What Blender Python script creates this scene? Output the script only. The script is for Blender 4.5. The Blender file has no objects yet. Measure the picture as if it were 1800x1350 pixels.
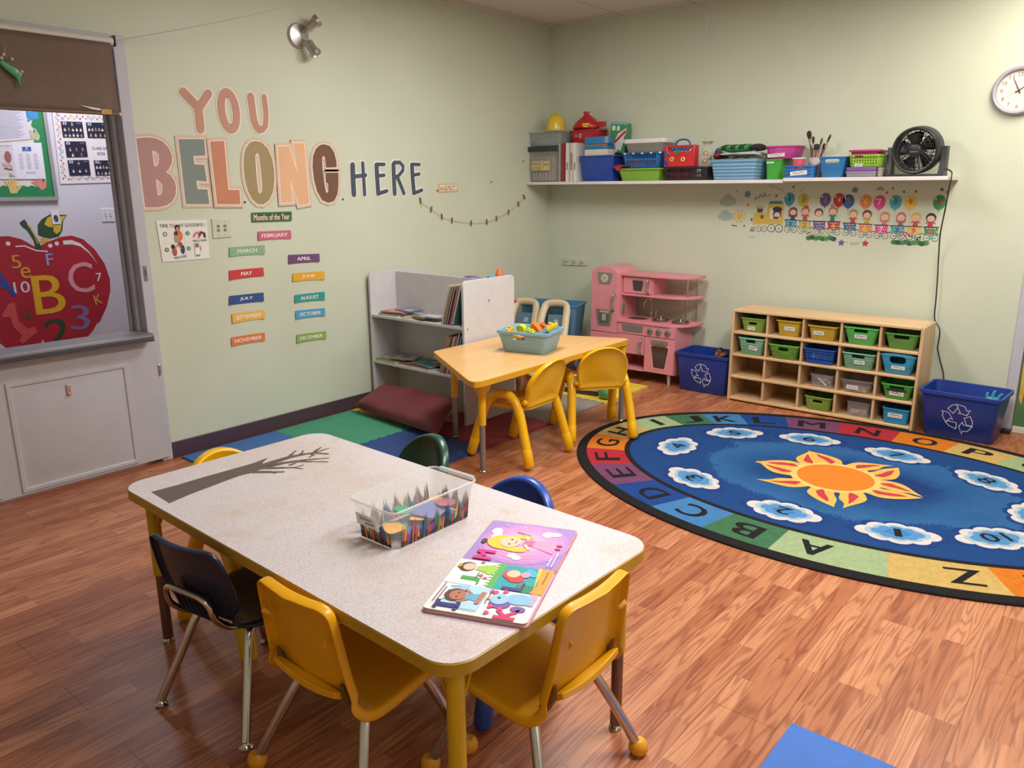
import bpy, bmesh, math, random
from math import sin, cos, pi, radians
from mathutils import Vector as V, Matrix as MX
random.seed(7)
SC = bpy.context.scene
COL = SC.collection

# ---------------------------------------------------------------- camera, light, exposure
cam_d = bpy.data.cameras.new('camera'); cam_d.lens = 27.36; cam_d.sensor_width = 36.0; cam_d.clip_start = 0.05
cam = bpy.data.objects.new('camera', cam_d); COL.objects.link(cam)
RIGHT = V((0.76943, 0.63871, -0.00476)); DOWN = V((0.15309, -0.19165, -0.96945)); FWD = V((-0.62011, 0.74520, -0.24524))
cm = MX.Identity(4)
for i in range(3):
    cm[i][0] = RIGHT[i]; cm[i][1] = -DOWN[i]; cm[i][2] = -FWD[i]
cm[0][3], cm[1][3], cm[2][3] = 4.209, -5.5725, 1.5
cam.matrix_world = cm
SC.camera = cam
SC.view_settings.view_transform = 'Standard'; SC.view_settings.look = 'None'
SC.view_settings.gamma = 1.0; SC.view_settings.exposure = 0.16
SC.view_settings.use_curve_mapping = False
wd = bpy.data.worlds.new('world'); SC.world = wd; wd.use_nodes = True
wd.node_tree.nodes['Background'].inputs[0].default_value = (0.8, 0.86, 1, 1)
wd.node_tree.nodes['Background'].inputs[1].default_value = 0.4

CEIL = 2.782
LAMPS = [(3.75, -1.0, 36, (1, 0.93, 0.80)), (3.7, -3.1, 60, (1, 0.965, 0.935)), (1.7, -2.2, 42, (1, 0.975, 0.95)), (5.2, -5.6, 9, (1, 0.97, 0.95))]
for i, (lx, ly, e, c) in enumerate(LAMPS):
    ld = bpy.data.lights.new('ceiling_lamp_light', 'AREA'); ld.shape = 'RECTANGLE'; ld.size = 0.56; ld.size_y = 1.16
    ld.energy = e; ld.color = c
    lo = bpy.data.objects.new('ceiling_lamp_light', ld); COL.objects.link(lo); lo.location = (lx, ly, CEIL - 0.03)
ld = bpy.data.lights.new('hall_light', 'AREA'); ld.size = 0.5; ld.energy = 19; ld.color = (0.93, 0.92, 1)
lo = bpy.data.objects.new('hall_light', ld); COL.objects.link(lo); lo.location = (-0.85, -3.3, 2.5)
# daylight area lamp at the right wall, beside the camera; no window built
ld = bpy.data.lights.new('window_daylight', 'AREA'); ld.shape = 'RECTANGLE'; ld.size = 1.5; ld.size_y = 1.3; ld.energy = 4; ld.color = (0.93, 0.96, 1)
lo = bpy.data.objects.new('window_daylight', ld); COL.objects.link(lo); lo.location = (5.92, -4.2, 1.6); lo.rotation_euler = (0, radians(90), 0)

# ---------------------------------------------------------------- helpers
def lin(h):
    h = h.lstrip('#')
    f = lambda x: x / 12.92 if x <= 0.04045 else ((x + 0.055) / 1.055) ** 2.4
    return tuple(f(int(h[i:i + 2], 16) / 255) for i in (0, 2, 4)) + (1.0,)

_M = {}
def nd(nt, t, **kw):
    n = nt.nodes.new(t)
    for k, v in kw.items():
        if k.startswith('i_'): n.inputs[k[2:].replace('_', ' ')].default_value = v
        else: setattr(n, k, v)
    return n

def mat(hx, rough=0.55, metal=0.0, var=0.05, scale=14.0, bump=0.0, bscale=200.0, spec=0.5, coat=0.0, emit=0.0):
    key = (hx, rough, metal, var, scale, bump, bscale, spec, coat, emit)
    if key in _M: return _M[key]
    m = bpy.data.materials.new('paint_' + hx.strip('#')); m.use_nodes = True
    nt = m.node_tree; b = nt.nodes['Principled BSDF']
    b.inputs['Roughness'].default_value = rough; b.inputs['Metallic'].default_value = metal
    b.inputs['Specular IOR Level'].default_value = spec; b.inputs['Coat Weight'].default_value = coat
    c = lin(hx)
    tc = nd(nt, 'ShaderNodeTexCoord')
    if var > 0:
        n = nd(nt, 'ShaderNodeTexNoise', i_Scale=scale, i_Detail=3.0)
        nt.links.new(tc.outputs['Object'], n.inputs['Vector'])
        r = nd(nt, 'ShaderNodeValToRGB')
        r.color_ramp.elements[0].position = 0.3; r.color_ramp.elements[1].position = 0.7
        r.color_ramp.elements[0].color = tuple(x * (1 - var) for x in c[:3]) + (1,)
        r.color_ramp.elements[1].color = tuple(min(1, x * (1 + var)) for x in c[:3]) + (1,)
        nt.links.new(n.outputs['Fac'], r.inputs['Fac']); nt.links.new(r.outputs['Color'], b.inputs['Base Color'])
    else: b.inputs['Base Color'].default_value = c
    if bump > 0:
        n2 = nd(nt, 'ShaderNodeTexNoise', i_Scale=bscale, i_Detail=2.0)
        nt.links.new(tc.outputs['Object'], n2.inputs['Vector'])
        bp = nd(nt, 'ShaderNodeBump', i_Strength=bump, i_Distance=0.002)
        nt.links.new(n2.outputs['Fac'], bp.inputs['Height']); nt.links.new(bp.outputs['Normal'], b.inputs['Normal'])
    if emit > 0:
        b.inputs['Emission Color'].default_value = c; b.inputs['Emission Strength'].default_value = emit
    _M[key] = m
    return m

def ink(hx): return mat(hx, rough=0.6, var=0.03, scale=30)
def plas(hx, r=0.38): return mat(hx, rough=r, var=0.04, scale=9, coat=0.0, bump=0.05, bscale=300)

def chrome():
    return mat('#C9C6C0', rough=0.16, metal=1.0, var=0.05, scale=20)

def clear(hx='#E8ECEC', alpha=0.28, rough=0.12):
    alpha *= 0.75
    key = ('clear', hx, alpha, rough)
    if key in _M: return _M[key]
    m = bpy.data.materials.new('clear_plastic'); m.use_nodes = True; nt = m.node_tree
    b = nt.nodes['Principled BSDF']; b.inputs['Base Color'].default_value = lin(hx); b.inputs['Roughness'].default_value = rough
    tc = nd(nt, 'ShaderNodeTexCoord'); n = nd(nt, 'ShaderNodeTexNoise', i_Scale=8.0, i_Detail=1.0); nt.links.new(tc.outputs['Object'], n.inputs['Vector'])
    mr = nd(nt, 'ShaderNodeMapRange'); mr.inputs[3].default_value = alpha * 0.85; mr.inputs[4].default_value = alpha * 1.15
    nt.links.new(n.outputs['Fac'], mr.inputs[0]); nt.links.new(mr.outputs[0], b.inputs['Alpha'])
    _M[key] = m
    return m

def woven(hx, sx=130.0, mode='weave', depth=0.004, wx=0.0):
    key = ('wov', hx, sx, mode, depth)
    if key in _M: return _M[key]
    m = bpy.data.materials.new('woven_plastic'); m.use_nodes = True; nt = m.node_tree
    b = nt.nodes['Principled BSDF']; b.inputs['Roughness'].default_value = 0.45
    tc = nd(nt, 'ShaderNodeTexCoord'); c = lin(hx)
    sp = nd(nt, 'ShaderNodeSeparateXYZ'); nt.links.new(tc.outputs['Object'], sp.inputs[0])
    ad = nd(nt, 'ShaderNodeMath', operation='ADD'); nt.links.new(sp.outputs[0], ad.inputs[0]); nt.links.new(sp.outputs[1], ad.inputs[1])
    cb = nd(nt, 'ShaderNodeCombineXYZ'); nt.links.new(ad.outputs[0], cb.inputs[0]); nt.links.new(sp.outputs[2], cb.inputs[1])
    if mode == 'weave':
        t = nd(nt, 'ShaderNodeTexBrick', i_Scale=sx, offset=0.5); t.inputs['Color1'].default_value = (1, 1, 1, 1); t.inputs['Color2'].default_value = (0.85, 0.85, 0.85, 1)
        t.inputs['Mortar'].default_value = (0, 0, 0, 1); t.inputs['Mortar Size'].default_value = 0.16; t.inputs['Mortar Smooth'].default_value = 0.6
        t.inputs['Brick Width'].default_value = 1.7; t.inputs['Row Height'].default_value = 0.75
        nt.links.new(cb.outputs[0], t.inputs['Vector']); h = t.outputs['Color']
    else:
        t = nd(nt, 'ShaderNodeTexWave', bands_direction='Y', i_Scale=sx, i_Distortion=(6.0 if mode == 'wavy' else 0.6)); t.inputs['Detail Scale'].default_value = 0.6
        nt.links.new(cb.outputs[0], t.inputs['Vector']); h = t.outputs['Fac']
    r = nd(nt, 'ShaderNodeValToRGB'); nt.links.new(h, r.inputs['Fac'])
    r.color_ramp.elements[0].color = tuple(x * 0.55 for x in c[:3]) + (1,); r.color_ramp.elements[1].color = c
    nt.links.new(r.outputs['Color'], b.inputs['Base Color'])
    bp = nd(nt, 'ShaderNodeBump', i_Strength=0.8, i_Distance=depth); nt.links.new(h, bp.inputs['Height']); nt.links.new(bp.outputs['Normal'], b.inputs['Normal'])
    _M[key] = m
    return m

def wood(hx, hx2, axis='X', scale=5.0, rough=0.42):
    key = ('wood', hx, hx2, axis, scale)
    if key in _M: return _M[key]
    m = bpy.data.materials.new('wood_grain'); m.use_nodes = True; nt = m.node_tree
    b = nt.nodes['Principled BSDF']; b.inputs['Roughness'].default_value = rough
    tc = nd(nt, 'ShaderNodeTexCoord'); mp = nd(nt, 'ShaderNodeMapping')
    s = {'X': (1, 9, 9), 'Y': (9, 1, 9), 'Z': (9, 9, 1)}[axis]
    mp.inputs['Scale'].default_value = s; nt.links.new(tc.outputs['Object'], mp.inputs['Vector'])
    n = nd(nt, 'ShaderNodeTexNoise', i_Scale=scale, i_Detail=5.0, i_Distortion=0.4); nt.links.new(mp.outputs[0], n.inputs['Vector'])
    r = nd(nt, 'ShaderNodeValToRGB'); r.color_ramp.elements[0].position = 0.35; r.color_ramp.elements[1].position = 0.65
    r.color_ramp.elements[0].color = lin(hx2); r.color_ramp.elements[1].color = lin(hx)
    nt.links.new(n.outputs['Fac'], r.inputs['Fac']); nt.links.new(r.outputs['Color'], b.inputs['Base Color'])
    _M[key] = m
    return m

# frames: (u right, v up, w out of the surface) -> world
FL = lambda u, v, w: V((u, v, w))
def f_left(x=0.0): return lambda u, v, w: V((x + w, u, v))          # left wall: u = y, v = z
def f_back(y=0.0): return lambda u, v, w: V((u, y - w, v))          # back wall: u = x, v = z

def circ(cx, cy, rx, ry=None, rot=0.0, n=24):
    ry = rx if ry is None else ry; o = []
    for i in range(n):
        a = 2 * pi * i / n; x, y = rx * cos(a), ry * sin(a)
        o.append((cx + x * cos(rot) - y * sin(rot), cy + x * sin(rot) + y * cos(rot)))
    return o
def rrect(x0, y0, x1, y1, r, n=5):
    o = []
    for cx, cy, a0 in ((x1 - r, y1 - r, 0), (x0 + r, y1 - r, pi / 2), (x0 + r, y0 + r, pi), (x1 - r, y0 + r, 1.5 * pi)):
        for i in range(n + 1):
            a = a0 + i / n * pi / 2; o.append((cx + r * cos(a), cy + r * sin(a)))
    return o
def rect(x0, y0, x1, y1): return [(x0, y0), (x1, y0), (x1, y1), (x0, y1)]
def rot2(pts, a, cx=0, cy=0):
    return [(cx + (x - cx) * cos(a) - (y - cy) * sin(a), cy + (x - cx) * sin(a) + (y - cy) * cos(a)) for x, y in pts]
def area2(p): return sum(p[i][0] * p[(i + 1) % len(p)][1] - p[(i + 1) % len(p)][0] * p[i][1] for i in range(len(p)))
def roundpoly(pts, r, n=5):
    """a polygon with its corners rounded by r"""
    o = []; k = len(pts)
    for i in range(k):
        p, a, b = V(pts[i]), V(pts[i - 1]), V(pts[(i + 1) % k])
        d1, d2 = (a - p).normalized(), (b - p).normalized()
        ang = d1.angle(d2); t = min(r / math.tan(ang / 2), (a - p).length * .49, (b - p).length * .49)
        s, e = p + d1 * t, p + d2 * t
        for j in range(n + 1):
            u = j / n; q = s * (1 - u) ** 2 + p * 2 * u * (1 - u) + e * u * u
            o.append((q.x, q.y))
    return o

_T = {}
def text_mesh(body, bold):
    k = (body, bold)
    if k not in _T:
        cu = bpy.data.curves.new('lettering', 'FONT'); cu.body = body; cu.offset = bold; cu.resolution_u = 3; cu.size = 1
        o = bpy.data.objects.new('lettering', cu); COL.objects.link(o)
        dg = bpy.context.evaluated_depsgraph_get(); dg.update()
        me = bpy.data.meshes.new_from_object(o.evaluated_get(dg))
        vs = [(v.co.x, v.co.y) for v in me.vertices]; fs = [tuple(p.vertices) for p in me.polygons]
        bpy.data.objects.remove(o); bpy.data.curves.remove(cu); bpy.data.meshes.remove(me)
        x0, x1 = min(v[0] for v in vs), max(v[0] for v in vs); y0, y1 = min(v[1] for v in vs), max(v[1] for v in vs)
        _T[k] = ([((x - (x0 + x1) / 2) / (x1 - x0), (y - (y0 + y1) / 2) / (y1 - y0)) for x, y in vs], fs, (x1 - x0) / (y1 - y0))
    return _T[k]
def fill_mesh(polys, offset):
    """flat filled shape of closed outlines (inner ones are holes), grown by offset"""
    cu = bpy.data.curves.new('cutout', 'CURVE'); cu.dimensions = '2D'; cu.fill_mode = 'BOTH'; cu.offset = offset
    for p in polys:
        sp = cu.splines.new('POLY'); sp.points.add(len(p) - 1); sp.use_cyclic_u = True
        if (area2(p) < 0) != (p is not polys[0]): p = p[::-1]
        for i, (x, y) in enumerate(p): sp.points[i].co = (x, y, 0, 1)
    o = bpy.data.objects.new('cutout', cu); COL.objects.link(o)
    dg = bpy.context.evaluated_depsgraph_get(); dg.update()
    me = bpy.data.meshes.new_from_object(o.evaluated_get(dg))
    vs = [(v.co.x, v.co.y) for v in me.vertices]; fs = [tuple(p.vertices) for p in me.polygons]
    bpy.data.objects.remove(o); bpy.data.curves.remove(cu); bpy.data.meshes.remove(me)
    return vs, fs

EPS = 0.0005
class MB:
    def __init__(s, m=None, fr=FL):
        s.bm = bmesh.new(); s.mats = []; s.mi = 0; s.fr = fr
        if m: s.m(m)
    def m(s, mt):
        if mt not in s.mats: s.mats.append(mt)
        s.mi = s.mats.index(mt); return s
    def f(s, vs):
        try: fc = s.bm.faces.new(vs)
        except ValueError: return
        fc.material_index = s.mi
    def v(s, p): return s.bm.verts.new(p)
    def loft(s, rings, closed=True, cap0=True, cap1=True):
        R = [[s.v(p) for p in r] for r in rings]; n = len(R[0])
        for a, b in zip(R, R[1:]):
            for i in range(n if closed else n - 1): s.f([a[i], a[(i + 1) % n], b[(i + 1) % n], b[i]])
        if cap0: s.f(R[0][::-1])
        if cap1: s.f(R[-1])
        return s
    def box(s, c, d, rz=0.0, mx=None):
        c = V(c); h = V(d) / 2; q = MX.Rotation(rz, 3, 'Z') if mx is None else mx
        r = lambda z: [c + q @ V((x * h.x, y * h.y, z * h.z)) for x, y in ((-1, -1), (1, -1), (1, 1), (-1, 1))]
        return s.loft([r(-1), r(1)])
    def bb(s, x0, x1, y0, y1, z0, z1): return s.box(((x0 + x1) / 2, (y0 + y1) / 2, (z0 + z1) / 2), (x1 - x0, y1 - y0, z1 - z0))
    def prism(s, poly, z0, z1, fr=None):
        fr = fr or s.fr
        return s.loft([[fr(x, y, z0) for x, y in poly], [fr(x, y, z1) for x, y in poly]])
    def flat(s, poly, layer=1, m=None, fr=None):
        if m is not None: s.m(m)
        fr = fr or s.fr; s.k = getattr(s, 'k', 0) + 1
        if area2(poly) < 0: poly = poly[::-1]
        w = layer * EPS + (s.k % 10) * 0.00004
        s.f([s.v(fr(x, y, w)) for x, y in poly]); return s
    def shape(s, vsfs, w0, w1=None, fr=None):
        """a filled 2D mesh as a card from w0 (back) to w1 (face)"""
        fr = fr or s.fr; vs, fs = vsfs
        T = [s.v(fr(x, y, w1 if w1 is not None else w0)) for x, y in vs]
        for f in fs: s.f([T[i] for i in f])
        if w1 is not None:
            B = [s.v(fr(x, y, w0)) for x, y in vs]; ed = {}
            for f in fs:
                for a, b in zip(f, f[1:] + f[:1]): ed[(a, b)] = 1
            for a, b in ed:
                if (b, a) not in ed: s.f([B[a], B[b], T[b], T[a]])
        return s
    def text(s, body, cx, cy, w, h=None, ang=0.0, layer=2, m=None, bold=0.0, fr=None, wz=None):
        if m is not None: s.m(m)
        fr = fr or s.fr; vs, fs, asp = text_mesh(body, 0.0); h = h or w / asp
        z = layer * EPS if wz is None else wz
        T = []
        for x, y in vs:
            x, y = x * w, y * h
            T.append(s.v(fr(cx + x * cos(ang) - y * sin(ang), cy + x * sin(ang) + y * cos(ang), z)))
        for f in fs: s.f([T[i] for i in f])
        if bold > 0:
            for d in (-1, 1): s.text(body, cx + d * bold * .35 * h * cos(ang), cy + d * bold * .35 * h * sin(ang), w, h, ang, layer, None, 0.0, fr, z + .00004 * d)
        return s
    def stroke(s, pts, r, layer=2, m=None, fr=None, closed=False, n=10):
        """a painted line: one ribbon with round ends"""
        if m is not None: s.m(m)
        fr = fr or s.fr; s.k = getattr(s, 'k', 0) + 1; w = layer * EPS + (s.k % 10) * 0.00004
        P = [V((p[0], p[1])) for p in pts]; k = len(P)
        if k > 2 and (P[0] - P[-1]).length < 1e-6: P.pop(); k -= 1; closed = True
        if k == 1: return s.flat(circ(P[0].x, P[0].y, r, n=n), layer, fr=fr)
        L, R = [], []
        for i in range(k):
            a = P[i - 1] if (closed or i) else None; b = P[(i + 1) % k] if (closed or i < k - 1) else None
            d1 = (P[i] - a).normalized() if a is not None else None; d2 = (b - P[i]).normalized() if b is not None else None
            d = (d1 + d2) if (d1 is not None and d2 is not None) else (d1 if d1 is not None else d2)
            if d.length < 1e-4: d = d2
            d = d.normalized(); q = V((-d.y, d.x)); c = max(0.5, abs(d.dot(d1 if d1 is not None else d2)))
            L.append(P[i] + q * (r / c)); R.append(P[i] - q * (r / c))
        g = lambda p: s.v(fr(p.x, p.y, w))
        Lv, Rv = [g(p) for p in L], [g(p) for p in R]
        for i in range(k if closed else k - 1): j = (i + 1) % k; s.f([Rv[i], Rv[j], Lv[j], Lv[i]])
        if not closed:
            for e, A, B, sg in ((0, Lv, Rv, 1), (k - 1, Rv, Lv, 1)):
                c = P[e]; o = (L[e] - c) if e == 0 else (R[e] - c); a0 = math.atan2(o.y, o.x)
                s.f([A[e]] + [g(c + V((cos(a0 + pi * i / 6), sin(a0 + pi * i / 6))) * r) for i in range(1, 6)] + [B[e]])
        return s
    def tube(s, pts, r, n=10, closed=False, cap=True):
        P = [V(p) for p in pts]; k = len(P); rr = r if isinstance(r, (list, tuple)) else [r] * k
        T = []
        for i in range(k):
            a = P[i - 1] if (closed or i > 0) else P[i]; b = P[(i + 1) % k] if (closed or i < k - 1) else P[i]
            T.append((b - a).normalized())
        u = T[0].orthogonal().normalized(); rings = []
        for i in range(k):
            if i: u = (u - T[i] * u.dot(T[i])).normalized()
            w = T[i].cross(u)
            rings.append([P[i] + (u * cos(2 * pi * j / n) + w * sin(2 * pi * j / n)) * rr[i] for j in range(n)])
        if closed: rings.append(rings[0])
        return s.loft(rings, cap0=cap and not closed, cap1=cap and not closed)
    def cyl(s, p, q, r, r2=None, n=16): return s.tube([p, q], [r, r if r2 is None else r2], n)
    def lathe(s, prof, mx=None, n=24, cap=True):
        mx = mx or MX.Identity(4)
        return s.loft([[mx @ V((r * cos(2 * pi * j / n), r * sin(2 * pi * j / n), z)) for j in range(n)] for r, z in prof], cap0=cap, cap1=cap)
    def ball(s, c, r, n=12, k=8, mx=None):
        r = V((r, r, r)) if not hasattr(r, '__len__') else V(r); c = V(c); q = mx or MX.Identity(3)
        rings = []
        for i in range(1, k):
            t = pi * i / k; rings.append([c + q @ V((r.x * sin(t) * cos(2 * pi * j / n), r.y * sin(t) * sin(2 * pi * j / n), -r.z * cos(t))) for j in range(n)])
        return s.loft(rings)

def curve_pts(pts, n=6):
    """Catmull-Rom through pts"""
    P = [V(p) for p in pts]; o = []
    for i in range(len(P) - 1):
        a, b, c, d = P[max(i - 1, 0)], P[i], P[i + 1], P[min(i + 2, len(P) - 1)]
        for j in range(n):
            t = j / n
            o.append(0.5 * ((2 * b) + (c - a) * t + (2 * a - 5 * b + 4 * c - d) * t * t + (3 * b - a - 3 * c + d) * t ** 3))
    return o + [P[-1]]

def obj(name, mb, parent=None, loc=(0, 0, 0), rot=(0, 0, 0), bev=0.0, seg=2, smooth=38, sub=0, solid=0.0, kind=None, label=None):
    bmesh.ops.recalc_face_normals(mb.bm, faces=mb.bm.faces[:]) if mb.fr is FL and not getattr(mb, 'keep', False) else None
    me = bpy.data.meshes.new(name); mb.bm.to_mesh(me); mb.bm.free()
    for m in mb.mats: me.materials.append(m)
    if smooth:
        for p in me.polygons: p.use_smooth = True
        me.set_sharp_from_angle(angle=radians(smooth))
    o = bpy.data.objects.new(name, me); COL.objects.link(o)
    o.parent = parent; o.location = loc; o.rotation_euler = rot
    if solid: md = o.modifiers.new('thickness', 'SOLIDIFY'); md.thickness = solid; md.offset = 0
    if sub: md = o.modifiers.new('smooth', 'SUBSURF'); md.levels = sub; md.render_levels = sub
    if bev: md = o.modifiers.new('edge', 'BEVEL'); md.width = bev; md.segments = seg; md.limit_method = 'ANGLE'; md.angle_limit = radians(40)
    if kind: o['kind'] = kind
    if label: o['label'] = label
    return o

def tag(o, label, cat, group=None):
    o['label'] = label; o['category'] = cat
    if group: o['group'] = group
    return o
def thing(name, label, cat, loc=(0, 0, 0), rz=0.0, group=None):
    o = bpy.data.objects.new(name, None); COL.objects.link(o); o.empty_display_size = 0.05
    o.location = loc; o.rotation_euler = (0, 0, rz)
    return tag(o, label, cat, group)
def dup(src, label, loc, rz=0.0, group=None):
    r = src.copy(); COL.objects.link(r); r.location = loc; r.rotation_euler = (0, 0, rz); tag(r, label, src['category'], group)
    def kids(a, b):
        for ch in a.children:
            c = ch.copy(); COL.objects.link(c); c.parent = b; kids(ch, c)
    kids(src, r)
    return r
def cut(o, cutter):
    """carve real openings (handle slots, lattice holes) into a mesh"""
    bmesh.ops.recalc_face_normals(cutter.bm, faces=cutter.bm.faces[:])
    me = bpy.data.meshes.new('opening'); cutter.bm.to_mesh(me); cutter.bm.free()
    c = bpy.data.objects.new('opening', me); COL.objects.link(c)
    mw = o.parent; o.parent = None; l, r = o.location.copy(), o.rotation_euler.copy(); o.location = (0, 0, 0); o.rotation_euler = (0, 0, 0)
    md = o.modifiers.new('openings', 'BOOLEAN'); md.operation = 'DIFFERENCE'; md.object = c; md.solver = 'EXACT'
    dg = bpy.context.evaluated_depsgraph_get(); dg.update()
    nm = bpy.data.meshes.new_from_object(o.evaluated_get(dg))
    if len(nm.polygons) < len(o.data.polygons):
        md.solver = 'FAST'; dg.update(); nm = bpy.data.meshes.new_from_object(o.evaluated_get(dg))
    o.modifiers.remove(md)
    old = o.data; o.data = nm; bpy.data.meshes.remove(old); nm.name = o.name
    bpy.data.objects.remove(c); bpy.data.meshes.remove(me)
    o.parent = mw; o.location = l; o.rotation_euler = r
    return o

# ---------------------------------------------------------------- setting
def wall_mat(hx, hx2):
    m = bpy.data.materials.new('painted_wall'); m.use_nodes = True; nt = m.node_tree; b = nt.nodes['Principled BSDF']
    b.inputs['Roughness'].default_value = 0.5; b.inputs['Specular IOR Level'].default_value = 0.35
    tc = nd(nt, 'ShaderNodeTexCoord'); n = nd(nt, 'ShaderNodeTexNoise', i_Scale=1.6, i_Detail=4.0); nt.links.new(tc.outputs['Object'], n.inputs['Vector'])
    r = nd(nt, 'ShaderNodeValToRGB'); r.color_ramp.elements[0].position = .35; r.color_ramp.elements[1].position = .65
    r.color_ramp.elements[0].color = lin(hx2); r.color_ramp.elements[1].color = lin(hx)
    nt.links.new(n.outputs['Fac'], r.inputs['Fac']); nt.links.new(r.outputs['Color'], b.inputs['Base Color'])
    n2 = nd(nt, 'ShaderNodeTexNoise', i_Scale=90.0, i_Detail=3.0); nt.links.new(tc.outputs['Object'], n2.inputs['Vector'])
    bp = nd(nt, 'ShaderNodeBump', i_Strength=0.12, i_Distance=0.003); nt.links.new(n2.outputs['Fac'], bp.inputs['Height']); nt.links.new(bp.outputs['Normal'], b.inputs['Normal'])
    return m
WALL = wall_mat('#CBD1BE', '#C6CCB8')
HALL = wall_mat('#CFCBD8', '#CAC6D4')
TRIM = mat('#B9B8C2', rough=0.45, var=0.03, bump=0.08)

def floor_mat():
    m = bpy.data.materials.new('laminate_floor'); m.use_nodes = True; nt = m.node_tree; L = nt.links.new
    b = nt.nodes['Principled BSDF']; b.inputs['Roughness'].default_value = 0.36
    tc = nd(nt, 'ShaderNodeTexCoord'); sp = nd(nt, 'ShaderNodeSeparateXYZ'); L(tc.outputs['Object'], sp.inputs[0])
    cb = nd(nt, 'ShaderNodeCombineXYZ'); L(sp.outputs[1], cb.inputs[0]); L(sp.outputs[0], cb.inputs[1])
    def brick(w, h, off, mort, c1, c2, fr=2):
        t = nd(nt, 'ShaderNodeTexBrick', offset=off, offset_frequency=fr, i_Scale=1.0); t.inputs['Brick Width'].default_value = w; t.inputs['Row Height'].default_value = h
        t.inputs['Mortar Size'].default_value = mort; t.inputs['Mortar Smooth'].default_value = 0.1; t.inputs['Bias'].default_value = 0.0
        t.inputs['Color1'].default_value = c1; t.inputs['Color2'].default_value = c2; t.inputs['Mortar'].default_value = (0.12, 0.05, 0.03, 1)
        L(cb.outputs[0], t.inputs['Vector']); return t
    strip = brick(0.47, 0.066, 0.37, 0.0, (0, 0, 0, 1), (1, 1, 1, 1), 3)
    # grain: rings stretched along the boards, shifted from strip to strip
    mp = nd(nt, 'ShaderNodeMapping'); mp.inputs['Scale'].default_value = (1.1, 13.0, 1.0); L(cb.outputs[0], mp.inputs['Vector'])
    sh = nd(nt, 'ShaderNodeVectorMath', operation='MULTIPLY_ADD'); L(strip.outputs['Color'], sh.inputs[0]); sh.inputs[1].default_value = (9, 17, 5); L(mp.outputs[0], sh.inputs[2])
    n1 = nd(nt, 'ShaderNodeTexNoise', i_Scale=1.0, i_Detail=2.0, i_Distortion=0.25); L(sh.outputs[0], n1.inputs['Vector'])
    mu = nd(nt, 'ShaderNodeMath', operation='MULTIPLY'); L(n1.outputs['Fac'], mu.inputs[0]); mu.inputs[1].default_value = 11.0
    fr = nd(nt, 'ShaderNodeMath', operation='PINGPONG'); L(mu.outputs[0], fr.inputs[0]); fr.inputs[1].default_value = 0.5
    g = nd(nt, 'ShaderNodeValToRGB'); g.color_ramp.elements[0].position = 0.05; g.color_ramp.elements[1].position = 0.30
    g.color_ramp.elements[0].color = (0.64, 0.54, 0.49, 1); g.color_ramp.elements[1].color = (1, 1, 1, 1); L(fr.outputs[0], g.inputs['Fac'])
    mp2 = nd(nt, 'ShaderNodeMapping'); mp2.inputs['Scale'].default_value = (6, 160, 1); L(cb.outputs[0], mp2.inputs['Vector'])
    n2 = nd(nt, 'ShaderNodeTexNoise', i_Scale=1.0, i_Detail=3.0); L(mp2.outputs[0], n2.inputs['Vector'])
    g2 = nd(nt, 'ShaderNodeValToRGB'); g2.color_ramp.elements[0].position = 0.3; g2.color_ramp.elements[1].position = 0.6
    g2.color_ramp.elements[0].color = (0.74, 0.68, 0.64, 1); g2.color_ramp.elements[1].color = (1, 1, 1, 1); L(n2.outputs['Fac'], g2.inputs['Fac'])
    base = nd(nt, 'ShaderNodeValToRGB'); base.color_ramp.elements[0].color = lin('#A6613E'); base.color_ramp.elements[1].color = lin('#C98A62'); L(strip.outputs['Color'], base.inputs['Fac'])
    m1 = nd(nt, 'ShaderNodeMix', data_type='RGBA', blend_type='MULTIPLY'); m1.inputs[0].default_value = 0.9; L(base.outputs['Color'], m1.inputs[6]); L(g.outputs['Color'], m1.inputs[7])
    m2 = nd(nt, 'ShaderNodeMix', data_type='RGBA', blend_type='MULTIPLY'); m2.inputs[0].default_value = 0.85; L(m1.outputs[2], m2.inputs[6]); L(g2.outputs['Color'], m2.inputs[7])
    board = brick(1.21, 0.198, 0.41, 0.0012, (1, 1, 1, 1), (1, 1, 1, 1))
    board.inputs['Mortar'].default_value = (0.45, 0.35, 0.3, 1)
    m3 = nd(nt, 'ShaderNodeMix', data_type='RGBA', blend_type='MULTIPLY'); m3.inputs[0].default_value = 1.0; L(m2.outputs[2], m3.inputs[6]); L(board.outputs['Color'], m3.inputs[7])
    L(m3.outputs[2], b.inputs['Base Color'])
    bp = nd(nt, 'ShaderNodeBump', i_Strength=0.15, i_Distance=0.001); L(g2.outputs['Color'], bp.inputs['Height']); L(bp.outputs['Normal'], b.inputs['Normal'])
    return m
obj('floor', MB(floor_mat()).bb(-1.8, 6.0, -7.0, 0.15, -0.1, 0.0), kind='structure', smooth=0)

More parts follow.
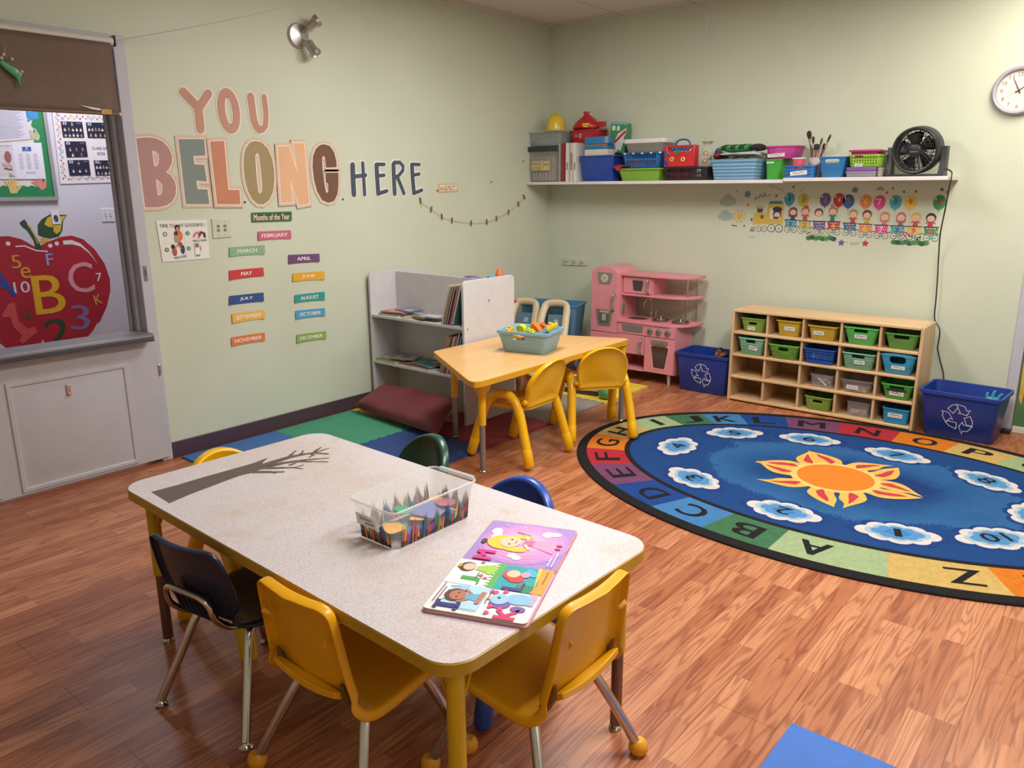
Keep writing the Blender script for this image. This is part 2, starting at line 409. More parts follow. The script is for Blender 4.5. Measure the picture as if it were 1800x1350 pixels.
def ceil_mat():
    m = bpy.data.materials.new('ceiling_tile'); m.use_nodes = True; nt = m.node_tree; L = nt.links.new
    b = nt.nodes['Principled BSDF']; b.inputs['Roughness'].default_value = 0.85
    tc = nd(nt, 'ShaderNodeTexCoord'); mp = nd(nt, 'ShaderNodeMapping'); mp.inputs['Location'].default_value = (-0.10, 0.12, 0); L(tc.outputs['Object'], mp.inputs['Vector'])
    t = nd(nt, 'ShaderNodeTexBrick', offset=0.0, i_Scale=1.0); t.inputs['Brick Width'].default_value = 0.61; t.inputs['Row Height'].default_value = 1.22
    t.inputs['Mortar Size'].default_value = 0.006; t.inputs['Mortar Smooth'].default_value = 0.0; t.inputs['Color1'].default_value = lin('#D3CAC8'); t.inputs['Color2'].default_value = lin('#CDC4C2'); t.inputs['Mortar'].default_value = lin('#A59B97')
    L(mp.outputs[0], t.inputs['Vector']); L(t.outputs['Color'], b.inputs['Base Color'])
    n = nd(nt, 'ShaderNodeTexNoise', i_Scale=120.0); L(tc.outputs['Object'], n.inputs['Vector'])
    bp = nd(nt, 'ShaderNodeBump', i_Strength=0.3, i_Distance=0.003); L(n.outputs['Fac'], bp.inputs['Height']); L(bp.outputs['Normal'], b.inputs['Normal'])
    return m
obj('ceiling', MB(ceil_mat()).bb(-0.12, 6.0, -7.0, 0.12, CEIL, CEIL + 0.1), kind='structure', smooth=0)
DY0, DY1, DTOP = -4.56, -3.625, 2.185            # doorway in the left wall
w = MB(WALL).bb(-0.12, 0, DY1, 0.12, 0, CEIL).bb(-0.12, 0, -7.0, DY0, 0, CEIL).bb(-0.12, 0, DY0, DY1, DTOP, CEIL)
obj('wall_left', w, kind='structure', smooth=0)
obj('wall_back', MB(WALL).bb(0, 3.635, 0, 0.12, 0, CEIL).bb(3.635, 4.6, 0, 0.12, 2.12, CEIL).bb(4.6, 6.0, 0, 0.12, 0, CEIL), kind='structure', smooth=0)
obj('wall_right', MB(WALL).bb(6.0, 6.12, -7.0, 0.12, 0, CEIL), kind='structure', smooth=0)
obj('wall_front', MB(WALL).bb(-0.12, 6.12, -7.12, -7.0, 0, CEIL), kind='structure', smooth=0)
obj('wall_hall', MB(HALL).bb(-1.72, -1.6, -7.0, -1.0, 0, 2.6).bb(-1.6, -0.12, -1.12, -1.0, 0, 2.6), kind='structure', smooth=0)
obj('ceiling_hall', MB(ceil_mat()).bb(-1.72, -0.12, -7.0, -1.0, 2.6, 2.7), kind='structure', smooth=0)
# baseboards
obj('baseboard_left', MB(mat('#4B3843', rough=0.4, var=0.06)).bb(0, 0.012, -3.566, 0.0, 0, 0.094), kind='structure', bev=0.003)
obj('baseboard_back', MB(mat('#D8D4CC', rough=0.5)).bb(3.64, 4.6, -0.012, 0.06, 0, 0.04), kind='structure', bev=0.003)
# doorway casing and jamb
c = MB(TRIM).bb(-0.13, 0.014, DY1 - 0.004, -3.568, 0, DTOP + 0.06).bb(-0.13, 0.014, DY0 - 0.06, DY0 + 0.004, 0, DTOP + 0.06).bb(-0.13, 0.014, DY0, DY1, DTOP - 0.004, DTOP + 0.06)
obj('trim_1', c, kind='structure', bev=0.004)
obj('trim_2', MB(mat('#A5A3A8', rough=0.5)).bb(-0.085, -0.05, DY1 - 0.026, DY1 - 0.004, 0, DTOP).bb(-0.125, -0.10, DY1 - 0.038, DY1 - 0.004, 0, DTOP), kind='structure', bev=0.003)
# half door with ledge
d = bpy.data.objects.new('door_1', None); COL.objects.link(d); d['kind'] = 'structure'
DOOR = mat('#B7B5BC', rough=0.42, var=0.03, bump=0.06)
mb = MB(DOOR).bb(-0.012, 0.026, -4.62, -3.588, 0.02, 0.708)
obj('slab', mb, d, bev=0.005)
def raised(y0, y1, z0, z1):
    fr = f_left(0.026); q = MB(DOOR, fr); q.keep = 1
    ring = lambda e, w: [fr(x, y, w) for x, y in rect(y0 + e, z0 + e, y1 - e, z1 - e)]
    q.loft([ring(0, 0.0), ring(0.004, 0.007), ring(0.020, 0.007), ring(0.026, 0.0005), ring(0.034, 0.0005), ring(0.066, 0.011)], cap0=False)
    obj('panel', q, d, smooth=20)
raised(-4.35, -3.766, 0.035, 0.598); raised(-4.62, -4.43, 0.035, 0.598)
pr = MB(mat('#726F74', rough=0.55, var=0.05))
prof = [(-0.09, 0.705), (0.095, 0.705), (0.105, 0.709), (0.095, 0.713), (0.106, 0.717), (0.096, 0.721), (0.106, 0.725), (0.096, 0.729), (0.104, 0.733), (0.10, 0.742), (0.085, 0.748), (-0.09, 0.748)]
pr.loft([[V((x, y, z)) for x, z in prof] for y in (-4.62, -3.637)])
obj('ledge', pr, d, smooth=20, label='dark grey ribbed ledge')
k = MB(chrome()); k.bb(0.026, 0.034, -3.60, -3.588, 0.50, 0.56)
obj('hinge', k, d, bev=0.002)
k = MB(chrome()); fy, fz = (-4.075,0.514); k.bb(0.036, 0.044, fy - 0.010, fy + 0.010, fz - 0.028, fz + 0.028); k.cyl((0.04, fy, fz - 0.02), (0.052, fy, fz - 0.02), 0.006)
obj('latch', k, d, bev=0.002)
k = MB(mat('#8A888E', rough=0.4, metal=0.6)).bb(0.014, 0.018, -3.612, -3.594, 1.02, 1.10); k.m(ink('#2A2A2E')).bb(0.018, 0.019, -3.606, -3.601, 1.045, 1.08)
tag(obj('strike_plate', k, bev=0.001), 'grey metal strike plate on the grey door frame above the ledge', 'strike plate')
# painted door at the right end of the back wall
obj('trim_3', MB(TRIM).bb(3.577, 3.637, -0.016, 0.03, 0, 2.16).bb(3.637, 4.6, -0.016, 0.03, 2.10, 2.16), kind='structure', bev=0.004)
d2 = bpy.data.objects.new('door_2', None); COL.objects.link(d2); d2['kind'] = 'structure'
obj('slab', MB(mat('#4F7A4A', rough=0.5, var=0.12, scale=6)).bb(3.64, 4.6, 0.0, 0.04, 0.042, 2.10), d2)
fr = f_back(0.0); q = MB(fr=fr); q.keep = 1
q.flat([(3.645, 0.70), (3.69, 0.62), (3.74, 0.66), (3.84, 0.9), (3.95, 0.95), (3.95, 2.0), (3.645, 2.0)], 2, mat('#C3C79A', rough=0.6, var=0.1))
q.flat([(3.645, 0.42), (3.65, 0.22), (3.665, 0.18), (3.672, 0.25), (3.69, 0.40), (3.685, 0.60), (3.665, 0.68), (3.648, 0.66)], 3, mat('#C9A447', rough=0.6, var=0.12))
q.flat([(3.70, 0.2), (3.73, 0.12), (3.78, 0.35), (3.80, 0.7), (3.75, 0.62), (3.71, 0.4)], 3, mat('#6FA04C', rough=0.6, var=0.12))
obj('mural', q, d2, smooth=0)
# ceiling lamps (above and behind the view)
for i, (lx, ly, e, c) in enumerate(LAMPS):
    t = thing('ceiling_light', ['white ceiling light panel near the back wall', 'white ceiling light panel in the middle of the room', 'white ceiling light panel near the left wall', 'white ceiling light panel behind the viewer'][i], 'ceiling light', (lx, ly, CEIL))
    f = MB(mat('#E8E8E6', rough=0.5))
    for a in (-1, 1): f.box((a * 0.30, 0, -0.012), (0.02, 1.22, 0.024)); f.box((0, a * 0.60, -0.012), (0.58, 0.02, 0.024))
    obj('frame', f, t); obj('diffuser', MB(mat('#FFF6E8', emit=2.0)).box((0, 0, -0.006), (0.58, 1.18, 0.006)), t)

# ---------------------------------------------------------------- left wall decorations
def quadf(q, fr):
    """card frame: unit square (0..1, 0..1) stretched over the quad q (top-left, top-right, bottom-right, bottom-left)"""
    tl, tr, br, bl = [V((p[0], p[1])) for p in q]
    def g(u, v, w):
        p = (bl * (1 - u) + br * u) * (1 - v) + (tl * (1 - u) + tr * u) * v
        return fr(p.x, p.y, w)
    return g
U = rect(0, 0, 1, 1)
LW = f_left(0.0)

BEL = [('B', '#AE8480', [[(-3.562,1.755),(-3.507,1.763),(-3.46,1.76),(-3.421,1.745),(-3.39,1.71),(-3.379,1.671),(-3.383,1.638),(-3.402,1.605),(-3.422,1.588),(-3.399,1.572),(-3.378,1.539),(-3.375,1.506),(-3.383,1.465),(-3.405,1.432),(-3.439,1.413),(-3.482,1.404),(-3.558,1.405)], [(-3.485,1.697),(-3.465,1.691),(-3.453,1.676),(-3.452,1.656),(-3.459,1.63),(-3.471,1.617),(-3.484,1.618)], [(-3.483,1.551),(-3.463,1.539),(-3.452,1.519),(-3.452,1.496),(-3.46,1.476),(-3.471,1.466),(-3.482,1.468)]]),
 ('E', '#7A8681', [[(-3.333,1.761),(-3.182,1.767),(-3.184,1.679),(-3.257,1.674),(-3.255,1.631),(-3.197,1.63),(-3.191,1.539),(-3.253,1.543),(-3.251,1.498),(-3.192,1.496),(-3.189,1.415),(-3.329,1.417)]]),
 ('L', '#C07E62', [[(-3.151,1.755),(-3.065,1.762),(-3.066,1.493),(-2.995,1.492),(-2.997,1.411),(-3.144,1.414)]]),
 ('O', '#9C8A62', [[(-2.866,1.77),(-2.82,1.764),(-2.781,1.73),(-2.756,1.672),(-2.749,1.607),(-2.753,1.54),(-2.77,1.474),(-2.8,1.43),(-2.842,1.406),(-2.88,1.409),(-2.915,1.439),(-2.94,1.49),(-2.951,1.547),(-2.953,1.618),(-2.945,1.682),(-2.929,1.725),(-2.901,1.758)], [(-2.856,1.702),(-2.844,1.692),(-2.841,1.634),(-2.838,1.54),(-2.842,1.489),(-2.855,1.469),(-2.869,1.478),(-2.872,1.54),(-2.872,1.62),(-2.87,1.684)]]),
 ('N', '#DFAE87', [[(-2.714,1.743),(-2.634,1.749),(-2.588,1.59),(-2.6,1.769),(-2.522,1.77),(-2.514,1.406),(-2.591,1.396),(-2.642,1.548),(-2.636,1.416),(-2.718,1.413)]]),
 ('G', '#73503F', [[(-2.369,1.77),(-2.325,1.76),(-2.293,1.722),(-2.28,1.668),(-2.281,1.63),(-2.365,1.626),(-2.37,1.689),(-2.379,1.698),(-2.39,1.685),(-2.393,1.619),(-2.384,1.518),(-2.377,1.474),(-2.368,1.47),(-2.359,1.482),(-2.357,1.53),(-2.373,1.53),(-2.373,1.596),(-2.269,1.597),(-2.273,1.526),(-2.285,1.462),(-2.316,1.418),(-2.362,1.407),(-2.411,1.424),(-2.446,1.479),(-2.464,1.549),(-2.469,1.626),(-2.46,1.695),(-2.434,1.741),(-2.403,1.763)]])]
WORD = ['dusty pink paper letter B on the left wall', 'grey green paper letter E between the pink B and the terracotta L', 'terracotta paper letter L on the left wall', 'olive paper letter O with a narrow slot, in the lower word', 'peach paper letter N on the left wall', 'dark brown paper letter G on the left wall']
for (nm, colr, P), lb in zip(BEL, WORD):
    LW = f_left(.0045 if nm in 'LN' else 0.0)
    back = [P[0]]                                   # the backing card fills the counters
    b = MB(mat('#D3B9A6', rough=0.75, var=0.12, scale=160), LW); b.shape(fill_mesh(back, 0.019), 0.001, 0.004)
    o = obj('paper_letter', b, smooth=0); tag(o, lb, 'letter', 'letters of the lower word')
    r = MB(mat('#EBE0D0', rough=0.7, var=0.03), LW); r.shape(fill_mesh(P, 0.0055), 0.0046); obj('rim', r, o, smooth=0)
    c = MB(mat(colr, rough=0.62, var=0.05, scale=6), LW); c.shape(fill_mesh(P, 0.0), 0.0052); obj('letter_face', c, o, smooth=0)

LW = f_left(0.0)
def stroke_letter(strokes, colr, rimc, lb, grp, g):
    b = MB(mat(rimc, rough=0.7, var=0.03), f_left(0.002)); c = MB(mat(colr, rough=0.62, var=0.05, scale=8), f_left(0.004))
    for pts, r in strokes:
        b.stroke(pts, r + g, 0, n=16); c.stroke(pts, r, 0, n=16)
        b.prism(circ(pts[0][0], pts[0][1], r + g, n=16), -0.0018, -0.0002)
    o = obj('paper_letter', b, smooth=0); tag(o, lb, 'letter', grp); obj('letter_face', c, o, smooth=0)
def ell(c, rx, ry, rot, n=28): return circ(c[0], c[1], rx, ry, rot, n)
TAN = '#B98A74'
stroke_letter([([(-3.275,2.005),(-3.199,1.932),(-3.198,1.876),(-3.198,1.82)], .024), ([(-3.131,2.01),(-3.196,1.929)], .022)], TAN, '#E8DACB', 'tan paper letter Y of the top word', 'letters of the top word', .0085)
c0 = (-1.31,1.653)
co = (-3.014,1.926)
stroke_letter([(ell(co, .046, .100, 0.05) + [ell(co, .046, .100, 0.05)[0]], .022)], '#BC8B7A', '#E8DACB', 'tan paper letter O of the top word, wide oval', 'letters of the top word', .0085)
stroke_letter([([(-2.867,2.015),(-2.863,1.945),(-2.859,1.89),(-2.846,1.852),(-2.826,1.835)], .022), ([(-2.826,1.835),(-2.805,1.836),(-2.784,1.858),(-2.774,1.916),(-2.774,1.965),(-2.778,2.02)], .0165)], TAN, '#E8DACB', 'tan paper letter U of the top word', 'letters of the top word', .0085)
NV = '#46505F'
stroke_letter([([(-2.148,1.645),(-2.151,1.554),(-2.15,1.46)], .020), ([(-2.062,1.659),(-2.06,1.554),(-2.059,1.457)], .014), ([(-2.144,1.572),(-2.042,1.583)], .013)], NV, '#E9E7E0', 'slate blue paper letter H on the left wall', 'letters of the last word', .008)
stroke_letter([([(-1.943,1.649),(-1.942,1.555),(-1.939,1.463)], .018), ([(-1.942,1.654),(-1.873,1.655)], .012), ([(-1.94,1.578),(-1.879,1.584)], .012), ([(-1.939,1.461),(-1.86,1.479)], .013)], NV, '#E9E7E0', 'slate blue paper letter E next to the H', 'letters of the last word', .008)
stroke_letter([([(-1.79,1.655),(-1.791,1.555),(-1.789,1.461)], .018), ([(-1.783,1.669),(-1.73,1.671),(-1.701,1.648),(-1.705,1.617),(-1.747,1.581),(-1.776,1.571)], .013), ([(-1.759,1.571),(-1.727,1.513),(-1.703,1.462)], .015)], NV, '#E9E7E0', 'slate blue paper letter R on the left wall', 'letters of the last word', .008)
stroke_letter([([(-1.616,1.655),(-1.613,1.556),(-1.606,1.464)], .018), ([(-1.616,1.66),(-1.542,1.66)], .012), ([(-1.609,1.586),(-1.547,1.595)], .012), ([(-1.606,1.461),(-1.527,1.482)], .013)], NV, '#E9E7E0', 'slate blue paper letter E after the R, last of the words', 'letters of the last word', .008)

# months
def strip(q, colr, txt, lb, tw=0.72, th=0.42, tcol='#F2EEE6', bow=0.006):
    fr = quadf(q, LW); n = 8
    b = MB(mat(colr, rough=0.5, var=0.05, scale=12), LW)
    def curl(u): return 0.0025 + bow * (2 * u - 1) ** 4
    rings = []
    for i in range(n + 1):
        u = i / n; c = curl(u)
        rings.append([fr(u, 0, c), fr(u, 1, c * .6), fr(u, 1, c * .6 + .0012), fr(u, 0, c + .0012)])
    b.loft(rings)
    o = obj('month_strip', b, smooth=0); tag(o, lb, 'wall label', 'month name strips')
    g = lambda u, v, w: fr(u, v, curl(u) * (1 - .4 * v) + .0022 + w); t = MB(ink(tcol), g); t.text(txt, 0.5, 0.5, tw, th, wz=0.0, bold=0.015); obj('lettering', t, o, smooth=0)
    return o
for q, c, tx, lb, tw in [
 ([(-2.895,1.249),(-2.662,1.247),(-2.665,1.196),(-2.897,1.197)], '#C2607E', 'FEBRUARY', 'pink strip reading FEBRUARY on the left wall', .78),
 ([(-3.092,1.167),(-2.856,1.167),(-2.861,1.114),(-3.096,1.115)], '#86AE88', 'MARCH', 'sage green strip reading MARCH on the left wall', .54),
 ([(-2.694,1.097),(-2.46,1.089),(-2.463,1.038),(-2.697,1.042)], '#6A4272', 'APRIL', 'purple strip reading APRIL on the left wall', .44),
 ([(-3.106,1.034),(-2.878,1.034),(-2.879,0.984),(-3.109,0.979)], '#C5393F', 'MAY', 'red strip reading MAY on the left wall', .32),
 ([(-2.672,0.981),(-2.431,0.974),(-2.434,0.921),(-2.677,0.93)], '#DEA32E', 'JUNE', 'amber strip reading JUNE on the left wall', .40),
 ([(-3.121,0.886),(-2.891,0.883),(-2.894,0.83),(-3.127,0.834)], '#304C87', 'JULY', 'navy strip reading JULY on the left wall', .37),
 ([(-2.67,0.844),(-2.438,0.841),(-2.441,0.787),(-2.674,0.795)], '#31978C', 'AUGUST', 'teal strip reading AUGUST on the left wall', .6),
 ([(-3.116,0.781),(-2.894,0.777),(-2.896,0.725),(-3.117,0.724)], '#E3B24B', 'SEPTEMBER', 'mustard strip reading SEPTEMBER on the left wall', .8),
 ([(-2.673,0.743),(-2.445,0.734),(-2.447,0.683),(-2.675,0.689)], '#4C9BC2', 'OCTOBER', 'light blue strip reading OCTOBER on the left wall', .72),
 ([(-3.133,0.64),(-2.906,0.637),(-2.909,0.587),(-3.135,0.587)], '#D97B45', 'NOVEMBER', 'orange strip reading NOVEMBER on the left wall', .8),
 ([(-2.679,0.589),(-2.446,0.58),(-2.45,0.53),(-2.681,0.536)], '#86A94E', 'DECEMBER', 'leaf green strip reading DECEMBER on the left wall', .76)]:
    strip(q, c, tx, lb, tw)
q = [(-2.929,1.361),(-2.644,1.361),(-2.649,1.301),(-2.932,1.303)]
fr = quadf(q, LW)
b = MB(mat('#3C7F48', rough=0.5), fr); b.prism(rrect(0, 0, 1, 1, .06), 0.001, 0.0035); o = obj('month_strip', b, smooth=0)
tag(o, 'dark green strip reading Months of the Year above the month names', 'wall label', 'month name strips')
b = MB(fr=fr); b.m(mat('#2B5B35', rough=.5)).flat(rect(.03, .1, .97, .9), 8); b.text('Months of the Year', .5, .5, .9, .66, wz=.0046, m=ink('#8C5A33'), bold=.05); b.text('Months of the Year', .5, .5, .88, .60, wz=.0054, m=ink('#F2EEDC'), bold=.0)
obj('lettering', b, o, smooth=0)

# goodbye poster
q = [(-3.507,1.334),(-3.215,1.331),(-3.219,1.113),(-3.496,1.112)]
fr = quadf(q, f_left(0.002)); G = '#2F8463'
b = MB(mat('#E4E2DC', rough=0.45, var=.02), fr); b.prism(U, 0, .0022); o = obj('paper_poster', b, smooth=0)
tag(o, 'white paper poster of goodbye gestures reading TIME TO SAY GOODBYE', 'poster')
P = MB(fr=quadf(q, f_left(.0042)))
P.text('TIME TO   AY GOODBYE !', .5, .87, .9, .085, m=ink('#27463F'), bold=.03)
P.flat(rect(.03, .435, .97, .44), 1, ink('#C9B9BC')); P.flat(rect(.505, .05, .51, .8), 1)
for (x, y), n in zip(((.13, .67), (.58, .67), (.12, .29), (.57, .29)), '1234'):
    P.flat(circ(x, y, .042, .055), 2, ink(G)); P.text(n, x, y, .03, .055, layer=3, m=ink('#F4F2EC'), bold=.04)
P.flat(circ(.39, .62, .085, .14), 2, ink('#D9742F')); P.flat(circ(.355, .57, .06, .10), 3, ink('#B58A7C')); P.flat(circ(.385, .81, .05, .085), 3, ink('#2E2528')); P.flat(circ(.385, .78, .03, .05), 4, ink('#C98E6E')); P.flat(circ(.345, .68, .038, .055), 4, ink('#3A2A26'))
P.text('HUG', .37, .475, .13, .06, m=ink('#27463F'), bold=.04)
P.stroke([(.70, .58), (.74, .66), (.80, .68), (.82, .60), (.80, .55)], .026, 2, ink('#C97F7C')); P.stroke([(.93, .56), (.92, .65), (.86, .68), (.82, .61)], .026, 3, ink('#5B3B3A')); P.text('MAKE A HEART', .82, .475, .3, .05, m=ink('#27463F'), bold=.03)
P.flat(circ(.27, .24, .05, .12), 2, ink('#A85842')); P.flat(circ(.25, .36, .04, .055), 3, ink('#2E2528')); P.stroke([(.29, .3), (.34, .4)], .014, 3, ink('#C98E6E'))
P.flat(circ(.44, .28, .045, .12), 2, ink('#2F3F66')); P.flat(circ(.40, .41, .045, .05), 3, ink('#B5342F')); P.stroke([(.41, .3), (.35, .4)], .014, 3, ink('#C98E6E'))
P.text('HIGH-FIVE', .37, .09, .26, .06, .12, m=ink('#27463F'), bold=.03)
P.flat(rect(.68, .08, .80, .42), 2, ink('#B9B9BB')); P.flat(circ(.745, .2, .05, .12), 3, ink('#E8E8E6')); P.flat(circ(.745, .35, .035, .05), 4, ink('#8C5E58')); P.flat(rect(.71, .08, .79, .12), 4, ink('#5E8A8A')); P.stroke([(.82, .22), (.83, .33)], .012, 3, ink('#C98E6E'))
obj('print', P, o, smooth=0)

# switch plate on the green wall
def plate(fr, q, lb, colr, kind, name='wall_plate', cat='wall plate'):
    f = quadf(q, fr); b = MB(mat(colr, rough=0.4, var=.02), f)
    e = .04
    b.loft([[f(x, y, 0.0) for x, y in U], [f(x, y, .004) for x, y in U], [f(x, y, .007) for x, y in rect(e, e, 1 - e, 1 - e)]])
    o = obj(name, b, smooth=0); tag(o, lb, cat)
    for cx in (.31, .66):
        s = MB(mat('#8B8C80' if kind else '#77757E', rough=.5), f)
        if kind:      # sockets
            for cy in (.40, .60): s.prism(circ(cx, cy, .09, .085, n=14), .007, .0085)
            s.m(ink('#4E5048'))
            for cy in (.37, .57):
                s.prism(rect(cx - .05, cy, cx - .03, cy + .08), .0085, .0090); s.prism(rect(cx + .03, cy, cx + .05, cy + .06), .0085, .0090)
            obj('socket', s, o, smooth=0)
        else:
            s.prism(rect(cx - .04, .40, cx + .04, .62), .007, .008); s.m(mat('#D9D7E0')).prism(rect(cx - .025, .45, cx + .025, .55), .008, .016); obj('switch', s, o, smooth=0)
    for cx in (.31, .66):
        for cy in (.17, .83): obj('screw', MB(chrome(), f).prism(circ(cx, cy, .022, n=8), .007, .0085), o, smooth=0)
plate(f_left(0.0), [(-3.186,1.335),(-3.065,1.335),(-3.07,1.224),(-3.187,1.222)], 'pale green double socket plate beside the goodbye poster', '#C9CBB4', 1)

# small rainbow card, nails, clothes pegs on a string
q = [(-1.357,1.526),(-1.148,1.526),(-1.15,1.468),(-1.358,1.462)]
fr = quadf(q, LW); b = MB(mat('#C9A876', rough=.6), fr); b.prism(U, .0005, .003); o = obj('wall_card', b, smooth=0); tag(o, 'small cream and tan card with a rainbow, above the string of pegs', 'wall card')
P = MB(mat('#E6CDB0', rough=.6), quadf(q, f_left(.0032))); P.flat(rect(.05, .14, .95, .9), 1)
for r, c in ((.10, '#C77E55'), (.075, '#D8AE6A'), (.05, '#6F8FA0')):
    P.stroke([(.18 + r * cos(a), .30 + 3.2 * r * sin(a)) for a in [pi * i / 8 for i in range(9)]], .014, 2, ink(c))
P.m(ink('#5A628A'))
for k, (y, n) in enumerate(((.70, 9), (.50, 7), (.30, 9))):
    for i in range(n):
        if (i * 7 + k) % 4 != 3: P.flat(rect(.33 + i * .058, y - .06, .37 + i * .058, y + .07 - .03 * (i % 2)), 2)
obj('print', P, o, smooth=0)
for i, (y, z) in enumerate([(-2.244,1.429), (-2.963,1.423), (-0.764,1.54), (-1.37,1.478), (-0.36,1.709)]):
    m = MB(mat('#3A3330', rough=.4)); m.lathe([(.0015, 0), (.0015, .004), (.006, .004), (.006, .0065), (.002, .008)], MX.Translation((0, y, z)) @ MX.Rotation(pi / 2, 4, 'Y'), n=10)
    tag(obj('nail', m), 'tiny dark nail head sticking out of the pale green left wall', 'nail', 'nails in the left wall')
SP = [(-1.549,1.41),(-1.523,1.388),(-1.442,1.345),(-1.334,1.289),(-1.226,1.258),(-1.013,1.229),(-0.829,1.232),(-0.711,1.255),(-0.558,1.301),(-0.43,1.365),(-0.353,1.42)]
m = MB(mat('#B3A27E', rough=.8)); m.tube(curve_pts([V((.0085, y, z)) for y, z in SP], 5), .0013, 6)
ys, zs = SP[0]; m.tube(curve_pts([V((.006, ys, zs)), V((.007, ys + .012, zs - .03)), V((.008, ys + .004, zs - .055))], 4), .0012, 6)
tag(obj('string', m), 'thin beige string sagging along the left wall below the words', 'string')
PEG = None
for i, (u, (y, z)) in enumerate(zip((.1, -.25, .02, -.05, -.15, .12, .0, -.1, .15, .5), SP[:1] + SP[2:])):
    if PEG is None:
        m = MB(mat('#8A6A44', rough=.7, var=.12)); m.loft([[V((x, -.0035, -.021)), V((x, .0035, -.021)), V((x, .0045, .004)), V((x, .003, .021)), V((x, -.003, .021)), V((x, -.0045, .004))] for x in (-.0055, -.0016)])
        m.loft([[V((x, -.0035, -.021)), V((x, .0035, -.021)), V((x, .0045, .004)), V((x, .003, .021)), V((x, -.003, .021)), V((x, -.0045, .004))] for x in (.0016, .0055)])
        PEG = thing('clothes_peg', '', 'clothes peg'); obj('wooden_halves', m, PEG)
        m = MB(chrome()); m.tube([V((-.006, .005, .011)), V((.0065, .005, .011)), V((.0065, -.005, .011)), V((-.006, -.005, .011))], .001, 6, closed=True); obj('spring', m, PEG); p = PEG
    else: p = dup(PEG, '', (0, 0, 0))
    p.location = (.0085, y, z); p.rotation_euler = (u, 0, 0)
    tag(p, 'small wooden clothes peg clipped to the string on the left wall', 'clothes peg', 'pegs on the string')
# spotlight fitting
sy, sz = (-2.512,2.387)
t = thing('spotlight', 'double silver spotlight on the left wall near the ceiling', 'wall lamp', (0, sy, sz))
ST = mat('#BDB7B2', rough=.28, metal=.75, var=.05); RY = MX.Rotation(pi / 2, 4, 'Y')
obj('wall_rose', MB(ST).lathe([(.072, 0), (.072, .012), (.066, .02), (.02, .026), (.0, .027)], RY, n=32), t)
def head(c, d, nm):
    d = V(d).normalized(); q = d.to_track_quat('Z', 'Y').to_matrix().to_4x4(); mx = MX.Translation(c) @ q
    h = MB(ST).lathe([(.0, -.03), (.02, -.03), (.026, -.02), (.028, .03), (.036, .04), (.036, .06), (.031, .06), (.026, .035), (.0, .03)], mx, n=20)
    h.cyl((.02, V(c).y * .3, V(c).z * .3), V(c), .007)
    o = obj('lamp_head', h, t); g = MB(mat('#D9D5CC', rough=.2)).lathe([(0, .045), (.03, .05), (.031, .053), (0, .053)], mx, n=20); obj('bulb', g, o)
head((.07, .045, .055), (.35, .55, .45), 'a'); head((.075, .035, -.06), (.35, .35, -.8), 'b')
# roller blind
t = thing('roller_blind', 'brown roller blind half drawn over the doorway', 'blind', (0.05, -4.1, 2.205))
obj('roller', MB(mat('#CFCBC4', rough=.35)).cyl((0, -.53, 0), (0, .452, 0), .021), t)
f = MB(mat('#6F5B4F', rough=.7, var=.06, scale=25, bump=.2, bscale=400)); rows = []
for i in range(11):
    z = -.01 - i / 10 * .335; x = .019 + .003 * sin(i * .9)
    rows.append([V((x, -.53 + j / 12 * .965, z + .012 * (j / 12 - 1) * (i / 10))) for j in range(13)])
f.loft(rows, closed=False, cap0=False, cap1=False); obj('fabric', f, t, solid=.0015)
obj('bottom_bar', MB(mat('#7A6453', rough=.6)).cyl((.02, -.53, -.352), (.02, .436, -.342), .008), t)
e = MB(mat('#D8D4CE', rough=.4)); e.cyl((.02, .434, -.342), (.02, .442, -.342), .009); obj('end_cap', e, t)
e = MB(mat('#B9923E', rough=.5, var=.3, scale=90)); e.box((.0295, .37, -.335), (.002, .05, .024)); obj('gold_tape', e, t, label='gold sticker on the bottom corner')
e = MB(mat('#E8E4DC', rough=.5)); e.prism([(-.4 + .65, -.312), (.345, -.322), (.345, -.331), (.30, -.326)], .026, .028, fr=lambda u, v, w: V((w, u, v))); obj('torn_edge', e, t)
b = MB(mat('#6E6A66', metal=.6, rough=.4)).box((-.012, .462, .004), (.07, .005, .05)); obj('bracket', b, t)
# string from the blind bracket up to the ceiling
a = V((.05, -3.632, 2.212)); bpt = V((.9, -2.05, CEIL - .002))
m = MB(mat('#B8B4A4', rough=.6)); m.tube([a + (bpt - a) * (i / 12) + V((0, 0, -.05 * sin(pi * i / 12))) for i in range(13)], .0013, 6)
tag(obj('cord', m), 'thin pale line strung from the blind bracket up to the ceiling', 'line')
# green dragonfly ornament hanging on the blind
oy, oz = (-4.133,2.029)
t = thing('hanging_ornament', 'green plastic ornament with clear beads hanging on the brown blind', 'ornament', (.085, oy, oz))
m = MB(mat('#2F8F5B', rough=.3)); m.fr = FL
m.loft([[V((.004 * cos(a) + 0, w * sin(a) + sx, z)) for a in [2 * pi * k / 10 for k in range(10)]] for z, w, sx in ((.03, .006, -.03), (.02, .022, -.025), (.0, .028, 0), (-.025, .022, .022), (-.042, .008, .028), (-.08, .001, .03))])
obj('leaf', m, t)
for y, z in ((-.02, .055), (.012, .04), (-.03, .04), (.045, -.01), (.035, -.022)): obj('bead', MB(clear('#F4F4F0', .6, .05)).ball((.004, y, z), .007), t)
m = MB(mat('#BBB8B0')); m.tube([V((0, -.015, .05)), V((0, -.01, .09))], .001, 5); obj('thread', m, t)

# ---------------------------------------------------------------- corridor wall beyond the half door
HX = -1.6
HW = f_left(HX)
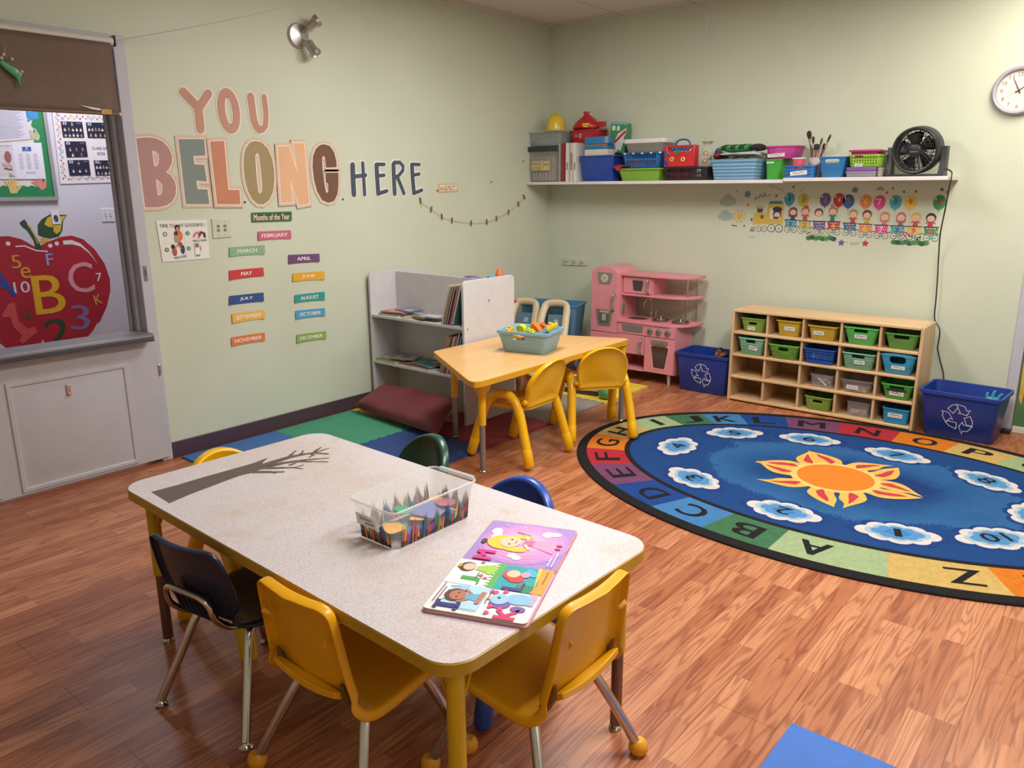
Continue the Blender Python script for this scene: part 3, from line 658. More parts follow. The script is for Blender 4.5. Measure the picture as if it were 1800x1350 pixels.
# bulletin board
t = thing('bulletin_board', 'bulletin board with green scalloped border on the corridor wall', 'bulletin board', (HX, -3.8, 1.44))
by1, bz0 = (-3.389,1.44); bz1 = 2.25; by0 = -4.55
def loc(fr, o=(HX, -3.8, 1.44)): return lambda u, v, w: fr(u, v, w) - V(o)
lf = loc(HW)
b = MB(mat('#D9CFC8', rough=.8), lf); b.prism(rect(by0, bz0, by1, bz1), .002, .010); obj('backing', b, t, smooth=0)
b = MB(mat('#1E7F4C', rough=.6), lf); wv = .07
out = [(by1 - .012, bz0 + .012), (by1 - .012, bz1)]
sc = [(by1 - .012 - wv - .008 * sin(i * 2.1), bz1 - (bz1 - bz0 - .012 - wv) * i / 40) for i in range(41)]
b.shape(fill_mesh([out + sc], 0), .0110, .0125)
sc2 = [(by1 - wv - (by1 - wv - by0) * i / 60, bz0 + .012 + wv + .006 * sin(i * 2.1)) for i in range(61)]
b.shape(fill_mesh([[(by0, bz0 + .012), (by1 - .012, bz0 + .012), (by1 - .012, bz0 + wv)] + sc2], 0), .0111, .0127); obj('scalloped_border', b, t, smooth=0)
b = MB(mat('#B5B3B6', metal=.7, rough=.35), lf); b.prism(rect(by0, bz0 - .012, by1 + .012, bz0 + .012), 0, .022); b.prism(rect(by1 - .012, bz0 + .012, by1 + .012, bz1), 0, .022); obj('frame', b, t, smooth=0)
def card(name, q, colr, lb, cat, draw=None, w=.013, grp=None):
    f = quadf(q, f_left(HX + w)); b = MB(mat(colr, rough=.6, var=.03), f); b.prism(U, 0, .001); o = obj(name, b, smooth=0); tag(o, lb, cat, grp)
    if draw: p = MB(fr=quadf(q, f_left(HX + w + .001))); draw(p); obj('print', p, o, smooth=0)
    return o
def lines(p, x0, x1, y0, y1, n, hx='#9A97A8', cols=1):
    p.m(ink(hx)); dy = (y1 - y0) / n
    for i in range(n):
        for k in range(cols):
            a = x0 + (x1 - x0) * k / cols; w = (x1 - x0) / cols * (.95 if cols == 1 else .6)
            p.flat(rect(a, y0 + i * dy, a + w * (.8 + .2 * ((i * 7 + k * 3) % 5) / 4), y0 + i * dy + dy * .35), 1)
card('notice_paper', [(-3.7,2.073),(-3.501,2.089),(-3.496,1.816),(-3.7,1.791)], '#CFCBDA', 'white notice full of typed lines at the top of the bulletin board', 'paper', lambda p: lines(p, .08, .92, .06, .85, 24))
def photo_print(p):
    p.flat(rect(.08, .1, .95, .92), 1, ink('#D2C9CC')); p.flat(circ(.72, .62, .17, .17), 2, ink('#9C5B5E')); p.stroke([(.45, .42), (.6, .36), (.75, .4), (.85, .33)], .05, 3, ink('#C0A3A0')); p.stroke([(.5, .3), (.85, .26)], .02, 3, ink('#5A4A4C')); p.flat([(.68, .06), (.98, .06), (.7, .18)], 3, ink('#8E9C98')); p.flat(rect(.1, .92, .95, .96), 2, ink('#B7B4C2'))
card('notice_paper', [(-3.728,1.78),(-3.607,1.787),(-3.615,1.567),(-3.734,1.563)], '#DAD6DE', 'paper with a reddish photograph at the left of the bulletin board', 'paper', photo_print, w=.0142)
def blue_print(p):
    p.flat(rect(.32, .77, .62, .89), 1, ink('#37548F')); p.flat(circ(.47, .85, .04, .02), 2, ink('#D8DCEC')); lines(p, .35, .58, .795, .815, 1, '#D8DCEC'); lines(p, .17, .92, .28, .72, 12, '#A9A4B6', 3); lines(p, .35, .75, .15, .22, 2, '#8A8696')
card('notice_paper', [(-3.609,1.789),(-3.434,1.798),(-3.437,1.567),(-3.615,1.565)], '#DDD9E6', 'white menu sheet with a blue heading, pinned to the bulletin board', 'paper', blue_print, w=.0155)
def hand(c, s, ang, colr, lb, w=.0128):
    b = MB(mat(colr, rough=.7, var=.06), f_left(HX + w)); A = lambda x, y: (c[0] + s * (x * cos(ang) - y * sin(ang)), c[1] + s * (x * sin(ang) + y * cos(ang)))
    b.flat([A(x, y) for x, y in rrect(-.42, -.5, .42, .35, .2)], 0)
    for bx, by, tx, ty in ((-.32, .25, -.62, .95), (-.12, .3, -.2, 1.2), (.1, .3, .16, 1.22), (.3, .25, .5, 1.02), (.36, -.2, .85, .25)): b.stroke([A(bx, by), A(tx, ty)], s * .125, 0)
    tag(obj('paper_hand', b, smooth=0), lb, 'paper hand', 'paper hands on the board')
hand((-3.454,1.967), .055, radians(95), '#3B8EC2', 'blue paper hand at the top of the bulletin board')
hand((-3.462,1.836), .05, radians(70), '#B7B493', 'sage paper hand right of the typed notice')
hand((-3.64,1.504), .055, radians(5), '#D6B46E', 'yellow paper hand below the reddish photograph')
hand((-3.468,1.526), .05, radians(35), '#DB8577', 'coral paper hand in the lower corner of the bulletin board', .0131)
# class poster
q = [(-3.336,2.027),(-2.964,2.038),(-2.963,1.547),(-3.348,1.535)]
def cls(p):
    rnd = random.Random(3)
    pal = ['#A83E78', '#4A86A8', '#9AA65A', '#C98A70', '#5F5B66', '#B2444E']
    pts = [(.055 + .03 * (i % 2), .07 + i * .04) for i in range(22)] + [(.1 + i * .045, .06 + .03 * (i % 3 == 0)) for i in range(20)] + [(.06 + i * .05, .86 + .03 * (i % 2)) for i in range(19)]
    for x, y in pts:
        r = rnd.uniform(.012, .028); k = circ(x, y, r, r * .8, n=12); p.flat(k, 1, ink(rnd.choice(pal)))
        if r > .018: p.flat(circ(x, y, r * .55, r * .45, n=10), 2, ink('#E8E4E4'))
def photo(o, qq, rows, seed):
    f = quadf(qq, f_left(HX + .012)); rnd = random.Random(seed); p = MB(mat('#23243F', rough=.35), f); p.flat(U, 0)
    for ny, row in rows:
        for k in range(row):
            x = (k + .7) / (row + .4); c = rnd.choice(['#C7B6AE', '#B88F84', '#8C6A62', '#D9D3CE', '#A33C46', '#7FA06A', '#E0D6C8'])
            p.flat(circ(x, ny - .05, .055, .07, n=10), 1, ink(c)); p.flat(circ(x, ny + .055, .028, .045, n=10), 2, ink(rnd.choice(['#C99B82', '#8A5C48', '#D6AE98'])))
    p.flat(rect(.07, .8, .24, .96), 1, ink('#C9C9D6')); p.flat(circ(.155, .88, .05, .05, n=8), 2, ink('#4B4C66')); p.flat(rect(.72, .86, .92, .92), 1, ink('#6F7088'))
    obj('class_photo', p, o, smooth=0)
o = card('class_poster', q, '#DFD8DC', 'white class poster with dark group photos and a dotted border', 'poster', cls, w=.006)
photo(o, [(-3.293,1.94),(-3.157,1.943),(-3.155,1.842),(-3.292,1.839)], [(.85, 1), (.5, 5), (.15, 5)], 1)
photo(o, [(-3.133,1.942),(-2.994,1.947),(-2.993,1.846),(-3.133,1.842)], [(.55, 6), (.18, 4)], 2)
photo(o, [(-3.287,1.813),(-3.151,1.817),(-3.149,1.716),(-3.286,1.71)], [(.48, 3), (.14, 2)], 3)
photo(o, [(-3.285,1.691),(-3.146,1.696),(-3.146,1.595),(-3.284,1.59)], [(.82, 1), (.3, 3)], 4)
photo(o, [(-3.115,1.693),(-2.974,1.697),(-2.974,1.596),(-3.113,1.593)], [(.85, 2), (.55, 6), (.15, 5)], 5)
p = MB(fr=f_left(HX + .0085)); c1 = [(-3.063,1.775),(-3.059,1.74)]
p.text('CLASS OF', c1[0][0], c1[0][1], .098, .018, m=ink('#3C3F5C')); p.text('2025', c1[1][0], c1[1][1], .054, .018); obj('lettering', p, o, smooth=0)
plate(f_left(HX), [(-3.11,1.37),(-3.014,1.368),(-3.017,1.273),(-3.108,1.275)], 'white double light switch on the corridor wall right of the apple', '#D5D2DC', 0, 'light_switch', 'light switch')
# painted apple
t = thing('apple_mural', 'big painted red apple with letters and numbers on the corridor wall', 'mural', (HX, -3.6, .9))
fr = loc(HW, (HX, -3.6, .9))
AP = [(-3.542,1.129),(-3.481,1.156),(-3.396,1.185),(-3.322,1.191),(-3.25,1.163),(-3.183,1.089),(-3.128,0.985),(-3.105,0.871),(-3.113,0.789),(-3.152,0.68),(-3.21,0.583),(-3.279,0.509),(-3.356,0.438),(-3.45,0.381),(-3.576,0.342),(-3.705,0.384),(-3.814,0.469),(-3.871,0.538),(-3.933,0.669),(-3.96,0.812),(-3.955,0.948),(-3.911,1.081),(-3.843,1.166),(-3.756,1.207),(-3.706,1.207),(-3.634,1.183),(-3.572,1.137)]
b = MB(mat('#A81F33', rough=.5, var=.1, scale=4), fr); b.shape(fill_mesh([AP], 0), .001); obj('apple_body', b, t, smooth=0)
b = MB(mat('#2F4A33', rough=.5), fr); b.shape(fill_mesh([[(-3.631,1.289),(-3.599,1.311),(-3.587,1.287),(-3.552,1.216),(-3.53,1.154),(-3.519,1.105),(-3.558,1.113),(-3.563,1.169),(-3.592,1.236),(-3.622,1.267)]], 0), .0018)
b.m(mat('#C9A93A')).shape(fill_mesh([[(-3.59,1.278),(-3.57,1.24),(-3.551,1.188),(-3.545,1.15),(-3.537,1.149),(-3.546,1.197),(-3.564,1.249),(-3.584,1.284)]], 0), .0024); obj('stem', b, t, smooth=0)
b = MB(mat('#2F4A33', rough=.5), fr); b.shape(fill_mesh([[(-3.531,1.206),(-3.525,1.271),(-3.495,1.307),(-3.447,1.334),(-3.406,1.342),(-3.367,1.332),(-3.332,1.331),(-3.363,1.293),(-3.377,1.227),(-3.404,1.19),(-3.46,1.178),(-3.503,1.19)]], 0), .0018)
b.m(mat('#D2AE35')).shape(fill_mesh([[(-3.459,1.316),(-3.411,1.335),(-3.373,1.322),(-3.34,1.326),(-3.371,1.289),(-3.389,1.225),(-3.416,1.205),(-3.434,1.225),(-3.43,1.253),(-3.458,1.254),(-3.484,1.274)]], 0), .0024); b.shape(fill_mesh([[(-3.517,1.186),(-3.469,1.176),(-3.461,1.159),(-3.526,1.153)]], 0), .0024); obj('leaf', b, t, smooth=0)
HLF = lambda u, v, w: fr(u, v, w + .0024)
hl = [(-3.383,1.147),(-3.327,1.147),(-3.274,1.125),(-3.224,1.072),(-3.196,1.025),(-3.179,0.989)]
b = MB(mat('#E5DADF', rough=.5), HLF); n = len(hl); up, lo2 = [], []
for i, (x, y) in enumerate(hl): e = [.013, .015, .011, .007, .004, .001][i]; up.append((x, y + e)); lo2.append((x, y - e))
b.flat(up + lo2[::-1], 0); obj('highlight', b, t, smooth=0)
obj('highlight', MB(mat('#E5DADF', rough=.5), HLF).stroke([(-3.674,1.138),(-3.623,1.139),(-3.559,1.105),(-3.49,1.094)], .004, 0), t, smooth=0)
obj('highlight', MB(mat('#E5DADF', rough=.5), HLF).stroke([(-3.335,0.456),(-3.268,0.518),(-3.231,0.57)], .002, 0), t, smooth=0)
for c in [(-3.717,1.159),(-3.467,1.131),(-3.424,1.143)]: obj('highlight_dot', MB(mat('#E5DADF', rough=.5), HLF).stroke([c], .014, 0), t, smooth=0)
b = MB(ink('#CE4F4F'), fr); b.shape(fill_mesh([[(-3.822,0.702),(-3.77,0.772),(-3.735,0.777),(-3.728,0.652),(-3.684,0.592),(-3.635,0.6),(-3.625,0.564),(-3.724,0.496),(-3.743,0.513),(-3.724,0.554),(-3.767,0.618),(-3.774,0.686),(-3.812,0.684)]], 0), .0032); obj('number', b, t, smooth=0)
for bd, c, w, h, hx, a in [('A', (-3.811,0.921), .17, .22, '#2C4AA0', .1), ('B', (-3.519,0.808), .19, .262, '#E0AA22', 0), ('C', (-3.3,0.901), .165, .21, '#DB93A2', 0), ('5', (-3.687,1.04), .055, .088, '#D98A45', 0), ('e', (-3.641,0.965), .06, .075, '#E0983F', 0), ('F', (-3.483,1.04), .042, .078, '#8AA9D6', 0), ('10', (-3.678,0.871), .095, .075, '#D9D3DC', 0), ('7', (-3.18,0.894), .038, .058, '#E2DCE4', 0), ('K', (-3.206,0.739), .05, .068, '#D2A046', .15), ('6', (-3.666,0.69), .042, .06, '#4A5A3A', 0), ('2', (-3.497,0.55), .15, .18, '#27472F', .12), ('3', (-3.341,0.625), .125, .175, '#8466A0', -.1), ('4', (-3.608,0.479), .03, .05, '#D9D3DC', 0)]:
    b = MB(ink(hx), fr); b.text(bd, c[0], c[1], w, h, a, wz=.0032, bold=.03); obj('number' if bd.isdigit() else 'letter', b, t, smooth=0)
# photo tag stuck over the leaf
card('small_card', [(-3.436,1.364),(-3.382,1.364),(-3.381,1.273),(-3.433,1.271)], '#DEDCE4', 'small white card with a dark oval, stuck over the apple leaf', 'card', lambda p: p.flat(circ(.5, .4, .28, .26), 1, ink('#2C2F42')).stroke([(.35, .25), (.62, .5)], .05, 2, ink('#5A6A8A')), w=.006)

# ---------------------------------------------------------------- back wall: train stickers
BW = f_back(0.0)
PX = .00056
def sticker(name, lb, cat='wall sticker', grp=None):
    return lambda b: tag(obj(name, b, smooth=0), lb, cat, grp)
WAG = [([(2.1,1.266),(2.182,1.267),(2.181,1.212),(2.107,1.21)], [(2.119,1.412),(2.152,1.326)], '#3F95A3', '#23588F', '#7E3F4F', '#2E4A6E'),
 ([(2.197,1.263),(2.28,1.261),(2.281,1.204),(2.206,1.205)], [(2.218,1.406),(2.238,1.33)], '#B9B24A', '#B5333F', '#B9705F', '#C8453E'),
 ([(2.296,1.262),(2.379,1.261),(2.379,1.2),(2.307,1.201)], [(2.366,1.409),(2.33,1.321)], '#6F4F86', '#5AA0BE', '#6E4A38', '#D6CFC2'),
 ([(2.394,1.261),(2.476,1.262),(2.476,1.204),(2.406,1.203)], [(2.457,1.408),(2.425,1.333)], '#B3303F', '#E2C455', '#B56F6A', '#2F7F5C'),
 ([(2.5,1.254),(2.582,1.253),(2.582,1.2),(2.51,1.201)], [(2.52,1.4),(2.559,1.317)], '#2C6698', '#CE6A50', '#B58A6E', '#B8434A'),
 ([(2.601,1.25),(2.682,1.249),(2.684,1.191),(2.612,1.193)], [(2.631,1.399),(2.647,1.314)], '#DB8450', '#E8C95A', '#6E3440', '#C9A54A'),
 ([(2.703,1.246),(2.782,1.246),(2.783,1.187),(2.712,1.189)], [(2.716,1.395),(2.759,1.304)], '#CF4A86', '#F0E6E4', '#BF8A72', '#C77A7E'),
 ([(2.801,1.244),(2.884,1.243),(2.884,1.191),(2.812,1.191)], [(2.815,1.396),(2.858,1.303)], '#47A0A8', '#2A5E9A', '#C4706E', '#8B6A66'),
 ([(2.898,1.242),(2.98,1.242),(2.982,1.187),(2.909,1.188)], [(2.903,1.395),(2.946,1.303)], '#DDBB4E', '#C2383C', '#D1B04A', '#C94A3A'),
 ([(2.999,1.241),(3.08,1.241),(3.082,1.185),(3.01,1.184)], [(3.07,1.398),(3.033,1.3)], '#3D8F57', '#C03248', '#3E2A3A', '#C23A44')]
CN = ['teal', 'lime', 'purple', 'red', 'blue dotted', 'orange', 'pink', 'turquoise', 'yellow', 'green']
for i, (q, (bc, hc), col, ncol, hair, shirt) in enumerate(WAG):
    n = str(i + 1); b = MB(fr=BW)
    tl, tr, br, bl = q; mx_ = (bl[0] + br[0]) / 2; wy = bl[1] - .012
    b.stroke([(bl[0] - .012, bl[1] + .012), (br[0] + .016, br[1] + .012)], .0025, 1, ink('#3A4650'))
    b.flat([tl, tr, br, bl], 2, ink(col))
    for k in range(12):
        u, v = (k % 4 + .5) / 4 + (.06 if (k // 4) % 2 else -.06), (k // 4 + .5) / 3
        b.flat(circ(bl[0] + .006 + (br[0] - bl[0] - .012) * u, bl[1] + (tl[1] - bl[1]) * v, .004, n=8), 3, ink('#DCD4C8'))
    b.stroke([(tl[0] - .004, tl[1]), (tr[0] + .004, tr[1])], .003, 3, ink('#3F3440'))
    for s_ in (-1, 1):
        cx = mx_ + s_ * .024
        b.flat(circ(cx, wy, .020, n=18), 3, ink('#2F4A4C')); b.flat(circ(cx, wy, .0165, n=18), 4, ink('#D8D2BC')); b.flat(circ(cx, wy, .006, n=10), 5, ink('#5FA79E'))
    b.stroke([(mx_ - .02, wy), (mx_ + .02, wy)], .004, 5, ink('#5FA79E'))
    t = sticker('train_wagon_sticker', '%s train wagon sticker carrying the number %s under the shelf' % (CN[i], n), grp='numbered train wagons')(b)
    p = MB(fr=BW); c = lin(shirt)
    by = tl[1] + .003
    p.flat([(hc[0] - .016, by), (hc[0] + .016, by), (hc[0] + .013, hc[1] - .018), (hc[0] - .013, hc[1] - .018)], 1, ink(shirt))
    p.stroke([(hc[0] - .013, hc[1] - .026), (hc[0] - .024, hc[1] - .035)], .004, 1); p.stroke([(hc[0] + .013, hc[1] - .026), (hc[0] + .024, hc[1] - .036)], .004, 1)
    p.flat(circ(hc[0], hc[1], .030, .029, n=20), 2, ink(hair)); p.flat(circ(hc[0], hc[1] - .007, .022, .019, n=18), 3, ink('#E3C4A8'))
    if i in (0, 6, 7): p.flat(circ(hc[0] - .02, hc[1] - .022, .011, .018, n=12), 1, ink(hair)); p.flat(circ(hc[0] + .02, hc[1] - .022, .011, .018, n=12), 1)
    if i == 3: p.flat(circ(hc[0] - .008, hc[1] + .034, .011, n=12), 2, ink(hair))
    if i == 1: p.flat(circ(hc[0] + .012, hc[1] + .028, .008, .01, n=10), 3, ink('#C23A44')); p.flat(circ(hc[0] - .004, hc[1] + .028, .008, .01, n=10), 3)
    for s_ in (-1, 1): p.flat(circ(hc[0] + s_ * .008, hc[1] - .006, .0022, n=8), 4, ink('#3A2A2A'))
    p.stroke([(hc[0] - .004, hc[1] - .016), (hc[0] + .004, hc[1] - .016)], .0012, 4, ink('#A5483F'))
    obj('passenger', p, t, smooth=0)
    g = MB(fr=BW); g.stroke([(bc[0], bc[1] - .05), (tr[0] - .02 if i not in (0, 4, 6, 7, 8) else tl[0] + .02, tl[1] + .003)], .0008, 1, ink('#9C9A8C'))
    g.flat([(bc[0] + .037 * cos(a), bc[1] + (.043 if sin(a) > 0 else .05) * sin(a)) for a in [2 * pi * k / 28 for k in range(28)]], 2, ink(col))
    g.flat([(bc[0], bc[1] - .048), (bc[0] + .007, bc[1] - .058), (bc[0] - .007, bc[1] - .058)], 2)
    g.flat(circ(bc[0] - .022, bc[1] + .018, .004, .009, .5, n=10), 3, ink('#E8E0D6')); obj('balloon', g, t, smooth=0)
    for (cx, cy), nm in ((bc, 'balloon_number'), (((tl[0] + br[0]) / 2, (tl[1] + br[1]) / 2), 'wagon_number')):
        k = MB(ink(ncol), BW); w_ = .022 * (1.7 if n == '10' else (.5 if n == '1' else 1)); k.text(n, cx, cy, w_, .036, wz=.0022, bold=.03); obj(nm, k, t, smooth=0)
# engine
b = MB(fr=BW); Y = '#CDAE4C'; E_ = lambda s: s
b.flat([(1.866,1.311),(1.956,1.313),(1.963,1.307),(1.969,1.369),(2.082,1.37),(2.085,1.236),(1.861,1.227),(1.863,1.276)], 1, ink(Y)); b.flat([(1.981,1.395),(2.066,1.396),(2.08,1.375),(1.969,1.374)], 2, ink('#3F8584')); b.flat([(1.982,1.345),(2.065,1.346),(2.065,1.27),(1.985,1.271)], 2, ink('#DAD5C4'))
b.flat([(1.887,1.341),(1.935,1.342),(1.928,1.314),(1.891,1.313)], 2, ink('#4E4A52')); b.flat([(1.877,1.358),(1.941,1.359),(1.936,1.343),(1.888,1.342)], 2, ink('#C9A84A')); b.flat([(1.846,1.271),(1.858,1.275),(1.858,1.252),(1.847,1.251)], 2, ink('#34464C'))
for c, r in zip([(1.928,1.284),(1.909,1.197),(1.95,1.198),(2.003,1.205),(2.059,1.205)], (.013, .021, .021, .028, .028)):
    b.flat(circ(c[0], c[1], r, n=20), 3, ink('#3B3A40')); b.flat(circ(c[0], c[1], r * .82, n=20), 4, ink('#D8D2BC' if r > .015 else '#6A5A50')); b.flat(circ(c[0], c[1], r * .32, n=10), 5, ink('#5FA79E'))
for q in ([(1.847,1.181),(1.857,1.21)], [(1.858,1.181),(1.869,1.211)], [(1.871,1.181),(1.879,1.212)], [(1.846,1.181),(1.876,1.182)]): b.stroke(q, .002, 3, ink('#3B3A40'))
t = sticker('train_engine_sticker', 'yellow train engine sticker with a driver at the head of the wagons')(b)
p = MB(fr=BW); c = [(2.038,1.306),(2.038,1.338),(2.032,1.279)]
p.flat(circ(c[0][0], c[0][1], .03, .032), 3, ink('#4A4450')); p.flat(circ(c[0][0], c[0][1] - .008, .021, .02), 4, ink('#E3C9B4')); p.flat(circ(c[1][0], c[1][1], .035, .018), 5, ink('#2C3550')); p.flat(circ(c[2][0], c[2][1], .022, .008), 4, ink('#3A4A58')); obj('driver', p, t, smooth=0)
# clouds, sun, stars and confetti round the train
def cloud(ps, hx, lb, nm='cloud_sticker', grp=None):
    b = MB(ink(hx), BW)
    for (x, y), r in ps: b.flat(circ(x, y, r * 1.1, r, n=22), 1)
    sticker(nm, lb, grp=grp)(b)
c = [(1.623,1.387),(1.66,1.409),(1.7,1.39),(1.662,1.382)]; cloud(list(zip(c, (.026, .036, .026, .03))), '#9FB3A6', 'grey green cloud sticker, the upper one at the left of the train')
c = [(1.612,1.279),(1.644,1.294),(1.681,1.281),(1.647,1.274)]; cloud(list(zip(c, (.024, .034, .026, .028))), '#9FB3A6', 'grey green cloud sticker beside the sun sticker')
c = [(2.698,1.477),(2.713,1.481),(2.728,1.475)]; cloud(list(zip(c, (.010, .013, .009))), '#8E9C90', 'faint cloud sticker just below the shelf')
sx, sy_ = (1.758,1.283)
b = MB(ink('#D8BE62'), BW); b.flat(circ(sx, sy_, .028), 2)
for k in range(16):
    a = 2 * pi * k / 16; b.stroke([(sx + .034 * cos(a), sy_ + .034 * sin(a)), (sx + .048 * cos(a), sy_ + .048 * sin(a))], .003, 1, ink('#C77A5A' if k % 2 else '#D8BE62'))
for s_ in (-1, 1): b.flat(circ(sx + s_ * .009, sy_ + .004, .003, n=8), 3, ink('#5A4636'))
b.stroke([(sx - .008, sy_ - .008), (sx, sy_ - .012), (sx + .008, sy_ - .008)], .0015, 3); sticker('sun_sticker', 'small smiling sun sticker left of the train engine')(b)
def star(c, r, hx, lb, k=5, inner=.5, rot=0.3, grp=None, nm='star_sticker'):
    b = MB(ink(hx), BW); b.flat([(c[0] + (r if i % 2 == 0 else r * inner) * cos(rot + pi * i / k), c[1] + (r if i % 2 == 0 else r * inner) * sin(rot + pi * i / k)) for i in range(2 * k)], 1); sticker(nm, lb, grp=grp)(b)
star((2.499,1.121), .026, '#6F5590', 'purple star sticker below the train'); star((2.654,1.123), .026, '#BE2F40', 'red star sticker below the train')
star((1.808,1.442), .028, '#6B8C92', 'blue grey five lobed flower sticker left of the black squiggle', 5, .75, 1.2, nm='flower_sticker'); star((2.554,1.471), .024, '#5F8288', 'teal flower sticker above the fifth balloon', 4, .7, .5, nm='flower_sticker')
for c, r, hx in [((1.728,1.464), .009, '#8C6A6A'), ((2.14,1.492), .011, '#4E5A5C'), ((2.023,1.432), .014, '#5C8C80'), ((1.817,1.367), .012, '#A8524E'), ((1.798,1.216), .011, '#A8464A'), ((2.755,1.454), .012, '#AE5244'), ((2.788,1.481), .011, '#9C5444'), ((2.857,1.459), .012, '#5F6E76'), ((2.927,1.461), .012, '#80524E'), ((3.074,1.473), .014, '#3C5C74'), ((3.106,1.458), .010, '#55786C')]:
    star(c, r, hx, 'tiny coloured confetti sticker scattered round the number train', 3, .6, r * 100, 'confetti stickers', 'confetti_sticker')
b = MB(ink('#4C4A58'), BW); b.stroke([(1.865,1.4),(1.873,1.432),(1.877,1.41),(1.903,1.421),(1.899,1.437),(1.913,1.44),(1.917,1.424),(1.936,1.429),(1.928,1.448),(1.943,1.449),(1.942,1.429),(1.964,1.429),(1.98,1.443)], .0022, 1); sticker('squiggle_sticker', 'dark curly squiggle sticker above the engine')(b)
b = MB(ink('#A88A6A'), BW); b.stroke([(1.959,1.495),(1.98,1.505),(1.998,1.495),(1.993,1.482),(2.02,1.495),(2.032,1.474),(2.059,1.476),(2.083,1.453)], .0022, 1); sticker('squiggle_sticker', 'tan curly squiggle sticker close under the shelf')(b)
b = MB(ink('#A08660'), BW); b.stroke([(2.185,1.458),(2.214,1.485)], .0018, 1); sticker('dash_sticker', 'tan dash sticker above the second balloon')(b)
b = MB(ink('#43424C'), BW); b.stroke([(1.7,1.219),(1.74,1.213)], .0035, 1); sticker('dash_sticker', 'dark dash sticker below the sun sticker')(b)
def scrib(pts, hx, lb):
    b = MB(ink(hx), BW)
    for p in pts: b.stroke(p, .0014, 1)
    sticker('script_sticker', lb)(b)
scrib([[(1.829,1.142),(1.836,1.131),(1.843,1.144),(1.849,1.13),(1.855,1.148),(1.858,1.132),(1.866,1.145),(1.872,1.131),(1.878,1.142),(1.886,1.136)]], '#7FA294', 'pale green scribbled lettering sticker below the engine')
scrib([[(2.558,1.129),(2.564,1.107),(2.571,1.125),(2.576,1.11),(2.582,1.128),(2.588,1.105),(2.592,1.126),(2.598,1.111),(2.604,1.131),(2.61,1.114),(2.611,1.126)], [(2.533,1.128),(2.537,1.123)]], '#6A6660', 'grey scribbled lettering sticker between the two stars')
def bush(c0, n, wd, lb, flo):
    b = MB(fr=BW); rnd = random.Random(n)
    for i in range(n):
        x = c0[0] + wd * (i / (n - 1) - .5); b.flat(circ(x, c0[1] + rnd.uniform(-.003, .006), .02, .016, n=16), 1 + i % 2, ink(['#3C7A48', '#2C5A3C', '#4A8C50'][i % 3]))
    for x, y, hx in flo:
        b.stroke([(c0[0] + x, c0[1]), (c0[0] + x, c0[1] + y)], .0012, 3, ink('#5A8A5A')); b.flat(circ(c0[0] + x, c0[1] + y, .014, .012, n=12), 4, ink(hx)); b.flat(circ(c0[0] + x, c0[1] + y, .005, n=8), 5, ink('#E8DCD8'))
    sticker('bush_sticker', lb)(b)
bush((2.36,1.146), 8, .17, 'green bush sticker under the third and fourth wagons', [(-.085, .028, '#C98A8A'), (-.03, .04, '#CE8C6E'), (.02, .035, '#BFC07A'), (.07, .03, '#9FB7A0')])
bush((2.926,1.138), 9, .19, 'green bush sticker under the eighth and ninth wagons', [(-.055, .055, '#C24A54'), (-.02, .045, '#C8606A'), (.0, .05, '#D08A8E'), (.05, .03, '#7FA07A')])

# hook rail, clock, ceiling hook, cord
q = [(0.158,0.907),(0.423,0.905),(0.423,0.848),(0.159,0.838)]
fr = quadf(q, BW); b = MB(mat('#C8CCBC', rough=.5), fr); b.prism(U, .0, .012); o = obj('hook_rail', b, smooth=0); tag(o, 'pale painted rail of three round hooks on the back wall', 'hook rail')
for u in (.18, .5, .80):
    k = MB(mat('#B4B8A8', rough=.4)); x0 = q[0][0] + (q[1][0] - q[0][0]) * u; z0 = (q[0][1] + q[2][1]) / 2
    k.lathe([(.016, 0), (.016, .004), (.011, .007), (.0, .008)], MX.Translation((x0, -.012, z0)) @ MX.Rotation(pi / 2, 4, 'X'), n=16)
    k.tube(curve_pts([V((x0, -.016, z0)), V((x0, -.036, z0 - .008)), V((x0, -.045, z0 - .002)), V((x0, -.046, z0 + .012))], 3), .004, 8); obj('hook', k, o)
cx, cz, cr = 3.413, 2.030, .138
t = thing('wall_clock', 'round grey rimmed wall clock at the right edge of the back wall', 'clock', (cx, 0, cz)); RX = MX.Rotation(pi / 2, 4, 'X')
obj('rim', MB(mat('#A9A6B2', rough=.3, var=.03)).lathe([(cr * .97, 0), (cr, .012), (cr * .98, .028), (cr * .92, .038), (cr * .84, .036), (cr * .80, .026), (cr * .795, .012)], RX, n=64, cap=False), t)
obj('face', MB(mat('#E6D3CB', rough=.6, var=.02)).lathe([(0, .0), (cr * .82, .0), (cr * .82, .014), (0, .014)], RX, n=48, cap=False), t)
cf = lambda u, v, w: V((u, -w, v))
for k in range(12):
    a = pi / 2 - 2 * pi * (k + 1) / 12; b = MB(ink('#5A5055'), cf); nn = str(k + 1)
    b.text(nn, .088 * cos(a), .088 * sin(a), .012 * (1.9 if k > 8 else (.4 if k == 0 else 1)), .021, wz=.0146); obj('number', b, t, smooth=0)
def hand_(a, l, w, hx, z, nm, back=.02):
    b = MB(mat(hx, rough=.4), cf); d = (cos(a), sin(a)); n_ = (-d[1], d[0])
    b.prism([(-d[0] * back - n_[0] * w, -d[1] * back - n_[1] * w), (d[0] * l - n_[0] * w * .4, d[1] * l - n_[1] * w * .4), (d[0] * l + n_[0] * w * .4, d[1] * l + n_[1] * w * .4), (-d[0] * back + n_[0] * w, -d[1] * back + n_[1] * w)], z, z + .001); obj(nm, b, t, smooth=0)
hand_(radians(35), .055, .0035, '#3A333C', .017, 'hour_hand'); hand_(radians(116), .078, .003, '#3A333C', .019, 'minute_hand'); hand_(radians(203), .082, .0008, '#A08858', .021, 'second_hand')
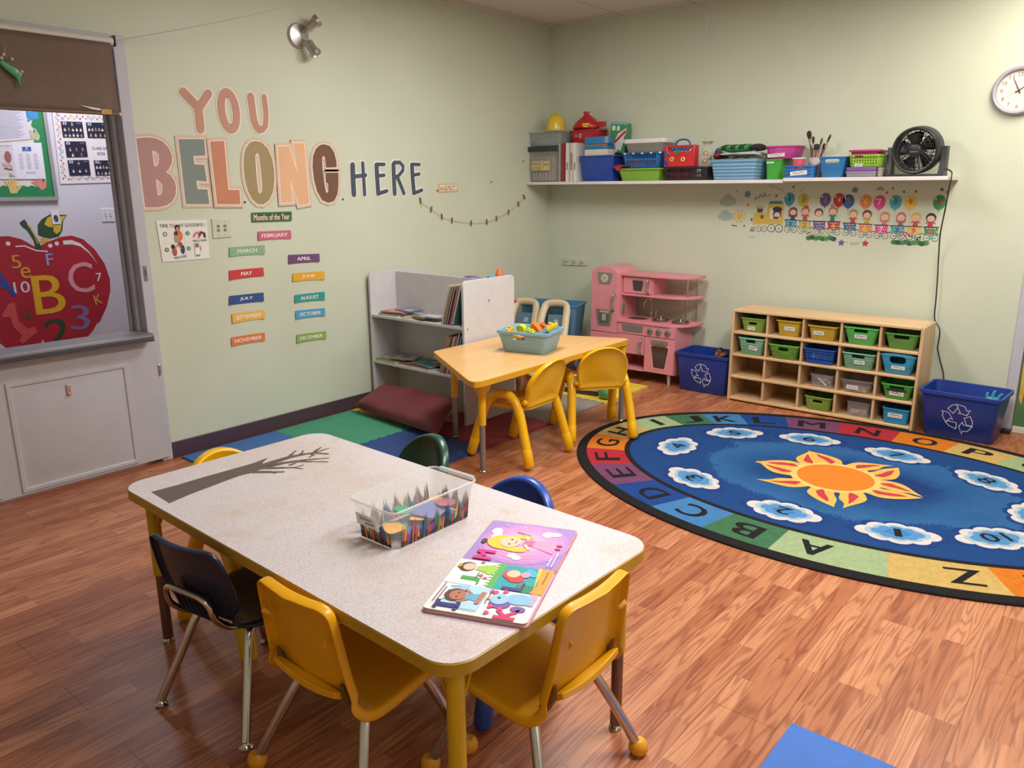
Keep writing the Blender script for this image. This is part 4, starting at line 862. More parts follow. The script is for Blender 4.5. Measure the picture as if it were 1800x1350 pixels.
obj('hub', MB(mat('#3A333C')).lathe([(0, .015), (.005, .015), (.005, .023), (0, .023)], RX, n=12, cap=False), t)
hx_, hz_ = (1.464,2.524)
m = MB(mat('#CFCFCB', rough=.5)); m.tube(curve_pts([V((hx_ - .003, -.1, CEIL)), V((hx_, -.1, hz_ + .03)), V((hx_ + .004, -.1, hz_ + .006)), V((hx_ - .002, -.1, hz_)), V((hx_ - .008, -.1, hz_ + .008))], 5), .002, 6)
tag(obj('ceiling_hook', m), 'thin white wire hook hanging from the ceiling by the back wall', 'hook')

# ---------------------------------------------------------------- shelf and what stands on it
SHW = mat('#D9D4D4', rough=.45, var=.03)
b = MB(SHW).bb(.002, 2.176, -.315, -.001, 1.518, 1.541); tag(obj('wall_shelf', b, bev=.002), 'long white wall shelf board at the corner end, left of the other board', 'shelf')
b = MB(SHW).bb(2.178, 3.160, -.305, -.001, 1.528, 1.551); tag(obj('wall_shelf', b, bev=.002), 'shorter white wall shelf board carrying the black fan', 'shelf')

def tub_mb(m, wt, dt, wb, db, h, t=.003, r=.02, rim=.006, rimh=.012, n=4):
    """an open container: tapered outside, rim, hollow inside"""
    R_ = lambda w, d, z, rr: [V((x, y, z)) for x, y in rrect(-w / 2, -d / 2, w / 2, d / 2, min(rr, w / 2.1, d / 2.1), n)]
    f = (h - rimh) / h; wm, dm = wb + (wt - wb) * f, db + (dt - db) * f
    b = MB(m)
    b.loft([R_(wb - .008, db - .008, 0, r * .8), R_(wb, db, .004, r), R_(wm, dm, h - rimh, r), R_(wt + 2 * rim, dt + 2 * rim, h - rimh + .001, r + rim), R_(wt + 2 * rim, dt + 2 * rim, h - .001, r + rim), R_(wt, dt, h, r), R_(wt - 2 * t, dt - 2 * t, h - .002, r), R_(wb - 2 * t, db - 2 * t, .006, r * .8)])
    return b
def slots(o, holes, depth=.1, y=None):
    """real openings through the front wall: (x, z, w, h)"""
    c = MB()
    for x, z, w, h in holes:
        c.prism(rrect(x - w / 2, z - h / 2, x + w / 2, z + h / 2, min(w, h) * .45, 4), -depth, depth, fr=lambda u, v, w_: V((u, y - w_, v)))
    return cut(o, c)
def tag_label(par, cx, cz, y, w=.06, h=.024, tilt=0.0, seed=1, hx='#DEDCD6', slope=0.0):
    """small white name sticker with a scrawl"""
    fr = lambda u, v, k: V((cx + u, y - k + v * slope, cz + v)); rnd = random.Random(seed)
    b = MB(mat(hx, rough=.6, var=.02), fr); b.prism(rot2(rect(-w / 2, -h / 2, w / 2, h / 2), tilt), 0, .0012)
    pts = [(-w * .36 + w * .72 * i / 9, rnd.uniform(-.22, .28) * h) for i in range(10)]
    b.stroke(rot2(pts, tilt), h * .055, 3, ink('#2E2C2E')); return obj('name_sticker', b, par, smooth=0)
def span(p): return (p[0][0] + p[1][0]) / 2, abs(p[1][0] - p[0][0]), p[0][1], abs(p[1][1] - p[0][1])
S1, S2 = 1.541, 1.551; FY = -.29
def on_shelf(name, lb, cat, sp, z, depth, grp=None, fy=FY):
    cx, w, z0, h = span(sp); return thing(name, lb, cat, (cx, fy + depth / 2, z), 0, grp), w, h
# document tub with lid, box on top, helmet
t, w, h = on_shelf('document_tub', 'grey clear tub of papers with black lid in the shelf corner', 'storage tub', [(-0.021,1.548),(0.314,1.805)], S1, .26)
bd = obj('tub', tub_mb(clear('#B9B8B0', .42, .25), w - .03, .24, w - .05, .22, h, r=.02, rim=.008), t); L1 = S1 + h
obj('lid', MB(mat('#2E3238', rough=.4)).prism(rrect(-w / 2 + .005, -.135, w / 2 - .005, .135, .02), h - .012, h + .024), t, bev=.004)
for k in range(7):
    x = -w / 2 + .05 + k * .034; obj('paper_folder', MB(mat(['#C9BBA4', '#B9B3A8', '#C4B49A', '#AFA9A0'][k % 4], rough=.7)).box((x, .0, h * .42), (.012, .19, h * .74), mx=MX.Rotation(.06 * sin(k * 2), 3, 'Y')), t)
lf_ = lambda u, v, k: V((u, -.1235 - k, v))
b = MB(mat('#CDBB86', rough=.6), lf_); b.prism(rect(-.115, .09, .075, .165), 0, .0015); b.text('IMPORTANT', -.055, .143, .10, .026, wz=.002, m=ink('#3A342C')); b.text('DOCUMENT', -.055, .108, .10, .026, wz=.002); b.stroke([(.012, .10), (.012, .16)], .0015, 4); b.text('paper', .045, .135, .05, .022, wz=.002)
obj('paper_label', b, t, smooth=0)
t2, w2, h2 = on_shelf('clear_box', 'low clear box with lid on top of the document tub', 'storage box', [(-0.021,1.856),(0.33,1.964)], L1 + .0245, .25)
obj('body', tub_mb(clear('#B5BCB4', .45, .2), w2 - .03, .22, w2 - .05, .2, h2, r=.02, rim=.006), t2); obj('lid', MB(clear('#C6CCC4', .55, .2)).prism(rrect(-w2 / 2, -.125, w2 / 2, .125, .02), h2 + .0005, h2 + .014), t2, bev=.003)
obj('contents', MB(mat('#8FA3AE', var=.35, scale=30)).prism(rrect(-w2 / 2 + .05, -.08, w2 / 2 - .05, .08, .02), .007, .06), t2)
zt = L1 + .0245 + h2 + .0145
cx, w3, _, h3 = span([(0.084,1.988),(0.302,2.117)])
t = thing('toy_hard_hat', 'yellow toy hard hat on top of the clear box', 'hard hat', (cx, -.165, zt)); HY = plas('#DDBE3A', .25)
b = MB(HY).lathe([(.098, 0), (.098, .006), (.080, .012), (.079, .03), (.074, .07), (.060, .105), (.036, .127), (.0, .134)], n=36); obj('shell', b, t)
b = MB(HY); b.tube([V((.0, -.081 * cos(a), .014 + .125 * sin(a))) for a in [pi * i / 14 for i in range(15)]], .006, 8); obj('ridge', b, t)
b = MB(HY).prism([(.075 * cos(a), -.06 + .075 * sin(a) * 1.0) for a in [pi + pi * i / 12 for i in range(13)]], 0.0, .005); obj('peak', b, t)
k = MB(ink('#38342C'), lambda u, v, q: V((u, -.078 - q + abs(u) * .25, v))); k.prism(rect(-.026, .042, .02, .052), 0, .001); obj('badge', k, t, smooth=0)
# binders
Z = span([(0.338,1.545),(0.376,1.842)])[3]
for i, (p, hx, lb, dz) in enumerate([([(0.312,1.545),(0.333,1.842)], '#9E9B96', 'grey binder beside the document tub', .0), ([(0.341,1.545),(0.375,1.842)], '#8E2A2E', 'dark red binder among the white binders on the shelf', 0), ([(0.383,1.545),(0.417,1.843)], '#D8D4CC', 'white binder right next to the dark red binder', 0), ([(0.427,1.545),(0.453,1.842)], '#CFCBC4', 'thin white binder, middle one of the three white binders', 0), ([(0.461,1.544),(0.492,1.84)], '#DCD8D2', 'white binder leaning nearest to the blue bin', -.035)]):
    cx, w, _, h = span(p); t = thing('ring_binder', lb, 'binder', (cx, -.17, S1 + (.001 if dz == 0 else .002)), 0, 'binders on the shelf'); t.rotation_euler = (0, dz, 0)
    c = MB(mat(hx, rough=.45)); W = w - .003; c.bb(-W / 2, -W / 2 + .003, -.115, .115, 0, h).bb(W / 2 - .003, W / 2, -.115, .115, 0, h).bb(-W / 2, W / 2, -.118, -.115, 0, h); obj('cover', c, t)
    obj('pages', MB(mat('#E4E0D6', rough=.8)).bb(-W / 2 + .005, W / 2 - .005, -.11, .1, .006, h - .008), t)
    if i > 1: k = MB(ink('#A5473F' if i == 3 else '#8E8A86')); k.bb(-W * .25, W * .25, -.1192, -.118, h * .3, h * (.75 if i == 3 else .5)); obj('spine_label', k, t)
# red tub and red sack
t, w, h = on_shelf('red_tub', 'red plastic tub standing on the binders', 'tub', [(0.272,1.856),(0.606,1.955)], S1 + Z + .004, .17, fy=-.20); t.location.x += .045; w -= .02
obj('tub', tub_mb(plas('#B0262E', .3), w - .03, .155, w - .06, .135, h, r=.03, rim=.006), t)
k = MB(ink('#D9CFC8'), lambda u, v, q: V((u, -.0695 - q - v * .08, v))); k.stroke(circ(-.03, h * .55, .010, .014, n=12), .0025, 1, closed=True); k.flat(rect(-.085, h * .45, -.055, h * .62), 1, ink('#9C7A72')); obj('print', k, t, smooth=0)
tz = S1 + Z + .004 + h
cx, w, _, h = span([(0.269,1.975),(0.563,2.093)])
t = thing('red_sack', 'knotted red plastic sack with yellow print in the red tub', 'sack', (cx + .045, -.115, tz - .022))
b = MB(mat('#B4242C', rough=.3, var=.12, scale=20)); prof = [(.0, .075, .05), (.025, .092, .056), (.036, .118, .085), (.06, .116, .082), (.10, .085, .066), (.128, .034, .03), (.14, .014, .014), (.15, .022, .020), (.165, .036, .03)]
rings = []
for z, a, c in prof: rings.append([V((a * (1 + .07 * sin(5 * q + z * 40)) * cos(q), c * (1 + .07 * sin(4 * q + z * 55)) * sin(q), z + .006 * sin(3 * q))) for q in [2 * pi * i / 32 for i in range(32)]])
b.loft(rings); obj('bag', b, t, sub=1)
k = MB(ink('#D9B23C'), lambda u, v, q: V((u, -.0895 - q + abs(u - .03) * .35, v))); k.flat(rect(.02, .055, .08, .07), 1); k.flat(rect(.03, .04, .07, .052), 1); k.flat(rect(-.095, .046, -.05, .056), 1, ink('#D8C4C0')); obj('print', k, t, smooth=0)
b = MB(mat('#A8232B', rough=.35)); b.loft([[V((x, y * s_, z + .052)) for y, z in ((-.03, -.01), (.03, -.01), (.02, .03), (-.02, .03))] for x, s_ in ((.10, 1), (.15, .8), (.185, .3))]); obj('loose_end', b, t)
# blue bin, boxes, game box
t, w, h = on_shelf('storage_bin', 'deep blue plastic bin on the shelf beside the white binders', 'storage bin', [(0.501,1.544),(0.841,1.741)], S1, .26)
obj('bin', tub_mb(plas('#2446A0', .35), w - .02, .25, w - .06, .22, h, r=.025, rim=.008), t); bx = t.location.x; bz = S1 + h
zc = S1 + .008
for i, (p, hx, lb) in enumerate([([(0.523,1.751),(0.764,1.784)], '#D4D0C6', 'white card box lying under the two blue boxes'), ([(0.522,1.794),(0.763,1.831)], '#2F76A6', 'blue picture box, lower of the two in the blue bin'), ([(0.53,1.851),(0.782,1.888)], '#2C79AC', 'blue picture box, topmost of the stack in the blue bin')]):
    cx, w, z0, h = span(p)
    if i == 0: h = z0 + h - zc; z0 = zc
    else: z0 = zc
    if i == 2: h = .055
    w -= .03; D_ = .07 if i == 2 else .11; t = thing('card_box', lb, 'box', (cx + .01, -.205 if i < 2 else -.236, z0), 0, 'boxes in the blue bin'); b = MB(mat(hx, rough=.5)).box((0, 0, h / 2), (w, D_, h)); obj('carton', b, t, bev=.002); zc = z0 + h + .001
    if i: k = MB(mat('#8A96A0' if i == 2 else '#C9884E', rough=.5)); k.bb(w * .34 if i == 2 else -w / 2, w / 2, -D_ / 2 - .0012, -D_ / 2, h - .008 if i == 1 else 0.004, h - .001); k.bb(w * .36, w * .42, -D_ / 2 - .002, -D_ / 2 - .0012, h * .3, h * .5); obj('picture', k, t)
gx, gw, _, gh = span([(0.671,1.814),(0.858,2.037)])
t = thing('game_box', 'green and white printed box standing tilted behind the blue basket', 'box', (gx - .015, -.085, S1 + .22)); t.rotation_euler = (0, .10, 0)
b = MB(mat('#3F8A52', rough=.4)).box((0, 0, gh / 2), (.15, .06, gh)); obj('carton', b, t, bev=.002)
k = MB(fr=lambda u, v, q: V((u, -.03 - q, v))); k.flat([(-.07, .0), (.0, .0), (.07, .15), (.07, .19), (-.005, .14), (-.05, .02)], 1, ink('#D9D6D2'))
k.stroke([(-.02, .08), (.06, .16)], .010, 2, ink('#B83440')); k.stroke([(-.055, .02), (-.045, .12)], .006, 2); k.stroke([(.03, .03), (.05, .1)], .012, 2, ink('#D8D8D6'))
k.flat(rect(-.06, .165, -.03, .2), 2, ink('#DDE3DA')); k.flat(rect(-.015, .165, .01, .2), 2); k.flat(rect(-.07, .21, .07, .23), 2, ink('#77AFC4')); obj('print', k, t, smooth=0)
# lime bin, red cloth, blue basket, box with white lid
t, w, h = on_shelf('storage_bin', 'lime green plastic bin under the blue lattice basket', 'storage bin', [(0.858,1.544),(1.251,1.637)], S1, .27)
obj('bin', tub_mb(plas('#7FAE3C', .35), w - .02, .26, w - .07, .22, h, r=.03, rim=.01), t); cx0, gz = t.location.x, S1 + h
t, w, h = on_shelf('lattice_basket', 'blue lattice basket resting on the lime green bin', 'basket', [(0.894,1.651),(1.253,1.765)], gz + .001, .24)
o = obj('basket', tub_mb(plas('#2467A8', .4), w - .02, .23, w - .06, .2, h, r=.025, rim=.008), t)
slots(o, [(-w / 2 + .06 + i * (w - .12) / 15, z, .010, .040) for i in range(16) for z in (.038, .088)], .03, y=-.105)
for i in range(5): obj('rim_clip', MB(mat('#CFD6DC')).ball((-w / 2 + .045 + i * .075, -.119, h - .008), (.012, .006, .008)), t)
for i, hx in enumerate(['#A33C6A', '#B2475A', '#6A78A8', '#A8455E', '#8C3F6E']): obj('toy_piece', MB(plas(hx)).box((-.11 + i * .055, .0, .036), (.05, .16, .05), mx=MX.Rotation(.06 * i, 3, 'X')), t)
bz2 = gz + .001 + h
b = MB(mat('#A9262C', rough=.6, var=.1)); b.loft([[V((x, y, z)) for x, y, z in r] for r in [[(-.08, -.02, .004), (-.075, .0, .01), (-.06, .0, .0)], [(-.03, -.035, .0), (-.03, -.01, .022), (0, -.01, 0)], [(.03, -.03, .008), (.04, -.005, .016), (.05, -.01, .003)], [(.075, -.02, .012), (.08, 0, .016), (.08, -.01, .01)]]]); b.loft([[V((x, -.033, z)) for x, z in ((-.05, .002), (.02, .004), (-.012, -.028))], [V((x, -.028, z)) for x, z in ((-.05, .002), (.02, .004), (-.012, -.028))]])
t = tag(obj('red_cloth', b, loc=(.905, -.278, gz + .008)), 'scrap of red cloth over the front edge of the lime green bin', 'cloth')
t, w, h = on_shelf('lidded_box', 'clear plastic box with white lid on top of the blue lattice basket', 'storage box', [(0.867,1.785),(1.214,1.85)], bz2 + .001, .18, fy=-.205)
obj('body', tub_mb(clear('#B9B2A6', .5, .2), w - .01, .16, w - .04, .14, h, r=.03, rim=.003), t); obj('lid', MB(mat('#DEDCD8', rough=.35)).prism(rrect(-w / 2 - .012, -.09, w / 2 + .012, .09, .035), h + .0005, h + .036), t, bev=.008)
obj('contents', MB(mat('#8F7A70', var=.5, scale=40)).prism(rrect(-w / 2 + .04, -.055, w / 2 - .04, .055, .02), .007, h * .6), t)
# black basket, red bead box, jar
t, w, h = on_shelf('lattice_basket', 'black lattice basket under the red bead toy', 'basket', [(1.263,1.549),(1.628,1.645)], S1, .26)
o = obj('basket', tub_mb(plas('#23242A', .4), w - .02, .25, w - .04, .23, h, r=.02, rim=.007), t)
slots(o, [(-w / 2 + .045 + i * (w - .11) / 15, z, .011, .026) for i in range(16) for z in (.030, .066)], .03, y=-.12)
for i in range(11): obj('toy_piece', MB(plas(['#A8262E', '#C23A3A', '#8E2A30'][i % 3])).box((-.15 + i * .02, -.03, .045), (.018, .1, .07)), t)
for i in range(3): obj('white_tube', MB(plas('#DCD9D2')).cyl((.07 + i * .024, -.07, .008), (.07 + i * .024, -.07, .09), .009), t)
zz = S1 + h
t, w, h = on_shelf('bead_toy', 'red bead box toy with a blue handle on the black basket', 'toy', [(1.27,1.653),(1.512,1.802)], zz + .001, .07, fy=-.298); t.location.x += .008
RD = plas('#C02B34', .3); b = MB(RD).prism([(-w / 2, 0), (w / 2, 0), (w / 2, h), (w / 2 - .02, h), (w / 2 - .03, h * .72), (-w / 2 + .03, h * .72), (-w / 2 + .02, h), (-w / 2, h)], -.035, .035, fr=lambda u, v, q: V((u, -q, v))); obj('body', b, t, bev=.004)
obj('top_bar', MB(RD).cyl((-w / 2 + .01, 0, h - .01), (w / 2 - .01, 0, h - .01), .012), t)
b = MB(plas('#2B4F8E')); b.tube(curve_pts([V((-.06, .02, h - .01)), V((-.045, .02, h + .03)), V((0, .02, h + .042)), V((.045, .02, h + .03)), V((.06, .02, h - .01))], 5), .006, 10); obj('handle', b, t)
for i in range(5): obj('bead', MB(plas('#2B4F9E')).ball((-.06 + i * .03, -.02, h * .82), .014), t)
for x, z, hx in ((-.1, .09, '#2E62A8'), (-.1, .03, '#3A3F9C'), (-.055, .052, '#D8A93C'), (.035, .05, '#DDB45A'), (-.01, .1, '#3F8A4E')):
    obj('ring', MB(plas(hx)).tube([V((x + .012 * cos(a), -.039, z + .012 * sin(a))) for a in [2 * pi * k / 16 for k in range(16)]], .006, 8, closed=True), t)
cx, w, _, h = span([(1.492,1.649),(1.564,1.812)])
t = thing('clear_bag', 'clear bag of metal cookware toys beside the red bead toy', 'bag', (cx + .042, -.20, zz + .001))
b = MB(clear('#D4CFC4', .35, .15)).loft([[V((a * (1 + .1 * sin(4 * q)) * cos(q), c * sin(q), z)) for q in [2 * pi * i / 20 for i in range(20)]] for z, a, c in ((0, .045, .05), (.06, .052, .055), (.12, .04, .04), (.14, .02, .02), (.165, .042, .02))]); obj('film', b, t)
for x, z, r in ((-.012, .035, .022), (.02, .06, .018), (-.01, .09, .02)): obj('pot', MB(mat('#B9966A', metal=.8, rough=.3)).ball((x, 0, z), r), t)
k = MB(mat('#7E9A5C', rough=.5)); k.loft([[V((a * cos(q), .022 * sin(q), z)) for q in [2 * pi * i / 12 for i in range(12)]] for z, a in ((.155, .02), (.172, .045))]); obj('green_top', k, t)
t = thing('blue_toy_car', 'dark blue toy behind the clear bag on the black basket', 'toy', (1.61, -.10, zz + .001)); obj('body', MB(plas('#2C3C7A')).prism([(-.02, 0), (.02, 0), (.02, .1), (.0, .13), (-.02, .1)], -.03, .03, fr=lambda u, v, q: V((u, -q, v))), t, bev=.005)
# light blue ribbed basket with folded clothes
t, w, h = on_shelf('ribbed_basket', 'light blue ribbed basket filled with folded clothes', 'basket', [(1.63,1.546),(1.982,1.687)], S1, .27)
obj('basket', tub_mb(woven('#84B9DE', 14.0, 'rib'), w - .015, .26, w - .055, .22, h, r=.02, rim=.005, rimh=.016), t); bx, zc = t.location.x, S1 + h
def folded(lb, hx, x, w, d, z, h, yaw=0.0, hx2=None):
    b = MB(mat(hx, rough=.85, var=.12, scale=20)); rings = []
    for i in range(9):
        u = i / 8 - .5; k = 1 - .25 * abs(2 * u) ** 4
        rings.append([V((u * w, d / 2 * cos(a) * 1.0, z_ )) for a, z_ in [(2 * pi * j / 16, h / 2 + h / 2 * k * sin(2 * pi * j / 16) + .0015 * sin(7 * u + j)) for j in range(16)]])
    b.loft(rings); t = tag(obj('folded_shirt', b, loc=(x, -.165, z), rot=(0, 0, yaw)), lb, 'folded clothes', 'clothes in the ribbed basket')
    if hx2:
        for q, (u0, u1) in enumerate(hx2[1:]): k = MB(mat(hx2[0], rough=.85)).loft([[V((u, d / 2 * cos(a) * 1.02, h / 2 + h / 2 * 1.03 * sin(a))) for a in [pi + pi * .12 + pi * .5 * 0 + (pi * .76) * j / 8 * -1 for j in range(9)]] for u in (u0, (u0 + u1) / 2, u1)], closed=False, cap0=False, cap1=False); obj('printed_patch', k, t, solid=.001)
    return t
folded('black and cream patterned shirt, lowest of the folded clothes', '#6E6A60', bx + .02, w - .11, .2, zc - .03, .045, 0, ('#2A2A2C', (-.12, -.08), (-.04, 0.0), (.04, .08)))
folded('pale grey white folded shirt in the middle of the clothes', '#C9CBD2', bx + .022, w - .10, .2, zc + .019, .028)
folded('green folded shirt with black print on top of the clothes', '#3C9A4E', bx - .02, w - .15, .19, zc + .050, .05, 0, ('#22382A', (-.08, -.045), (-.015, .02), (.045, .085)))
folded('black folded cloth at the right of the green shirt', '#26282C', bx + .129, .055, .17, zc + .051, .05, 0)
folded('dark red cloth hanging at the left end of the clothes', '#8E2A34', bx - .143, .045, .17, zc + .002, .05, 0)
# green tub with pink basket
t, w, h = on_shelf('storage_bin', 'bright green plastic bin under the pink basket', 'storage bin', [(1.991,1.546),(2.116,1.682)], S1 + .0, .17, fy=-.187)
obj('bin', tub_mb(plas('#46A03E', .35), w - .01, .16, w - .03, .14, h, r=.02, rim=.004), t); tag_label(t, -.02, h - .022, -.0805, .05, .012, 0, 3, slope=-.05); gz = S1 + h
t, w, h = on_shelf('lattice_basket', 'magenta pink basket with a paper label on the green bin', 'basket', [(1.983,1.687),(2.221,1.773)], gz + .001, .17, fy=-.187)
o = obj('basket', tub_mb(plas('#B9408E', .4), w - .01, .16, w - .05, .135, h, r=.03, rim=.005), t)
slots(o, [(-w / 2 + .045 + i * (w - .09) / 11, z, .008, .012) for i in range(12) for z in (.045, .066)], .03, y=-.073); tag_label(t, -.035, .024, -.0722, .12, .022, .05, 5, slope=-.09)
# small blue basket, cups, brushes
t, w, h = on_shelf('lattice_basket', 'small blue perforated basket with a white label in front of the paint cups', 'basket', [(2.166,1.547),(2.375,1.626)], S2, .10)
o = obj('basket', tub_mb(plas('#2A6CB0', .4), w - .01, .092, w - .02, .084, h, r=.015, rim=.004), t)
slots(o, [(-w / 2 + .028 + i * (w - .056) / 11, z, .009, .009) for i in (0, 1, 2, 9, 10, 11) for z in (.02, .042, .062)] + [(0, .062, .05, .014)], .02, y=-.045); tag_label(t, 0, .03, -.0437, .11, .026, .08, 8, slope=-.04)
sx0 = t.location.x
for i, (x, hx, lb) in enumerate([(sx0 - .02, '#D8566E', 'coral pink cup, stacked in the small blue basket'), (sx0 - .02, '#E3D6D2', 'white cup rim on the stacked pink cup')]):
    if i: continue
    t = thing('paint_cup', lb, 'cup', (x, -.241, S2 + .007)); o = obj('cup', MB(plas(hx)).lathe([(.030, 0), (.039, .11), (.041, .112), (.041, .118), (.038, .118), (.028, .006)], n=28, cap=True), t); obj('white_rim', MB(plas('#E2D8D4')).lathe([(.0425, .112), (.044, .119), (.041, .121), (.039, .1185), (.0425, .112)], n=28, cap=False), t)
t = thing('brush_jar', 'pale jar full of paint brushes behind the small blue basket', 'jar', (2.315, -.115, S2)); obj('jar', MB(mat('#CDB6B2', rough=.4)).lathe([(.039, 0), (.043, .004), (.046, .13), (.042, .13), (.040, .006)], n=24), t)
random.seed(5)
BR = [('#2E2A2C', '#2A2526', .017, .30, -.20, .02, 'large black flat brush, tallest in the jar'), ('#8C4A3C', '#3A2A26', .010, .26, -.10, -.05, 'brown handled brush near the middle of the jar'), ('#3E3A38', '#252528', .022, .21, .03, .05, 'wide black brush at the back of the jar'), ('#A8566A', '#5A3A3A', .008, .25, .16, -.03, 'pink handled brush leaning right'), ('#7A3A50', '#2A2426', .008, .285, .36, .0, 'thin purple handled brush leaning far right'), ('#B9A27E', '#8A6A4A', .009, .20, -.26, -.02, 'tan brush leaning left in the jar'), ('#6E4A3A', '#33282A', .008, .22, .24, .06, 'short brown brush at the right of the jar')]
yb = -.0306
for hx, tip, tw, ln, ax, ay, lb in BR:
    t = thing('paint_brush', lb, 'paint brush', (2.315 - ax * .05, -.115 + yb, S2 + .008), 0, 'brushes in the jar'); t.rotation_euler = (0, ax, 0); yb += .0102
    obj('handle', MB(mat(hx, rough=.4)).cyl((0, 0, 0), (0, 0, ln * .72), .0035, .005, 8), t); obj('ferrule', MB(mat('#B9A88C', metal=.7, rough=.35)).cyl((0, 0, ln * .70), (0, 0, ln * .82), .0055, tw * .6, 10), t)
    b = MB(mat(tip, rough=.8)).loft([[V((a * cos(q), a * .5 * sin(q), z)) for q in [2 * pi * i / 10 for i in range(10)]] for z, a in ((ln * .82, tw * .6), (ln * .92, tw), (ln * .98, tw * .8), (ln, tw * .2))]); obj('bristles', b, t)
# blue bin with papers, purple box, lime and pink baskets
t, w, h = on_shelf('storage_bin', 'medium blue tapered bin with a handle slot, holding loose papers', 'storage bin', [(2.392,1.546),(2.567,1.676)], S2, .25)
o = obj('bin', tub_mb(plas('#2F78B4', .35), w - .006, .24, w - .05, .2, h, r=.012, rim=.003), t); slots(o, [(0, h * .78, .09, .024)], .03, y=-.113)
for i in range(4): obj('paper', MB(mat(['#DAD4C4', '#CFC6AE', '#E2DED6', '#D2C2A0'][i], rough=.8)).box((.01 * i - .02, -.05 + .03 * i, h * .56 + .008 * i), (w * .7, .002, h * .8), mx=MX.Rotation(.3 - .15 * i, 3, 'Y') @ MX.Rotation(.12, 3, 'X')), t)
t, w, h = on_shelf('lidded_box', 'flat clear box with purple lid under the lime basket', 'storage box', [(2.569,1.549),(2.817,1.609)], S2, .2)
obj('body', tub_mb(clear('#B6B2BE', .6, .2), w * .72, .18, w * .7, .17, h * .6, r=.01, rim=.002), t, loc=(-w * .14, 0, 0)); obj('lid', MB(plas('#7A52A0', .3)).prism(rrect(-w / 2, -.095, w * .22, .095, .012), h * .6 + .001, h), t, bev=.004)
t2_ = thing('clear_box', 'small clear grey box beside the purple lidded box', 'storage box', (t.location.x + w * .292, -.19, S2)); obj('body', tub_mb(clear('#C4BEB8', .5, .2), w * .10, .16, w * .09, .15, h - .004, r=.01, rim=.002), t2_); obj('lid', MB(clear('#A89CB0', .7)).prism(rrect(-w * .054, -.083, w * .054, .083, .01), h - .003, h), t2_)
pz = S2 + h
t, w, h = on_shelf('lattice_basket', 'lime green perforated basket on the purple lidded box', 'basket', [(2.579,1.619),(2.767,1.694)], pz + .001, .24)
o = obj('basket', tub_mb(plas('#8CB83C', .4), w - .006, .23, w - .02, .21, h, r=.015, rim=.004), t); slots(o, [(-w / 2 + .022 + i * (w - .044) / 9, z, .008, .008) for i in range(10) for z in (.022, .038, .054)] + [(-.03, h * .84, .05, .012)], .03, y=-.11)
tag_label(t, -.03, .012, -.109, .05, .02, 0, 4, '#C9D2B4', -.05)
t, w, h = on_shelf('lattice_basket', 'pink tray nested on the lime green basket', 'basket', [(2.576,1.701),(2.763,1.72)], pz + .001 + h + .001 - .058, .22)
t.location.y -= .0
obj('basket', tub_mb(plas('#B03A72', .4), w - .02, .215, w - .05, .17, .086, r=.015, rim=.010), t)
# fan
cx, w, _, _ = span([(2.806,1.55),(3.059,1.825)])
fx, fz = [(2.939,1.707),(2.956,1.549)][0]
t = thing('desk_fan', 'round black fan on its stand at the right end of the shelf', 'fan', (fx + .012, -.17, S2)); BK = mat('#26282D', rough=.42, var=.06)
ch = fz - S2; fm = MX.Translation((0, -.02, ch)) @ MX.Rotation(radians(-8), 4, 'Z') @ MX.Rotation(radians(97), 4, 'X')
r0 = .140
b = MB(BK).lathe([(r0 * .99, -.045), (r0, .0), (r0 * .99, .035), (r0 * .93, .048), (r0 * .86, .044), (r0 * .84, .03), (r0 * .86, -.04)], fm, n=56, cap=False); obj('housing', b, t)
b = MB(mat('#1E2024', rough=.4))
for k in range(30):
    a = 2 * pi * k / 30; p = [fm @ V((r * cos(a + (r0 - r) * 5), r * sin(a + (r0 - r) * 5), .030 + .012 * (1 - r / r0))) for r in (.038, .07, .10, r0 * .87)]; b.tube(p, .0022, 5)
for rr in (.065, .095): b.tube([fm @ V((rr * cos(2 * pi * i / 40), rr * sin(2 * pi * i / 40), .034)) for i in range(40)], .0016, 5, closed=True)
obj('front_grille', b, t)
b = MB(mat('#1E2024', rough=.4))
for k in range(22):
    a = 2 * pi * k / 22; b.tube([fm @ V((r * cos(a - (r0 - r) * 4), r * sin(a - (r0 - r) * 4), -.038)) for r in (.03, .08, r0 * .87)], .0025, 5)
for rr in (.05, .08, .108): b.tube([fm @ V((rr * cos(2 * pi * i / 40), rr * sin(2 * pi * i / 40), -.038)) for i in range(40)], .002, 5, closed=True)
obj('rear_grille', b, t)
obj('centre_cap', MB(BK).lathe([(0, .02), (.04, .026), (.038, .045), (.03, .05), (0, .051)], fm, n=28, cap=False), t)
k = MB(mat('#9C9CA0', rough=.3, metal=.5), lambda u, v, q: fm @ V((u, v, q))); k.prism(rect(-.022, -.008, .022, -.002), .0505, .0515); obj('badge', k, t, smooth=0)
for i in range(5):
    a0 = 2 * pi * i / 5; b = MB(mat('#1C1D21', rough=.35)); rows = []
    for r in (.03, .06, .09, .108): rows.append([fm @ V((r * cos(a0 + d), r * sin(a0 + d), -.012 + .03 * (d / .9))) for d in (0, .3, .6, .95)])
    b.loft(rows, closed=False, cap0=False, cap1=False); obj('blade', b, t, solid=.002)
obj('motor', MB(BK).cyl(fm @ V((0, 0, -.05)), fm @ V((0, 0, .018)), .034, n=20), t)
b = MB(BK)
for s_ in (-1, 1): b.loft([[V((s_ * x + o_, y, z)) for o_, y in ((-.017, -.04 * k), (.017, -.04 * k), (.017, .035 * k), (-.017, .035 * k))] for x, z, k in ((.148, .0, 1.6), (.15, .03, 1.2), (.152, .12, .8), (.153, ch + .02, .5))])
b.prism(roundpoly([(-.165, -.075), (.165, -.075), (.165, .09), (-.165, .09)], .03), 0, .014)
obj('stand', b, t, bev=.003)
FL0 = V(t.location)
